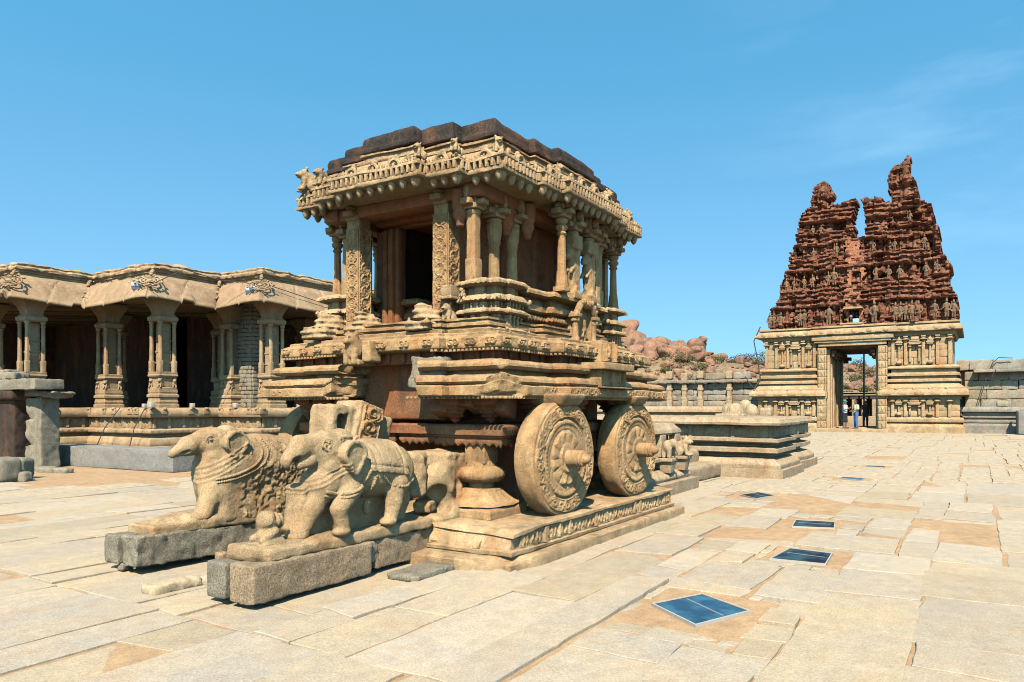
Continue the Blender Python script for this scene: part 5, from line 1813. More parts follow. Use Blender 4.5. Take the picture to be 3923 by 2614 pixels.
# ---- pillars: core, plinth, four free shafts, capital, bracket
def hall_pillar(c, main=True, src=None):
    a, bb = c
    return None
m = MB()
m.add(*sweep(rect(-.36, .36, -.36, .36), [(.03, 1.49), (.03, 1.60), (-.01, 1.62), (.01, 1.68), (-.01, 1.74), (-.01, 1.80), (.03, 1.83), (.03, 1.90), (-.02, 1.94), (-.0, 1.97), (.0, 2.12), (-.05, 2.14)], .06, .03))
m.add(*rbox((0, 0, 2.3), (.56, .56, .36), .02, .08))
m.add(*sweep(rect(-.33, .33, -.33, .33), [(-.03, 2.42), (.02, 2.46), (.04, 2.50), (.02, 2.54), (.03, 2.60), (-.03, 2.62)], .06, .03))
m.add(*rbox((.06, .06, 3.4), (.36, .36, 1.62), .015, .1))
for z in (2.9, 3.25, 3.6): m.add(*rbox((.06, .06, z), (.40, .40, .05), .01, .08))
m.add(*sweep(rect(-.34, .34, -.34, .34), [(-.04, 4.18), (.02, 4.22), (.03, 4.26), (.03, 4.33), (-.02, 4.36), (-.05, 4.40)], .06, .03))
m.add(*sweep(rect(-.30, .30, -.30, .30), [(-.04, 4.38), (-.03, 4.46), (.0, 4.56), (.05, 4.66), (.14, 4.80), (.20, 4.92), (.20, 4.98), (.12, 5.05)], .06, .03))
PCORE = m
def shaft_mb():
    q = MB()
    q.add(*rbox((0, 0, 2.78), (.15, .15, .36), .012, .07))
    q.add(*ngon_prism(8, .075, .062, 2.95, 4.05, (0, 0, 0), PI / 8, 4))
    q.add(*lathe([(.06, 4.0), (.085, 4.04), (.06, 4.08), (.09, 4.13), (.10, 4.17), (.07, 4.2)], 10))
    return q
lion = MB(); lion_at(lion, (0, 0, 2.12), .80)
pc0 = sh0 = li0 = None
PILL = [(13.55, 21.55, 1), (15.95, 19.35, 1), (11.35, 25.05, 1), (16.15, 21.6, .96), (13.7, 24.9, .98), (18.6, 19.5, 1), (21.5, 19.5, 1), (11.5, 28.2, 1), (17.3, 23.7, .95), (15.3, 27.4, .95), (12.3, 31.0, .95), (20.3, 22.6, .95)]
for i, (a, bb, sc) in enumerate(PILL):
    if i == 0:
        pc0 = PCORE.build('pillar', M_HALL, None, HW, origin=(0, 0, 1.49)); p = pc0
        sh0 = shaft_mb().build('shaft', M_HALL, None, [(0.006, 10, 2)], origin=(0, 0, 2.6))
        li0 = lion.build('lion', M_HALL, None, angle=60, origin=(0, 0, 2.1))
        place(p, (a, bb, 1.49), HALL)
    else: p = inst(pc0, (a, bb, 1.49), HALL)
    p.scale = (.86, .86, 1)
    for j, (dx, dy) in enumerate(((-.27, -.27), (-.27, .27), (.27, -.27))):
        s = sh0 if (i == 0 and j == 0) else sh0.copy()
        if s is not sh0: COL.objects.link(s)
        s.parent = p; s.location = (dx, dy, 2.6 - 1.49); WLOC[s.name] = np.array([a + dx, bb + dy, 2.6])
        if i < 5:
            l = li0 if (i == 0 and j == 0) else li0.copy()
            if l is not li0: COL.objects.link(l)
            l.parent = p; l.location = (dx, dy, 2.1 - 1.49); l.rotation_euler = (0, 0, .6 if j < 2 else 1.2)
            WLOC[l.name] = np.array([a, bb, 2.1])
# ---- grey masonry pier propping the beam
core = MB(); core.add(*box2(16.32, 16.98, 20.82, 21.44, 1.5, 5.05, .01, .4))
pier = core.build('masonry_pier', M_HALLD, HALL)
vars_ = []
for k in range(4):
    q = MB(); q.add(*rbox((0, 0, 0), (1, 1, 1), .12, .34)); vars_.append((q, k))
bricks = []
R_ = np.random.default_rng(3)
def brick_mesh(L_, k):
    q = MB(); q.add(*rbox((0, 0, 0), (L_, .12, .128), .018, .07))
    return q.build('brick', M_BEAMG, None, [(0.02, 9, 2)], origin=(0, 0, 0))
protos = {}
z = 1.58; row = 0
while z < 5.0:
    for face in (0, 1):
        xs = [0, .36, .72] if row % 2 else [0, .22, .5, .72]
        for x0, x1 in zip(xs[:-1], xs[1:]):
            L_ = round(x1 - x0 - .012, 3)
            if face == 0: pos = (16.29, 21.49 - (x0 + x1) / 2, z); rz = PI / 2
            else: pos = (16.29 + (x0 + x1) / 2, 20.79, z); rz = 0
            if L_ not in protos:
                protos[L_] = brick_mesh(L_, row); o = protos[L_]; place(o, pos, pier)
            else: o = inst(protos[L_], pos, pier)
            o.rotation_euler = (R_.normal(0, .03), R_.normal(0, .02), rz + R_.normal(0, .03))
            o.location.x += R_.normal(0, .012); o.location.y += R_.normal(0, .012)
    z += .142; row += 1

# ---- floodlights, ledge lamps, stay cables
def floodlight(c, lab):
    t = thing('floodlight', c, lab, 'floodlight', 'floodlights on the hall eave')
    c = np.array(c)
    b = MB(); b.add(*rbox(c + (0, 0, .17), (.14, .34, .27), .02, .1, rot=(0, -.35, .55))); b.build('housing', M_GREY, t)
    b = MB(); Rr = rotm(0, -.35, .55); b.add(*rbox(c + (0, 0, .17) + Rr @ np.array([-.075, 0, .055]), (.012, .29, .11), .004, .2, R=Rr)); b.build('lens', M_LAMPG, t)
    b = MB(); b.add(*rbox(c + (.03, 0, .03), (.05, .24, .10), .008, .2, rot=(0, 0, .55))); b.build('bracket', M_GREY, t)
    return t
floodlight((12.55, 21.25, 5.0), 'grey floodlight on the eave corner farther from the chariot')
floodlight((14.95, 19.10, 5.0), 'grey floodlight on the eave corner nearer the chariot roof')
LL = 'white lamp boxes along the terrace edge'
for (a, bb, s, lab) in ((12.80, 20.95, .20, 'largest white lamp box at the terrace corner beside the front pillar'), (12.82, 21.35, .13, 'small bluish lamp box left of the largest one on the terrace edge'), (15.20, 20.2, .16, 'pale lamp box on the terrace edge left of the grey masonry pier'), (14.2, 21.0, .15, 'pale lamp box on the terrace edge midway between the two front pillars'), (16.7, 18.9, .16, 'pale lamp box on the terrace right of the pillar beside the chariot')):
    b = MB(); b.add(*rbox((a, bb, 1.50 + s * .45), (s * .7, s, s * .9), .01, .2)); b.build('lamp_box', M_FRAME, None, label=lab, category='lamp', group=LL)
for i, (p, q, lab) in enumerate((((12.78, 22.6, 1.49), (12.3, 23.1, .25), 'thin dark cable hanging down the terrace, the left one of two'), ((12.78, 21.2, 1.49), (12.5, 21.6, .3), 'thin dark cable hanging down the terrace, the right one by the corner'))):
    b = MB(); p = np.array(p); q = np.array(q)
    b.add(*tube([p, p + (-.08, 0, -.1), (p + q) / 2 + (-.1, 0, 0), q], .014, 6)); b.build('cable', M_CABLE, None, label=lab, category='cable', group='cables on the terrace')
b = MB(); b.add(*tube([(12.45, 21.0, 5.05), (12.55, 20.4, 5.16), (13.2, 19.9, 5.62), (14.3, 19.8, 5.45), (15.2, 18.7, 5.35), (17.5, 18.55, 5.0), (19.5, 18.5, 4.95)], .013, 6)); b.build('cable', M_CABLE, None, label='thin dark cable lying along the curved eave between the floodlights', category='cable')
# ================================================================ things standing in the court
# new granite block before the hall
b = MB(); b.add(*rbox((10.38, 18.15, .245), (.72, 4.75, .52), .012, .12, rot=(0, 0, .055)))
def chisel(V):
    V = V.copy()
    top = V[:, 2] > .44
    k = np.abs(np.sin(V[:, 1] * PI / .24)) < .25
    V[:, 0] += np.where(top & k & (V[:, 0] < 10.2), .03, 0)
    return V
b.build('granite_block', M_BLOCK, None, [(0.02, 4, 2), (0.010, 17, 2)], label='long new grey granite block lying before the hall terrace', category='stone block', post=chisel)

# ruined posts at the left edge
def post(c, w, h, rz, name, mat, lab, notches=()):
    b = MB(); b.add(*rbox((c[0], c[1], h / 2 - .03), (w[0], w[1], h + .06), .03, .05, rot=(0, 0, 0)))
    Rz = rotm(rz=rz)
    def cut(V):
        V = V.copy()
        Q = V - np.array([c[0], c[1], 0])
        for (z0, z1, d) in notches:
            m = (Q[:, 2] > z0) & (Q[:, 2] < z1)
            k = np.clip((z1 - Q[:, 2]) / (z1 - z0), 0, 1)
            Q[:, 1] = np.where(m & (Q[:, 1] > w[1] * .3), Q[:, 1] - d * k, Q[:, 1])
            Q[:, 0] = np.where(m & (Q[:, 0] < -w[0] * .3) & (Q[:, 1] > 0), Q[:, 0] + d * .7 * k, Q[:, 0])
        k = .93 + .07 * np.clip(1 - Q[:, 2] / h, 0, 1)
        Q[:, :2] *= k[:, None]
        return Q @ Rz.T + np.array([c[0], c[1], 0])
    return b, cut
t = thing('capped_post', (9.3, 19.95, 0), 'rough notched granite post with a flat capstone, left of the new grey block', 'stone post')
b, cut = post((9.3, 19.95), (.52, .62), 1.74, .15, 'shaft', M_BEAMG, '', ((1.20, 1.42, .10), (.55, .78, .12)))
b.build('shaft', M_BEAMG, t, [(0.025, 4, 2), (0.02, 15, 2)], post=cut)
b = MB(); b.add(*rbox((9.35, 19.78, 1.84), (.62, 1.30, .17), .05, .06, rot=(.03, .03, .15)))
def bev(V):
    V = V.copy(); V[:, 1] = 19.78 + (V[:, 1] - 19.78) * np.where(V[:, 2] < 1.82, .78, 1.0); return V
b.build('capstone', M_BEAMG, t, [(0.04, 3, 2), (0.02, 14, 2)], post=bev)
t = thing('stone_shelter', (8.9, 20.9, 0), 'ruined post and lintel of dark rough granite at the left edge of the picture', 'ruined shelter')
b, cut = post((8.95, 20.65), (.42, .75), 1.70, .1, 'post', M_BEAMG, '')
b.build('post', M_HALLD, t, [(0.025, 4, 2), (0.02, 15, 2)], post=cut)
b, cut = post((9.2, 22.6), (.5, .6), 1.70, .1, 'post', M_BEAMG, '')
b.build('post', M_HALLD, t, [(0.025, 4, 2), (0.02, 15, 2)], post=cut)
b = MB(); b.add(*rbox((8.9, 20.75, 1.82), (.62, 1.2, .26), .08, .06, rot=(0, 0, .1))); b.build('corbel', M_HALLD, t, [(0.03, 4, 2)])
b = MB(); b.add(*rbox((8.95, 20.95, 2.07), (.72, 3.6, .26), .02, .07, rot=(0, 0, .08))); b.build('lintel', M_BEAMG, t, [(0.03, 3, 2), (0.025, 14, 2)])
RS = 'stones of the ruined shelter'
rock('fallen_stone', (8.9, 20.6, 2.29), (.45, .62, .20), M_BEAMG, 'largest grey stone lying on the ruined lintel', 'stone', 31, RS, res=.035, rot=.3)
rock('fallen_stone', (9.0, 21.3, 2.30), (.40, .5, .22), M_BEAMG, 'grey stone at the left end on the ruined lintel', 'stone', 32, RS, res=.035, rot=-.2)
rock('fallen_stone', (8.95, 21.0, 2.42), (.30, .55, .10), M_BEAMG, 'thin flat stone lying topmost on the ruined lintel', 'stone', 33, RS, res=.03, rot=.1)
b = MB(); R_ = np.random.default_rng(6)
for k in range(60):
    b.add(*ellipsoid((8.95 + R_.normal(0, .1), 21.0 + R_.normal(0, .25), 2.30 + R_.uniform(0, .1)), R_.uniform(.02, .05, 3), 4, 5))
b.build('rubble_heap', M_BRICKC, None, label='small heap of reddish rubble on the ruined lintel', category='rubble', kind='stuff')
rock('fallen_stone', (7.5, 17.25, .20), (.45, .62, .50), M_BEAMG, 'angular dark block at the left edge before the ruined post', 'stone', 34, RS, amp=.10, res=.035, rot=.5)
rock('fallen_stone', (7.05, 16.9, .22), (.5, .8, .52), M_BEAMG, 'large pale block cut by the left edge of the picture', 'stone', 35, RS, amp=.06, res=.04, rot=.2)
rock('fallen_stone', (7.35, 16.55, .07), (.22, .28, .22), M_BEAMG, 'small block on the paving at the foot of the angular dark one', 'stone', 36, RS, amp=.12, res=.025, rot=.3)
rock('fallen_stone', (8.85, 19.2, .0), (.30, .95, .16), M_BEAMG, 'flat kerb stone on the sand before the capped post', 'stone', 37, RS, amp=.12, res=.03, rot=.2)
rock('fallen_stone', (8.75, 18.2, .02), (.25, .9, .15), M_BEAMG, 'second flat kerb stone nearer the new grey block', 'stone', 38, RS, amp=.14, res=.03, rot=.25)

# ---- stepped platform on the right
PT = thing('stepped_platform', (18.5, 8, 0), 'moulded stone platform with worn elephant friezes beyond the chariot', 'stone platform')
q = np.array([(16.05, 3.42), (18.2, 3.42), (18.2, 3.58), (20.9, 3.58), (20.9, 16), (16.05, 16)], float)
def psc(V, s, prof):
    V = V.copy(); z = V[..., 2]
    w = np.abs(np.sin(s * PI / .16))[None, :]
    V[..., 2] = np.where((z > .27) & (z < .31), z + .03 * (1 - w), z)
    return V
def pwear(V):
    V = V.copy()
    V[:, 2] += .02 * fbm(V, .8, 2, 9)
    d = np.hypot(V[:, 0] - 16.05, V[:, 1] - 3.42)
    return V
b = MB(); b.add(*sweep(q, [(.02, -.05), (.02, .18), (-.03, .185)], .12, .05)); b.build('kerb_course', M_PLAT, PT, HW, post=pwear)
b = MB(); b.add(*sweep(offset_poly(q, 0), [(-.06, .18), (-.05, .27), (-.08, .31), (-.15, .37), (-.24, .40), (-.34, .42), (-.36, .47)], .035, .03, mod=psc)); b.build('base_moulding', M_PLAT, PT, HW, post=pwear)
b = MB(); b.add(*sweep(q, [(-.36, .46), (-.36, .50), (-.16, .51), (-.13, .53), (-.13, .61), (-.18, .62), (-.34, .65), (-.36, .70), (-.24, .72), (-.14, .74), (-.12, .76), (-.12, .82), (-.18, .83), (-.34, .84), (-.34, 1.11)], .10, .04)); b.build('middle_moulding', M_PLAT, PT, HW, post=pwear)
b = MB(); b.add(*sweep(q, [(-.34, 1.10), (-.12, 1.105), (-.06, 1.12), (-.05, 1.17), (-.09, 1.22), (-.10, 1.25), (-.16, 1.27), (-1.0, 1.285)], .09, .03)); b.build('top_slab', M_PLAT, PT, [(0.022, 4, 3), (0.01, 16, 2)], post=pwear)
b = MB()
def ele_fr(Wd, seed):
    R = np.random.default_rng(seed)
    def f(U, V):
        H = np.zeros_like(U); x = .25
        while x < Wd - .2:
            s = R.choice([-1, 1])
            H = np.maximum(H, dome(np.hypot((U - x) / 1.6, V - .14), .09)); H = np.maximum(H, dome(np.hypot(U - x - s * .17, V - .15), .065))
            for dx in (-.1, .08): H = np.maximum(H, dome(seg2(U, V, (x + dx, .1), (x + dx, 0)), .03))
            H = np.maximum(H, dome(seg2(U, V, (x + s * .21, .14), (x + s * .24, .02)), .025)); x += R.uniform(.5, .7)
        j = np.abs((U / .95 - np.round(U / .95)) * .95)
        return np.where(j < .045, .05, H * .6)
    return f
b.add(*relief((16.375, 15, .845), (0, -1, 0), (0, 0, 1), 11.2, .25, ele_fr(11.2, 2), .03, .03))
b.add(*relief((16.40, 3.775, .845), (1, 0, 0), (0, 0, 1), 4.4, .25, ele_fr(4.4, 3), .03, .03))
b.build('elephant_frieze', M_PLAT, PT, [(0.01, 10, 2)])
LB = 'carved stone balls on the stepped platform'
def lotus_ball(c, s, lab, seed, flat=1.0):
    c = np.array(c, float)
    def f(P):
        Q = P - c
        d = s_ell(Q, (0, 0, s * .62), (s * .8, s * .8, s * flat))
        d = smin(d, s_box(Q, (0, 0, .03), (s * .7, s * .7, .06), .02), .05)
        th = np.arctan2(Q[:, 1], Q[:, 0])
        return d - .014 * np.abs(np.sin(th * 5)) + .02 * fbm(P, 8, 2, seed)
    b = MB(); V, F = nets(f, c - (s * 1.1, s * 1.1, .06), c + (s * 1.1, s * 1.1, s * 1.9), .025); b.add(V, F)
    b.build('stone_ball', M_PLAT, None, angle=180, label=lab, category='carved ball', group=LB)
lotus_ball((19.6, 5.55, 1.27), .21, 'leftmost egg shaped stone ball on the stepped platform', 1)
lotus_ball((19.2, 5.28, 1.27), .24, 'wide ribbed stone drum between the balls on the stepped platform', 2, .8)
lotus_ball((19.9, 5.20, 1.30), .22, 'tall split shell of stone behind the ribbed drum', 3, 1.25)
lotus_ball((19.5, 4.93, 1.28), .19, 'rightmost egg shaped stone ball on the stepped platform', 4)
rock('loose_slab', (18.9, 5.3, 1.30), (.25, .75, .09), M_PLAT, 'flat broken slab lying before the stone balls on the platform', 'stone slab', 51, None, res=.03)
rock('loose_block', (19.7, 4.62, 1.37), (.3, .32, .25), M_PLAT, 'square grey block right of the stone balls on the platform', 'stone block', 52, None, amp=.06, res=.03)

# ---- small moulded altar behind the chariot
AT = thing('moulded_altar', (12.2, 5.4, 0), 'small moulded stone altar with bracketed animals, right behind the chariot', 'altar')
q = rect(10.75, 13.55, 4.40, 7.2)
b = MB(); b.add(*sweep(q, [(.0, -.05), (.0, .20), (-.03, .205), (-.3, .21)], .1, .04)); b.build('kerb_course', M_PLAT, AT, HW)
b = MB(); b.add(*sweep(offset_poly(q, -.12), [(-.02, .20), (.0, .26), (-.02, .29), (-.10, .36), (-.18, .39), (-.30, .41), (-.30, .52), (-.14, .53), (-.12, .55), (-.12, .60), (-.2, .62), (-.32, .63), (-.32, 1.02)], .035, .03, mod=psc)); b.build('base_moulding', M_PLAT, AT, HW)
b = MB(); b.add(*sweep(offset_poly(q, -.30), [(-.10, 1.0), (.02, 1.01), (.05, 1.04), (.03, 1.10), (-.03, 1.16), (-.06, 1.20), (-.2, 1.215)], .06, .03)); b.build('top_slab', M_PLAT, AT, [(0.02, 4, 3), (0.01, 16, 2)])
def small_ele(P):
    d = s_ell(P, (0, 0, .20), (.17, .09, .12))
    d = smin(d, s_ell(P, (-.03, -.09, .26), (.075, .08, .085)), .03)
    d = smin(d, s_cap(P, (-.03, -.14, .25), (-.02, -.20, .06), .04, .025), .02)
    for x in (-.10, .10):
        for y in (-.05, .05): d = smin(d, s_cap(P, (x, y, .16), (x, y, .02), .045, .04), .02)
    d = smin(d, s_ell(P, (.06, -.11, .25), (.05, .02, .07)), .01)
    return d + .006 * fbm(P, 22, 2, 3)
for (a, kind, lab) in ((12.35, 0, 'elephant bracket figure'), (13.1, 1, 'lion bracket figure')):
    b = MB()
    bb = 4.56
    b.add(*rbox((a, bb, .585), (.34, .24, .06), .01, .06)); b.add(*rbox((a, bb + .02, .46), (.18, .18, .22), .01, .06, taper=1.4))
    if kind == 0:
        V, F = nets(small_ele, (-.24, -.28, 0), (.24, .16, .42), .016); b.add(V + np.array([a, bb, .61]), F)
    else: lion_at(b, (a, bb, .61), 1.0, PI / 2)
    b.add(*rbox((a + .02, bb + .16, .82), (.26, .14, .4), .02, .06))
    b.build('bracket_animal', M_PLAT, AT, [(0.006, 20, 2)], angle=60)
ST = 'kerb stones behind the altar'
rock('kerb_stone', (14.9, 4.98, .14), (2.3, .55, .36), M_PLAT, 'long pitted kerb stone between the altar and the stepped platform', 'kerb stone', 61, ST, amp=.03, res=.045)
rock('kerb_stone', (15.0, 5.5, .30), (2.6, .5, .55), M_PLAT, 'moulded kerb stone behind the pitted one beside the altar', 'kerb stone', 62, ST, amp=.03, res=.05)
rock('kerb_stone', (10.45, 4.55, .1), (.6, .6, .22), M_PLAT, 'squat kerb stone between the plinth and the altar', 'kerb stone', 63, ST, amp=.03, res=.04)
# ================================================================ gate tower
GT = thing('gate_tower', (53, 6.45, 0), 'ruined gateway tower with two jagged red brick horns over a carved granite base', 'gate tower')
GN = [(0.02, 1.5, 2), (0.012, 6, 2)]
# wings as plan polygons (front at a = 50), mirrored about b = 6.45
def wing(right):
    if right: q = np.array([(50.0, 4.25), (50.0, 1.0), (56, 1.0), (56, 4.25)])
    else: q = np.array([(50.0, 11.9), (50.0, 8.65), (56, 8.65), (56, 11.9)])
    return q
def gscal(V, s, prof):
    V = V.copy(); z = V[..., 2]
    w = np.abs(np.sin(s * PI / .3))[None, :]
    for z0, z1 in ((3.83, 3.89), (.36, .44)):
        V[..., 2] = np.where((z > z0) & (z < z1), z + .05 * (1 - w), z)
    return V
PROF_LOW = [(.52, -.1), (.52, .34), (.46, .36), (.46, .40), (.40, .50), (.30, .56), (.30, .62), (.46, .64), (.48, .70), (.48, .82), (.40, .90), (.28, .92), (.22, .95), (.22, 2.0), (.30, 2.02), (.32, 2.18)]
PROF_COR = [(.35, 2.17), (.66, 2.20), (.72, 2.24), (.72, 2.42), (.66, 2.56), (.58, 2.60), (.58, 2.68), (.48, 2.70), (.30, 2.86), (.16, 2.95)]
PROF_MID = [(.10, 2.94), (.10, 3.02), (.30, 3.04), (.30, 3.17), (.20, 3.22), (.08, 3.24), (.08, 3.38), (.26, 3.40), (.26, 3.54), (.16, 3.58), (.06, 3.60), (.06, 3.80), (.24, 3.83), (.26, 3.90), (.20, 3.99), (.10, 4.03), (.0, 4.05)]
for rgt in (1, 0):
    q = wing(rgt)
    for nm, pf in (('lower_wall', PROF_LOW), ('ledge_cornice', PROF_COR), ('middle_moulding', PROF_MID)):
        b = MB(); b.add(*sweep(q, pf, .16, .08, mod=gscal if nm != 'lower_wall' else None)); b.build(nm, M_GATE, GT, GN)
    b = MB(); b.add(*sweep(q, [(-.12, 4.04), (-.12, 5.80), (.0, 5.81), (.04, 5.9), (.10, 6.0), (.10, 6.06)], .2, .2)); b.build('upper_wall', M_GATE, GT, GN)
# wall stones laid in courses in front of the core
R_ = np.random.default_rng(21)
protos = {}
def stone_block(w, h, d, key, name, pos, parent, mat, r=.02, res=.14):
    k = (round(w, 2), round(h, 2), key)
    if k not in protos:
        m_ = MB(); m_.add(*rbox((0, 0, 0), (d, w, h), r, res))
        o = m_.build(name, mat, None, [(r * 1.2, 2.5, 2), (r * .6, 9, 2)], origin=(0, 0, 0)); protos[k] = o; place(o, pos, parent)
        return o
    return inst(protos[k], pos, parent)
WS = [.5, .7, .9, 1.1]
def courses(b0, b1, z0, z1, ch, a, d, parent, mat, seed, name='wall_stone', gap=.012, skip=None, ragged=None, r=.02):
    R = np.random.default_rng(seed)
    z = z0
    n = max(1, int(round((z1 - z0) / ch))); h = (z1 - z0) / n
    for k in range(n):
        x = b0
        while x < b1 - .05:
            w = float(R.choice(WS))
            if b1 - x - w < .35: w = round(b1 - x, 2)
            w = min(w, round(b1 - x, 2))
            if skip is None or not skip(x + w / 2, z + h / 2):
                o = stone_block(w - gap, h - gap, d, mat.name + str(r), name, (a + R.normal(0, .012) + (d / 2 if False else 0), x + w / 2, z + h / 2), parent, mat, r)
                o.rotation_euler = (R.normal(0, .006), R.normal(0, .01), R.normal(0, .008))
            x += w
        z += h
for (b0, b1) in ((1.12, 4.5), (8.4, 11.78)):
    courses(b0, b1, 4.06, 5.78, .43, 50.10, .2, GT, M_GATE, int(b0 * 7))
    courses(b0 - .4 if b0 < 2 else b0, b1 if b0 < 2 else b1 + .4, .96, 2.0, .35, 49.82, .12, GT, M_GATE, int(b0 * 9))
# door jambs: carved blocks one over another
for bb in (4.75, 8.2):
    z = .22; k = 0
    while z < 5.25:
        h = .46
        m_ = MB(); 
        w = .50 if k != 4 else .62
        m_.add(*rbox((49.72 if k < 5 else 49.86, bb, z + h / 2), (.5, w, h - .015), .02, .09))
        m_.add(*relief((49.46 if k < 5 else 49.60, bb + .18, z + .06), (0, -1, 0), (0, 0, 1), .36, .33, niche_panel(1, .36, .33, k + int(bb)), .03, .02))
        m_.build('jamb_stone', M_GATE, GT, [(0.012, 4, 2)])
        z += h; k += 1
    y0, y1 = (4.5, 5.14) if bb < 6 else (7.80, 8.45)
    b = MB(); b.add(*box2(50.15, 55.8, y0, y1, .0, 5.4, .02, .4))
    for x_ in (50.5, 51.3, 52.8, 54.5): b.add(*box2(x_, x_ + .35, y0 - .08, y1 + .08, .0, 5.1, .02, .3))
    b.build('passage_wall', M_GATE, GT, GN)
b = MB()
for k, (x, dz, sp) in enumerate(((50.35, 5.02, .35), (50.9, 4.9, .55), (51.7, 4.9, .6), (53.2, 4.9, .6), (55.2, 4.85, .6))):
    for s, bb in ((1, 5.2), (-1, 7.7)):
        b.add(*rbox((x, bb + s * sp * .4, dz), (.5, sp * .8, .22), .02, .2)); b.add(*rbox((x, bb + s * sp * .25, dz - .2), (.45, sp * .45, .2), .02, .2))
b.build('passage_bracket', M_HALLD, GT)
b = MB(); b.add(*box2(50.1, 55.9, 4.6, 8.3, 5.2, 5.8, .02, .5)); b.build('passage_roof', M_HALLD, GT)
b = MB(); b.add(*box2(49.3, 51.0, 4.4, 8.55, -.05, .20, .03, .2)); b.add(*box2(51.0, 56, 4.6, 8.3, -.05, .24, .03, .4)); b.build('threshold', M_GATE, GT, GN)
b = MB(); b.add(*box2(49.70, 50.3, 4.55, 8.42, 5.36, 5.58, .02, .2)); b.add(*box2(49.60, 50.3, 4.3, 8.65, 5.58, 5.72, .02, .2)); b.add(*box2(49.52, 50.3, 4.15, 8.8, 5.72, 6.02, .03, .2)); b.build('lintel', M_GATE, GT, GN)
# pilasters, pots and niches
PB = [(4.21, 0), (3.88, 1), (3.53, 0), (3.05, 2), (2.6, 0), (2.25, 1), (1.87, 0), (1.24, 0)]
def ornament(kind, bb, z0, z1, a, m_):
    if kind == 0:
        m_.add(*rbox((a - .05, bb, (z0 + z1) / 2), (.14, .17, z1 - z0), .01, .15))
        zc = z1 - .12 * (z1 - z0)
        m_.add(*lathe([(.10, zc - .14), (.06, zc - .1), (.17, zc - .03), (.22, zc), (.15, zc + .04), (.08, zc + .08)], 12, (a - .08, bb, 0)))
        m_.add(*rbox((a - .08, bb, z1 - .04), (.22, .24, .08), .01, .2))
    elif kind == 1:
        m_.add(*rbox((a - .05, bb, (z0 + z1) / 2), (.10, .09, z1 - z0), .01, .2))
        m_.add(*lathe([(.06, z0), (.08, z0 + .04), (.17, z0 + .10), (.18, z0 + .17), (.10, z0 + .23), (.06, z0 + .26)], 14, (a - .10, bb, 0)))
        zc = z0 + .72 * (z1 - z0)
        for w, dz in ((.34, 0), (.40, .10), (.28, .17)): m_.add(*rbox((a - .10, bb, zc + dz), (.24, w, .07), .015, .2))
        m_.add(*ellipsoid((a - .1, bb, zc + .27), (.10, .13, .10), 6, 10))
    else:
        m_.add(*rbox((a - .04, bb + .24, z0 + .42 * (z1 - z0)), (.14, .11, .62 * (z1 - z0)), .01, .2)); m_.add(*rbox((a - .04, bb - .24, z0 + .42 * (z1 - z0)), (.14, .11, .62 * (z1 - z0)), .01, .2))
        zc = z0 + .72 * (z1 - z0)
        for w, dz in ((.60, 0), (.72, .08), (.5, .18)): m_.add(*rbox((a - .12, bb, zc + dz), (.30, w, .08), .015, .2))
        for s in (-.26, .26): m_.add(*rbox((a - .10, bb + s, zc - .14), (.22, .16, .09), .02, .2))
        m_.add(*rbox((a - .08, bb, zc + .34), (.16, .42, .20), .03, .2))
for bb, kind in PB:
    for b2 in (bb, 12.9 - bb):
        m_ = MB(); ornament(kind, b2, 4.06, 5.80, 49.98, m_); m_.build(('pilaster', 'pot_pilaster', 'niche')[kind], M_GATE, GT, [(0.008, 5, 2)])
        m_ = MB(); ornament(kind, b2, .96, 2.0, 49.74, m_); m_.build(('pilaster', 'pot_pilaster', 'niche')[kind], M_GATE, GT, [(0.008, 5, 2)])
# main cornice with worn roundels
q = np.array([(50.0, 8.6), (49.8, 8.6), (49.8, 4.3), (50.0, 4.3), (50.0, 1.0), (56, 1.0), (56, 11.9), (50.0, 11.9)])
b = MB(); b.add(*sweep(q, [(.05, 6.03), (.36, 6.05), (.40, 6.09), (.40, 6.22), (.34, 6.36), (.26, 6.42), (.14, 6.44), (.12, 6.50), (.24, 6.52), (.24, 6.60), (.1, 6.64), (-1, 6.65)], .16, .06)); b.build('main_cornice', M_GATE, GT, [(0.03, 2, 2), (0.015, 7, 2)])
m_ = MB()
R_ = np.random.default_rng(2)
x = 1.1
while x < 12:
    a_ = 49.62 if 4.3 > x or x > 8.6 else 49.42
    m_.add(*ellipsoid((a_, x, 6.24), (.06, .19, .14), 6, 10))
    if R_.random() < .8: m_.add(*rbox((a_ - .01, x + .42, 6.14), (.08, .34, .05), .01, .3))
    a_ = 49.30
    if x < 4.6 or x > 8.3:
        m_.add(*rbox((a_, x, 2.36), (.08, .5, .16), .02, .2)); m_.add(*ellipsoid((a_ + .12, x + .3, 2.62), (.10, .10, .09), 5, 8))
    x += R_.uniform(.8, 1.0)
m_.build('cornice_roundel', M_GATE, GT, [(0.02, 5, 2)], kind='stuff')

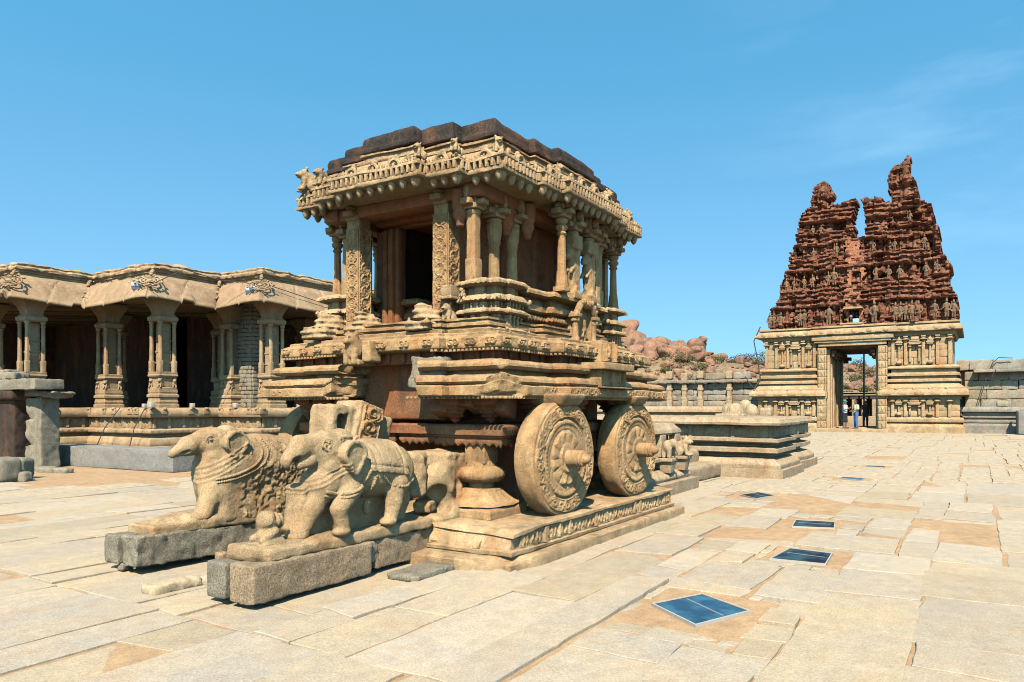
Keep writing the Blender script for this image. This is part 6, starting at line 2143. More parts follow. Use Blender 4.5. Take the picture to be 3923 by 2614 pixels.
# ---- the brick superstructure as a thick worn slab
OUT = np.array([(11.67, 6.60), (11.71, 7.43), (11.54, 8.05), (11.17, 8.24), (10.96, 8.78), (10.96, 9.89), (10.4, 10.67), (10.29, 11.91), (9.87, 12.55), (9.81, 13.91), (9.42, 14.34), (9.03, 14.6), (8.94, 15.16), (8.67, 16.0), (8.14, 16.12), (7.89, 15.94), (7.64, 15.23), (7.73, 14.37), (7.39, 14.52), (6.96, 14.63), (6.28, 14.62), (6.27, 14.19), (6.56, 13.59), (6.56, 13.19), (6.32, 12.83), (6.42, 12.51), (6.70, 12.15), (5.84, 12.19), (5.84, 13.24), (6.02, 14.32), (6.17, 14.54), (5.99, 14.71), (5.28, 14.63), (4.76, 14.38), (4.38, 14.13), (4.47, 14.86), (4.61, 15.34), (4.41, 15.76), (4.24, 16.24), (3.78, 16.42), (3.44, 16.77), (3.27, 16.65), (3.35, 15.96), (3.16, 15.42), (2.94, 14.87), (2.88, 14.35), (2.71, 14.05), (2.22, 13.75), (2.11, 13.1), (2.02, 12.52), (1.84, 12.31), (1.68, 11.29), (1.68, 10.79), (1.41, 10.51), (1.16, 9.86), (1.25, 9.24), (1.25, 8.75), (0.82, 8.21), (0.79, 7.22), (0.9, 6.60)])
def inside(poly, X, Y):
    r = np.zeros(X.shape, bool)
    n = len(poly); j = n - 1
    for i in range(n):
        xi, yi = poly[i]; xj, yj = poly[j]
        if yi != yj:
            r ^= ((yi > Y) != (yj > Y)) & (X < (xj - xi) * (Y - yi) / (yj - yi) + xi)
        j = i
    return r
TIERS = [(6.6, 8.25, 9.35), (9.35, 10.55, 11.25), (11.25, 12.25, 12.95), (12.95, 13.75, 14.5), (14.5, 18, 19)]
def tower_relief(Y, Z, seed=4):
    """outward relief of the brick face: tiers of niches under stacked cornices"""
    R = np.random.default_rng(seed)
    H = np.zeros_like(Y)
    wob = .12 * vnoise(np.stack([Y * .7, Z * .5, Y * 0], -1), 3) + .05 * vnoise(np.stack([Y * 2.2, Z * .8, Y * 0], -1), 13)
    Zw = Z + wob
    for (z0, z1, z2) in TIERS:
        m = (Zw >= z0) & (Zw < z2)
        t = np.clip((Zw - z0) / (z1 - z0), 0, 1)
        # recessed storey with figures and pilasters
        st = m & (Zw < z1 - .25)
        base = -.12 * np.ones_like(Y)
        base = np.where(Zw < z0 + .18, .10, base)
        x = .85
        while x < 11.8:
            w = R.uniform(.26, .6)
            kind = R.random()
            if kind < .62 and z1 - z0 > .5:
                h = (z1 - z0 - .25) * R.uniform(.62, .9)
                f = np.maximum(dome(np.hypot((Y - x), (Zw - z0 - .18 - h * .88)), h * .11), dome(seg2(Y, Zw, (x, z0 + .18 + h * .35), (x, z0 + .18 + h * .72)), h * .15))
                for s in (-1, 1):
                    f = np.maximum(f, dome(seg2(Y, Zw, (x + s * .04, z0 + .18 + h * .4), (x + s * R.uniform(.04, .12), z0 + .2)), h * .08))
                    f = np.maximum(f, dome(seg2(Y, Zw, (x + s * .1, z0 + .18 + h * .7), (x + s * .2, z0 + .18 + h * R.uniform(.4, .9))), h * .05))
                base = np.maximum(base, np.where(f > 0, -.10 + f * 1.7, -9))
            elif kind < .85:
                base = np.where(np.abs(Y - x) < .09, .16, base)
            else:
                base = np.where(np.abs(Y - x) < .2, -.38, base)
            x += w
        H = np.where(st, base, H)
        # eaves course
        e = m & (Zw >= z1 - .25) & (Zw < z1)
        H = np.where(e, .26 + .10 * np.sin((Zw - z1 + .25) / .25 * PI), H)
        # stacked courses above
        c = m & (Zw >= z1)
        k = np.floor((Zw - z1) / .16)
        H = np.where(c, np.where(k % 2 == 0, .05, .28) - .10 * (Zw - z1), H)
        # shrine shaped projections
        for bx in (1.6, 3.4, 4.9, 8.0, 9.4, 10.9):
            H += np.where(m & (np.abs(Y - bx) < .55), .16, 0)
    # broken stacks, knobs and hollows that break up the tiers
    for _ in range(90):
        x, z = R.uniform(.9, 11.6), R.uniform(6.7, 15.5); w, h_ = R.uniform(.10, .38), R.uniform(.08, .34)
        a_ = R.choice([-.34, -.26, .16, .22, .28])
        H += a_ * ((np.abs(Y - x) < w) & (np.abs(Z - z) < h_))
    for _ in range(170):
        x, z = R.uniform(.9, 11.6), R.uniform(6.8, 15); r_ = R.uniform(.07, .17)
        H = np.maximum(H, np.where(np.hypot(Y - x, (Z - z) * .6) < r_, .22 + dome(np.hypot(Y - x, (Z - z) * .6), r_), -9))
    # single bricks and fallen patches
    row = np.floor(Z / .12); off = (row % 2) * .2
    cellb = np.floor((Y + off) / .38)
    br = _hash(cellb.astype(np.int64), row.astype(np.int64), np.zeros_like(row).astype(np.int64), 7)
    H += .11 * br
    P3 = np.stack([Y, Z, Y * 0], -1)
    H += .14 * fbm(P3, 1.6, 4, 8)
    fall = fbm(P3, .9, 3, 19)
    H -= np.where(fall > .30, .26, 0)
    return H
def tower(mask_fn, name, mat, relief_fn, step=.062, back=2.2, prot=0.0, kind=None):
    ys = np.arange(.5, 12.1, step); zs = np.arange(6.58, 17.7, step)
    Y, Z = np.meshgrid(ys, zs, indexing='ij')
    Yj = Y + .07 * vnoise(np.stack([np.floor(Z / .12), Z * 0, Z * 0], -1), 5) + .05 * fbm(np.stack([Y, Z, Y * 0], -1), 2.5, 2, 6)
    A0_ = 50.1 + .20 * (Z - 6.6); sc_ = 50.6 / A0_
    ins = mask_fn(Yj * sc_, 1.5 + (Z - 1.5) * sc_)
    A_front = A0_ - prot - relief_fn(Y, Z)
    thick = np.interp(Z, [6.6, 12, 14.4, 17], [back * 2, back, 1.3, .7])
    A_back = A0_ + thick + .2 * fbm(np.stack([Y, Z, Y * 0], -1), 1.5, 2, 30)
    cell = ins[:-1, :-1] & ins[1:, :-1] & ins[1:, 1:] & ins[:-1, 1:]
    n = ins.shape; idx = np.arange(n[0] * n[1]).reshape(n)
    N = n[0] * n[1]
    V = np.concatenate([np.stack([A_front, Y, Z], -1).reshape(-1, 3), np.stack([A_back, Y, Z], -1).reshape(-1, 3)])
    c = np.argwhere(cell); i, j = c[:, 0], c[:, 1]
    qf = np.stack([idx[i, j], idx[i, j + 1], idx[i + 1, j + 1], idx[i + 1, j]], -1)
    F = [qf, qf[:, ::-1] + N]
    pad = np.zeros((n[0] + 1, n[1] + 1), bool); pad[1:-1, 1:-1] = cell
    for di, dj, p, q_ in ((-1, 0, (0, 0), (0, 1)), (1, 0, (1, 1), (1, 0)), (0, -1, (1, 0), (0, 0)), (0, 1, (0, 1), (1, 1))):
        bd = c[~pad[i + 1 + di, j + 1 + dj]]
        if not len(bd): continue
        v0 = idx[bd[:, 0] + p[0], bd[:, 1] + p[1]]; v1 = idx[bd[:, 0] + q_[0], bd[:, 1] + q_[1]]
        F.append(np.stack([v0, v1, v1 + N, v0 + N], -1))
    used = np.unique(np.concatenate([f.ravel() for f in F]))
    mp = -np.ones(2 * N, dtype=np.int64); mp[used] = np.arange(len(used))
    b = MB(); b.add(V[used], [mp[f] for f in F])
    return b.build(name, mat, GT, flat=False, angle=42)
CEN = lambda Y, Z: (np.abs(Y - 6.42 - .10 * np.sin(Z * 1.7)) < .50 + .08 * vnoise(np.stack([Y * 0, np.floor(Z / .12), Y * 0], -1), 4)) & (Z < 12.2)
tower(lambda Y, Z: inside(OUT, Y, Z), 'brick_tower', M_BRICK, tower_relief)
def bay_relief(Y, Z):
    row = np.floor(Z / .10); off = (row % 2) * .15
    x = (Y + off) / .30; z = Z / .10
    j = (np.abs(x - np.round(x)) < .05) | (np.abs(z - np.round(z)) < .10)
    H = np.where(j, -.025, 0) + .02 * _hash(np.floor(x).astype(np.int64), row.astype(np.int64), row.astype(np.int64) * 0, 3)
    H += .05 * fbm(np.stack([Y, Z, Y * 0], -1), 1.2, 2, 3)
    H = np.where((np.abs(Y - 6.42) < .27) & (Z > 6.72) & (Z < 7.62), -1.6, H)
    arch = (np.abs(Y - 6.32) < .26) & (Z > 9.15) & (Z < 9.85) | (np.hypot(Y - 6.32, Z - 9.85) < .26)
    H = np.where(arch, -.5, H)
    H = np.where((np.hypot((Y - 6.42) / 1.2, Z - 8.22) < .13) & (Z > 8.16), -.5, H)
    for d in (-.42, .42): H = np.where((np.abs(Y - 6.42 - d) < .09) & (np.abs(Z - 8.2) < .07), -.4, H)
    for d in (-.12, .2): H = np.where((np.abs(Y - 6.35 - d) < .08) & (np.abs(Z - 10.9) < .07), -.4, H)
    return H
tower(lambda Y, Z: inside(OUT, Y, Z) & CEN(Y, Z), 'repaired_brick_bay', M_BRICKC, bay_relief, .05, 2.0, .22)
# pale worn statues standing in the lowest storeys
m_ = None
def statue_sdf(P):
    d = s_cap(P, (0, 0, .36), (0, .02, .72), .10, .12)
    d = smin(d, s_ell(P, (0, .01, .94), (.075, .075, .10)), .03)
    for k in (-1, 1):
        d = smin(d, s_cap(P, (0, k * .06, .40), (0, k * .07, .02), .07, .05), .03)
        d = smin(d, s_cap(P, (0, k * .13, .74), (-.03, k * .2, .50), .045, .04), .02)
        d = smin(d, s_cap(P, (-.03, k * .2, .50), (-.07, k * .10, .62 if k > 0 else .36), .04, .035), .02)
    d = smin(d, s_ell(P, (0, 0, 1.06), (.05, .05, .06)), .02)
    return d + .012 * fbm(P, 14, 2, 3)
SVv, SFf = nets(statue_sdf, (-.2, -.34, -.04), (.2, .34, 1.18), .034)
M_STAT = stone('stucco_statue', (0.21, 0.135, 0.075), (0.12, 0.08, 0.05), rust=0.5, dark=0.75, speck=0.2, bump=0.3, fine=12)
st0 = None
R_ = np.random.default_rng(14)
spots = [(4.08, 7.0, 1.0), (3.8, 7.0, 1.0), (3.5, 7.0, 1.02), (3.2, 7.0, 1.05), (2.85, 7.0, 1.0), (5.25, 6.95, 1.25), (2.0, 7.05, 1.0), (1.4, 7.05, 1.0), (1.05, 7.0, .95), (7.85, 6.95, 1.25), (9.3, 7.0, .95), (9.55, 7.0, .95), (10.75, 6.95, .9), (11.2, 6.95, .9), (11.45, 6.95, .9), (5.2, 9.6, .95), (4.5, 9.6, .8), (3.9, 9.6, .75), (2.5, 9.6, .8), (1.9, 9.6, .85), (7.6, 9.55, 1.0), (7.95, 9.55, .8), (8.9, 9.5, .75), (9.4, 9.45, .75), (10.0, 9.4, .75), (10.5, 9.4, .75), (5.4, 11.45, .75), (4.2, 11.4, .7), (2.6, 11.4, .75), (7.5, 11.4, .8), (8.9, 11.4, .65), (3.4, 13.1, .7), (9.0, 13.0, .6), (8.5, 13.0, .6)]
for i, (bb, z, s) in enumerate(spots):
    a = 50.1 + .20 * (z - 6.6) - .20
    if st0 is None:
        b = MB(); b.add(SVv, SFf); st0 = b.build('statue', M_STAT, None, angle=180, origin=(0, 0, 0)); place(st0, (a, bb, z - .2), GT); o = st0; o.scale = (s, s, s)
    else: o = inst(st0, (a, bb, z - .2), GT, scale=(s * R_.choice([1, 1.1]), s * R_.choice([-1, 1]) * R_.uniform(.85, 1.1), s))
b = MB(); b.add(*rbox((49.85, 6.42, 7.68), (.5, 1.1, .09), .01, .2)); b.build('window_lintel', M_GATE, GT)
b = MB(); b.add(*rbox((49.85, 6.5, 6.72), (.5, 1.3, .10), .02, .2)); b.build('window_sill', M_GATE, GT)
t = thing('floodlight', (50.0, 6.35, 6.78), 'small lamp and pale blue box in the lowest tower window', 'floodlight')
M_BLUE = plain('pale_blue_paint', (0.30, 0.55, 0.68), 0.5)
b = MB(); b.add(*rbox((50.0, 6.28, 6.92), (.2, .34, .24), .02, .2)); b.build('blue_box', M_BLUE, t)
b = MB(); b.add(*lathe([(.02, 7.12), (.10, 7.14), (.11, 7.24), (.05, 7.32)], 12, (50.0, 6.56, 0))); b.add(*tube([(50.0, 6.56, 6.78), (50.0, 6.56, 7.13)], .015, 6)); b.build('lamp_head', M_GREY, t)
b = MB(); b.add(*tube([(49.7, 12.0, 6.85), (49.6, 12.4, 5.9), (49.6, 12.15, 4.6), (49.7, 12.0, 3.4), (49.3, 12.3, 2.75), (49.3, 12.6, 3.1), (50.5, 13.2, 3.6)], .035, 6)); b.build('cable', M_CABLE, None, label='black cable running down the left edge of the gate tower', category='cable')

# ---------------------------------------------------------------- court walls
RW = thing('court_wall', (53, -3, 0), 'weathered stone court wall right of the gate tower', 'stone wall')
b = MB(); b.add(*box2(53.25, 54.2, -9.5, .8, -.05, 4.2, .03, .6)); b.build('wall_core', M_WALL, RW)
WS = [.9, 1.2, 1.5, 1.9]
courses(-6.4, .55, 1.45, 3.72, .56, 53.15, .5, RW, M_WALL, 33, gap=.02, skip=lambda x, z: x > .2 and z > 3.2, r=.04)
courses(-6.4, .95, 3.78, 4.42, .60, 53.1, .6, RW, M_WALL, 35, gap=.02, r=.05)
courses(-6.4, .1, 3.60, 3.80, .2, 52.75, 1.1, RW, M_WALL, 36, gap=.03, r=.04)
LG = thing('wall_bench', (51, -2.5, 0), 'moulded grey stone bench running along the court wall right of the gate', 'stone bench')
q = np.array([(50.3, .72), (50.3, -6.8), (52.8, -6.8), (52.8, .72)])
b = MB(); b.add(*sweep(q, [(.04, -.05), (.04, .18), (.0, .19), (.0, .45), (-.04, .47), (-.16, .60), (-.10, .62), (-.08, .66), (-.08, .74), (-.2, .78), (-.22, .90), (-.1, .92), (-.1, .98), (-.14, 1.0), (-.14, 1.22), (.04, 1.24), (.10, 1.27), (.10, 1.40), (.04, 1.50), (-.02, 1.54), (-.5, 1.55)], .2, .06)); b.build('moulding', M_WALL, LG, GN)
rock('fallen_stone', (50.9, -1.35, 1.70), (.4, .6, .34), M_WALL, 'square grey stone sitting on the bench by the court wall', 'stone', 71, None, amp=.08, res=.06)
b = MB(); b.add(*tube([(52.6, -1.9, 4.44), (52.55, -1.2, 4.5), (52.5, -.9, 4.2), (52.45, -.6, 3.4), (52.4, -.4, 2.6), (52.3, -.15, 1.6)], .025, 6)); b.build('cable', M_CABLE, None, label='thin cable sagging down the court wall right of the gate', category='cable')
LWL = thing('court_wall', (55, 18, 0), 'weathered court wall with four upright stone posts left of the gate tower', 'stone wall')
b = MB(); b.add(*box2(55.3, 56.2, 12.2, 31, -.05, 3.35, .03, .8)); b.build('wall_core', M_WALL, LWL)
courses(12.6, 24.5, 1.6, 3.34, .43, 55.2, .5, LWL, M_WALL, 43, gap=.02, r=.04)
courses(12.6, 24.5, 3.36, 3.60, .24, 54.95, 1.0, LWL, M_WALL, 44, gap=.03, r=.04)
courses(14.0, 18.4, 3.62, 4.15, .53, 55.3, .6, LWL, M_WALL, 45, gap=.04, r=.05)
for i, (bb, h) in enumerate(((20.1, 4.3), (18.9, 4.15), (17.65, 4.28), (15.45, 4.22))):
    m_ = MB(); m_.add(*rbox((54.75, bb, 1.5 + .3), (.34, .42, .7), .02, .1)); m_.add(*rbox((54.75, bb, (h + 2.1) / 2), (.30, .34, h - 2.1), .02, .1))
    for z in (2.2, 2.9, 3.5): m_.add(*rbox((54.75, bb, z), (.36, .42, .22), .03, .1))
    m_.add(*rbox((54.72, bb, h - .28), (.42, .50, .56), .03, .1))
    m_.build('wall_post', M_PLAT, LWL, [(0.03, 4, 2), (0.015, 12, 2)])
LB2 = thing('wall_bench', (53.5, 18, 0), 'pale moulded stone bench along the court wall left of the gate', 'stone bench')
q = np.array([(53.2, 30), (53.2, 12.7), (55.0, 12.7), (55.0, 30)])
b = MB(); b.add(*sweep(q, [(.04, -.05), (.04, .18), (.0, .19), (.0, .45), (-.16, .60), (-.08, .62), (-.08, .74), (-.2, .78), (-.2, 1.1), (.04, 1.14), (.10, 1.17), (.10, 1.36), (.04, 1.50), (-.02, 1.58), (-.5, 1.6)], .2, .06)); b.build('moulding', M_PLAT, LB2, GN)
# display board at the right edge
t = thing('display_board', (49.6, -2.15, 0), 'dark display board on the paving at the right edge of the picture', 'display board')
b = MB(); b.add(*rbox((49.6, -1.98, .66), (.55, .10, 1.3), .02, .3)); b.build('board_side', M_BLACK, t)
b = MB(); b.add(*rbox((49.55, -2.42, .66), (.10, .76, 1.26), .02, .3)); b.build('board_face', M_BLOCK, t)
# ================================================================ boulder hill beyond the walls
def hill_h(A, B):
    H = np.interp(B, [-60, -10, 6, 14, 24, 28, 33, 39, 44, 52, 70, 110], [2, 3, 6.2, 7.2, 7.4, 8.4, 8.8, 11.0, 11.2, 12.8, 14, 9])
    t = np.clip((A - 68) / 52, 0, 1)
    back = np.clip((A - 135) / 80, 0, 1)
    P3 = np.stack([A, B, A * 0], -1)
    return -.1 + H * (t * t * (3 - 2 * t)) * (1 - .5 * back) + (t > 0) * (.8 * t * fbm(P3, .08, 3, 3) + .35 * t * fbm(P3, .4, 3, 5))
A_, B_ = np.meshgrid(np.linspace(62, 230, 110), np.linspace(-70, 120, 130), indexing='ij')
Zh = hill_h(A_, B_)
edge = np.minimum(np.minimum(A_ - 62, 230 - A_), np.minimum(B_ + 70, 120 - B_))
Zh = np.where(edge < 2, -.4, Zh)
b = MB(); b.add(np.stack([A_, B_, Zh], -1), [grid_faces(110, 130)])
HILL = b.build('hill', M_HILL, kind='structure', origin=(130, 30, 0), angle=180)
HILL['label'] = 'scrubby hill strewn with reddish granite boulders beyond the court walls'
def boulder_mesh(seed):
    R = np.random.default_rng(seed)
    cuts = [(lambda v: v / np.linalg.norm(v))(R.normal(0, 1, 3)) for _ in range(14)]
    ds = R.uniform(.55, .95, 14)
    def f(P):
        d = s_ell(P, (0, 0, 0), (1, .85, .72))
        for c, q in zip(cuts, ds): d = smax(d, P @ c - q * .85, .03)
        return d + .10 * fbm(P, 1.3, 3, seed) + .02 * fbm(P, 5, 2, seed)
    b = MB(); V, F = nets(f, (-1.15, -1.1, -1), (1.15, 1.1, 1), .13); b.add(V, F)
    return b.build('boulder', M_BOULD, None, angle=50, origin=(0, 0, 0))
BP = [boulder_mesh(k + 1) for k in range(8)]
R_ = np.random.default_rng(19)
used = [False] * 8
def put_boulder(a, bb, s, dz=0.0, parent=HILL, flat=1.0, label=None):
    k = int(R_.integers(8))
    z = float(hill_h(np.array([a]), np.array([bb]))[0]) + s * .25 + dz
    if parent is None:
        o = BP[k].copy(); COL.objects.link(o); place(o, (a, bb, z))
        tag(o, label, 'boulder', 'largest boulders on the hill')
    elif not used[k]:
        used[k] = True; o = BP[k]; place(o, (a, bb, z), parent)
    else: o = inst(BP[k], (a, bb, z), parent)
    o.scale = (s * R_.uniform(.85, 1.2), s * R_.uniform(.9, 1.3), s * R_.uniform(.75, 1.0) * flat)
    o.rotation_euler = (R_.normal(0, .25), R_.normal(0, .25), R_.uniform(0, 6.3))
for (a, bb, s, dz, lab) in ((118, 53.0, 4.4, .3, 'huge rounded red boulder highest on the hill, just behind the chariot'), (116, 48.6, 3.4, .0, 'broad red boulder with a dark cleft right of the highest one'), (117, 45.6, 2.8, -.2, 'tilted red boulder left of the perched one'), (121, 39.6, 2.4, .2, 'humped boulder carrying a small perched rock on the skyline'), (121, 38.6, 1.0, 2.0, 'small perched rock topmost on the humped boulder of the skyline'), (118, 41.6, 2.0, .0, 'low boulder left of the humped skyline boulder')):
    put_boulder(a, bb, s, dz, None, 1.0, lab)
n = 0
while n < 280:
    a = R_.uniform(80, 124); bb = R_.uniform(5, 56)
    t = (a - 78) / 45
    big = np.interp(bb, [5, 26, 36, 46, 56], [.9, .8, 1.15, 1.8, 2.2])
    s = big * R_.uniform(.5, 1.35)
    if R_.random() > .25 + .75 * t * t: continue
    put_boulder(a, bb, s); n += 1
for k in range(8):
    if not used[k]: put_boulder(100, 30 + k, .8)
# pebbles and small stones between the boulders
m_ = MB()
for k in range(700):
    a = R_.uniform(80, 122); bb = R_.uniform(5, 57); s = R_.uniform(.15, .5)
    z = float(hill_h(np.array([a]), np.array([bb]))[0])
    m_.add(*ellipsoid((a, bb, z + s * .3), (s, s * R_.uniform(.7, 1.4), s * R_.uniform(.5, .9)), 4, 6, R=rotm(R_.normal(0, .4), R_.normal(0, .4), R_.uniform(0, 6))))
m_.build('small_boulders', M_BOULD, HILL, [(.12, 1.5, 2)], kind='stuff', flat=True)
# scrub
def leaf_clump(m_, c, r, n_, R):
    d = R.normal(0, 1, (n_, 3)); d /= np.linalg.norm(d, axis=1, keepdims=True)
    p = c + d * (R.uniform(.35, 1, (n_, 1)) ** .6) * np.array([r, r, r * .7])
    u = R.normal(0, 1, (n_, 3)); u /= np.linalg.norm(u, axis=1, keepdims=True)
    v = np.cross(u, d); v /= np.maximum(np.linalg.norm(v, axis=1, keepdims=True), 1e-6)
    s = R.uniform(.08, .17, (n_, 1)) * max(.8, r * .6)
    V = np.stack([p - u * s, p + v * s * .6, p + u * s, p - v * s * .6], 1).reshape(-1, 3)
    m_.add(V, [np.arange(4 * n_).reshape(-1, 4)])
m_ = MB()
spots = [(112, 27.5, 1.8), (114, 29.0, 1.5), (113, 30.5, 1.3), (110, 26.6, 1.2), (104, 37, 1.4), (105, 35.5, 1.2), (98, 36, 1.0), (108, 41, 1.1), (96, 44.5, .9), (95, 46, .8), (102, 33, 1.2), (110, 33, 1.1), (96, 31, 1.0), (99, 28, 1.1), (92, 11, 1.0), (98, 12.5, 1.2), (104, 11, 1.3), (88, 9.5, .8), (110, 13.5, 1.3), (100, 9, 1.0), (94, 13.6, .9), (90, 12.3, .7), (86, 10.4, .7)]
for (a, bb, s) in spots:
    z = float(hill_h(np.array([a]), np.array([bb]))[0])
    for k in range(4):
        leaf_clump(m_, np.array([a + R_.normal(0, s * .5), bb + R_.normal(0, s * .6), z + s * .5 + R_.uniform(0, s * .4)]), s * R_.uniform(.5, .8), 110, R_)
for k in range(90):
    a = R_.uniform(80, 122); bb = R_.uniform(6, 56); s = R_.uniform(.3, .7)
    z = float(hill_h(np.array([a]), np.array([bb]))[0])
    leaf_clump(m_, np.array([a, bb, z + s * .4]), s, 60, R_)
m_.build('hill_scrub', M_BUSH, None, label='dry green scrub growing between the boulders of the hill', category='scrub', kind='stuff', flat=True)

# ---- pavilion and lamp post seen through the gateway
PV = thing('far_pavilion', (72, 8.5, 0), 'small pillared pavilion seen through the open gateway', 'pavilion')
b = MB(); b.add(*box2(70, 76, 4.5, 13, -.1, .75, .03, .5)); b.build('plinth', M_PLAT, PV, GN)
for bb in (5.0, 6.6, 7.4, 8.2, 9.0, 9.8, 11.4):
    b = MB(); b.add(*box2(70.5, 70.85, bb - .17, bb + .17, .75, 2.3, .03, .3)); b.add(*box2(70.4, 70.95, bb - .34, bb + .34, 2.3, 2.55, .04, .2)); b.build('pillar', M_PLAT, PV, GN)
b = MB(); b.add(*box2(70.2, 76, 4.5, 13, 2.55, 2.85, .03, .5)); b.build('roof_slab', M_PLAT, PV, GN)
b = MB(); b.add(*box2(75.5, 75.9, 4.6, 12.9, .75, 2.55, .03, .5)); b.build('back_wall', M_HALLD, PV)
t = thing('gate_bars', (58, 7, 0), 'black iron post with a cross bar standing behind the gateway', 'iron gate')
b = MB(); b.add(*box2(57.95, 58.06, 6.70, 6.80, 0, 5.4, .01, 1)); b.build('post', M_BLACK, t)
b = MB(); b.add(*box2(57.97, 58.04, 5.0, 8.4, 2.46, 2.58, .01, 1)); b.build('cross_bar', M_BLACK, t)
# ================================================================ visitors in the gateway
def skin(name, c): return plain(name, c, .6)
M_SKIN = skin('brown_skin', (0.20, 0.10, 0.055)); M_SKIN2 = skin('dark_skin', (0.12, 0.06, 0.035))
M_WHITE = plain('white_cotton', (0.75, 0.74, 0.72), .8); M_YEL = plain('pale_yellow_cotton', (0.62, 0.62, 0.36), .8)
M_BLK = plain('black_cotton', (0.012, 0.012, 0.014), .9); M_JEAN = plain('blue_denim', (0.05, 0.13, 0.30), .9)
M_TEAL = plain('teal_cotton', (0.03, 0.16, 0.15), .8); M_HAIR = plain('black_hair', (0.012, 0.010, 0.009), .7)
M_SHOE = plain('brown_leather', (0.06, 0.035, 0.02), .6); M_NAVY = plain('dark_navy_cotton', (0.010, 0.012, 0.018), .9)
def hand_sdf(P, w, d, up, s):
    """palm at w pointing along d, four bent fingers of unequal length and a thumb"""
    d = d / np.linalg.norm(d); x = np.cross(d, up); x /= np.linalg.norm(x); up = np.cross(x, d)
    r = s_cap(P, w, w + d * .075, .030, .034)
    for k, l in enumerate((.060, .072, .066, .050)):
        o = w + d * .085 + x * (.036 - .024 * k)
        m_ = o + d * l * .55 + up * -.008
        r = np.minimum(r, s_cap(P, o, m_, .0105)); r = np.minimum(r, s_cap(P, m_, m_ + d * l * .35 - up * .025, .0095))
    o = w + d * .03 + x * .034 * s
    r = np.minimum(r, s_cap(P, o, o + d * .045 + x * .028 * s, .012)); 
    return r
def person(c, rz, lab, joints, mats, hat=None, h=1.72, long_trousers=True):
    """joints: elbows and wrists in the body frame (x forward, y left)"""
    k = h / 1.75
    Rz = rotm(rz=rz)
    c = np.asarray(c, float)
    sh = [np.array([0, s * .185, 1.42]) for s in (1, -1)]
    el, wr = joints['el'], joints['wr']
    kn = joints.get('kn', [np.array([.03, .10, .50]), np.array([.0, -.10, .50])])
    an = joints.get('an', [np.array([.0, .11, .08]), np.array([-.02, -.11, .08])])
    hd = joints.get('head', 0.0)
    Hr = rotm(rz=hd)
    def torso(P, e=0.0):
        d = s_ell(P, (0, 0, 1.28), (.115 + e, .175 + e, .24 + e))
        d = smin(d, s_ell(P, (0, 0, 1.02), (.11 + e, .155 + e, .17 + e)), .06)
        return smin(d, s_cap(P, (0, .13, 1.43), (0, -.13, 1.43), .06 + e), .05)
    def arm_u(P, i, e=0.0): return s_cap(P, sh[i], el[i], .052 + e, .042 + e)
    def leg_u(P, i, e=0.0): return s_cap(P, (0, (.09, -.09)[i], .92), kn[i], .088 + e, .06 + e)
    def leg_l(P, i, e=0.0): return s_cap(P, kn[i], an[i], .058 + e, .042 + e)
    def body(P):
        d = torso(P)
        for i in (0, 1):
            d = smin(d, arm_u(P, i), .03); d = smin(d, s_cap(P, el[i], wr[i], .042, .027), .015)
            d = smin(d, hand_sdf(P, wr[i], wr[i] - el[i], np.array([0, 0, 1.0]), (1, -1)[i]), .012)
            d = smin(d, leg_u(P, i), .04); d = smin(d, leg_l(P, i), .02)
            d = smin(d, s_cap(P, an[i] + (-.02, 0, -.03), an[i] + (.14, 0, -.05), .04, .032), .02)
        d = smin(d, s_cap(P, (0, 0, 1.44), (.01, 0, 1.56), .055, .05), .03)
        Q = (P - np.array([.02, 0, 1.635])) @ Hr
        q = s_ell(Q, (0, 0, .0), (.098, .075, .115)); q = smin(q, s_ell(Q, (.03, 0, -.055), (.065, .055, .06)), .03)
        q = smin(q, s_cap(Q, (.095, 0, .01), (.112, 0, -.025), .012, .016), .01)
        q = smin(q, s_ell(Q, (.085, 0, -.06), (.018, .026, .010)), .006)
        for s in (-1, 1):
            q = smin(q, s_ell(Q, (.0, s * .076, -.005), (.022, .010, .032)), .006)
            q = smax(q, -s_ell(Q, (.098, s * .032, .015), (.012, .016, .008)), .006)
        return smin(d, q, .02)
    def shirt(P):
        d = torso(P, .016)
        for i in (0, 1):
            if mats.get('sleeve', True):
                m_ = sh[i] + (el[i] - sh[i]) * .75
                d = smin(d, s_cap(P, sh[i], m_, .070, .066), .03)
        d = smax(d, .90 - P[:, 2], .01); d = smax(d, P[:, 2] - 1.475, .01)
        return d + .008 * fbm(P, 9, 2, 4)
    def trousers(P):
        d = s_ell(P, (0, 0, .98), (.125, .168, .15))
        for i in (0, 1):
            d = smin(d, leg_u(P, i, .016), .03)
            d = smin(d, leg_l(P, i, .018) if long_trousers else s_cap(P, kn[i], kn[i] + (an[i] - kn[i]) * .12, .085, .085), .02)
        d = smax(d, P[:, 2] - 1.01, .01); d = smax(d, .07 - P[:, 2], .01)
        return d + .006 * fbm(P, 10, 2, 6)
    def hair(P):
        Q = (P - np.array([.02, 0, 1.635])) @ Hr
        d = s_ell(Q, (-.015, 0, .02), (.108, .088, .118))
        if hat: 
            d = smin(d, s_ell(Q, (-.05, 0, -.02), (.075, .07, .10)), .03)
            d = smax(d, -(Q[:, 2] - .02 + .5 * Q[:, 0]), .02)
        else: d = smax(d, Q[:, 0] * .8 - Q[:, 2] * .6 - .01, .02)
        return d
    def shoes(P):
        d = None
        for i in (0, 1):
            q = s_cap(P, an[i] + (-.03, 0, -.035), an[i] + (.15, 0, -.055), .052, .042)
            d = q if d is None else np.minimum(d, q)
        return smax(d, -(P[:, 2] - .0), .005)
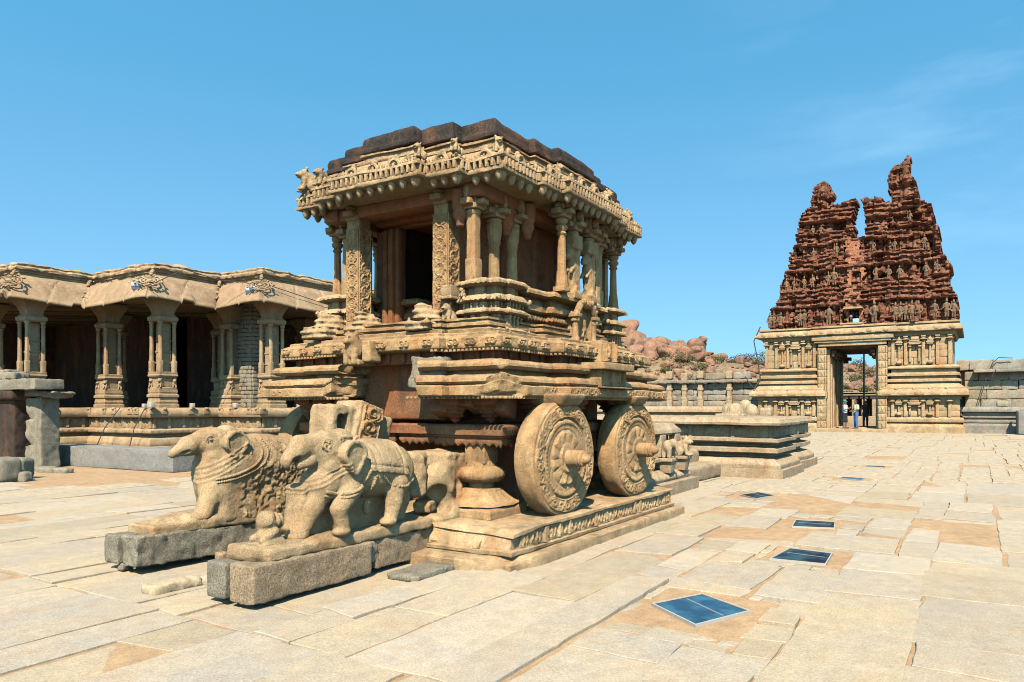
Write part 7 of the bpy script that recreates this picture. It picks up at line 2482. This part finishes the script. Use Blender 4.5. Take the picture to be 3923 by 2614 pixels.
    def cap(P):
        Q = (P - np.array([.02, 0, 1.635])) @ Hr
        d = s_ell(Q, (-.01, 0, .055), (.115, .095, .085))
        d = smax(d, -(Q[:, 2] - .03), .01)
        return smin(d, s_ell(Q, (.11, 0, .045), (.075, .07, .012)), .01)
    t = thing('person', c, lab, 'person')
    def mk(f, name, mat, lo, hi, st=.0155):
        V, F = nets(f, lo, hi, st)
        V = (V * k) @ Rz.T + c
        b = MB(); b.add(V, F); b.build(name, mat, t, angle=180)
    mk(body, 'body', mats['skin'], (-.35, -.45, -.02), (.55, .45, 1.80))
    mk(shirt, 'shirt', mats['shirt'], (-.3, -.4, .85), (.4, .4, 1.55))
    mk(trousers, 'trousers' if long_trousers else 'shorts', mats['legs'], (-.3, -.35, .02), (.35, .35, 1.06))
    mk(hair, 'hair', M_HAIR, (-.2, -.2, 1.4), (.25, .2, 1.85), .012)
    mk(shoes, 'shoes', M_SHOE, (-.2, -.3, -.03), (.35, .3, .2), .013)
    if hat: mk(cap, 'cap', hat, (-.25, -.25, 1.55), (.3, .25, 1.9), .012)
    return t
A = lambda *v: np.array(v, float)
person((49.55, 6.84, .20), -1.95, 'person in a white top, black shorts and teal cap, hands raised to the chest',
       {'el': [A(.10, .26, 1.18), A(.08, -.25, 1.17)], 'wr': [A(.30, .07, 1.30), A(.32, -.10, 1.26)], 'head': -.2},
       {'skin': M_SKIN, 'shirt': M_WHITE, 'legs': M_BLK, 'sleeve': False}, hat=M_TEAL, h=1.74, long_trousers=False)
person((49.6, 6.22, .20), 2.25, 'person in a pale yellow T-shirt and blue jeans facing the one in the white top',
       {'el': [A(.02, .27, 1.16), A(.04, -.26, 1.16)], 'wr': [A(.26, .12, 1.08), A(.27, -.10, 1.10)], 'head': .3},
       {'skin': M_SKIN2, 'shirt': M_YEL, 'legs': M_JEAN}, h=1.76)
person((52.3, 6.0, .24), 3.3, 'person in dark clothes standing in the shade of the gateway behind the other two',
       {'el': [A(-.02, .25, 1.14), A(-.02, -.25, 1.14)], 'wr': [A(.10, .24, .92), A(.10, -.24, .92)]},
       {'skin': M_SKIN2, 'shirt': M_NAVY, 'legs': M_NAVY}, h=1.70)
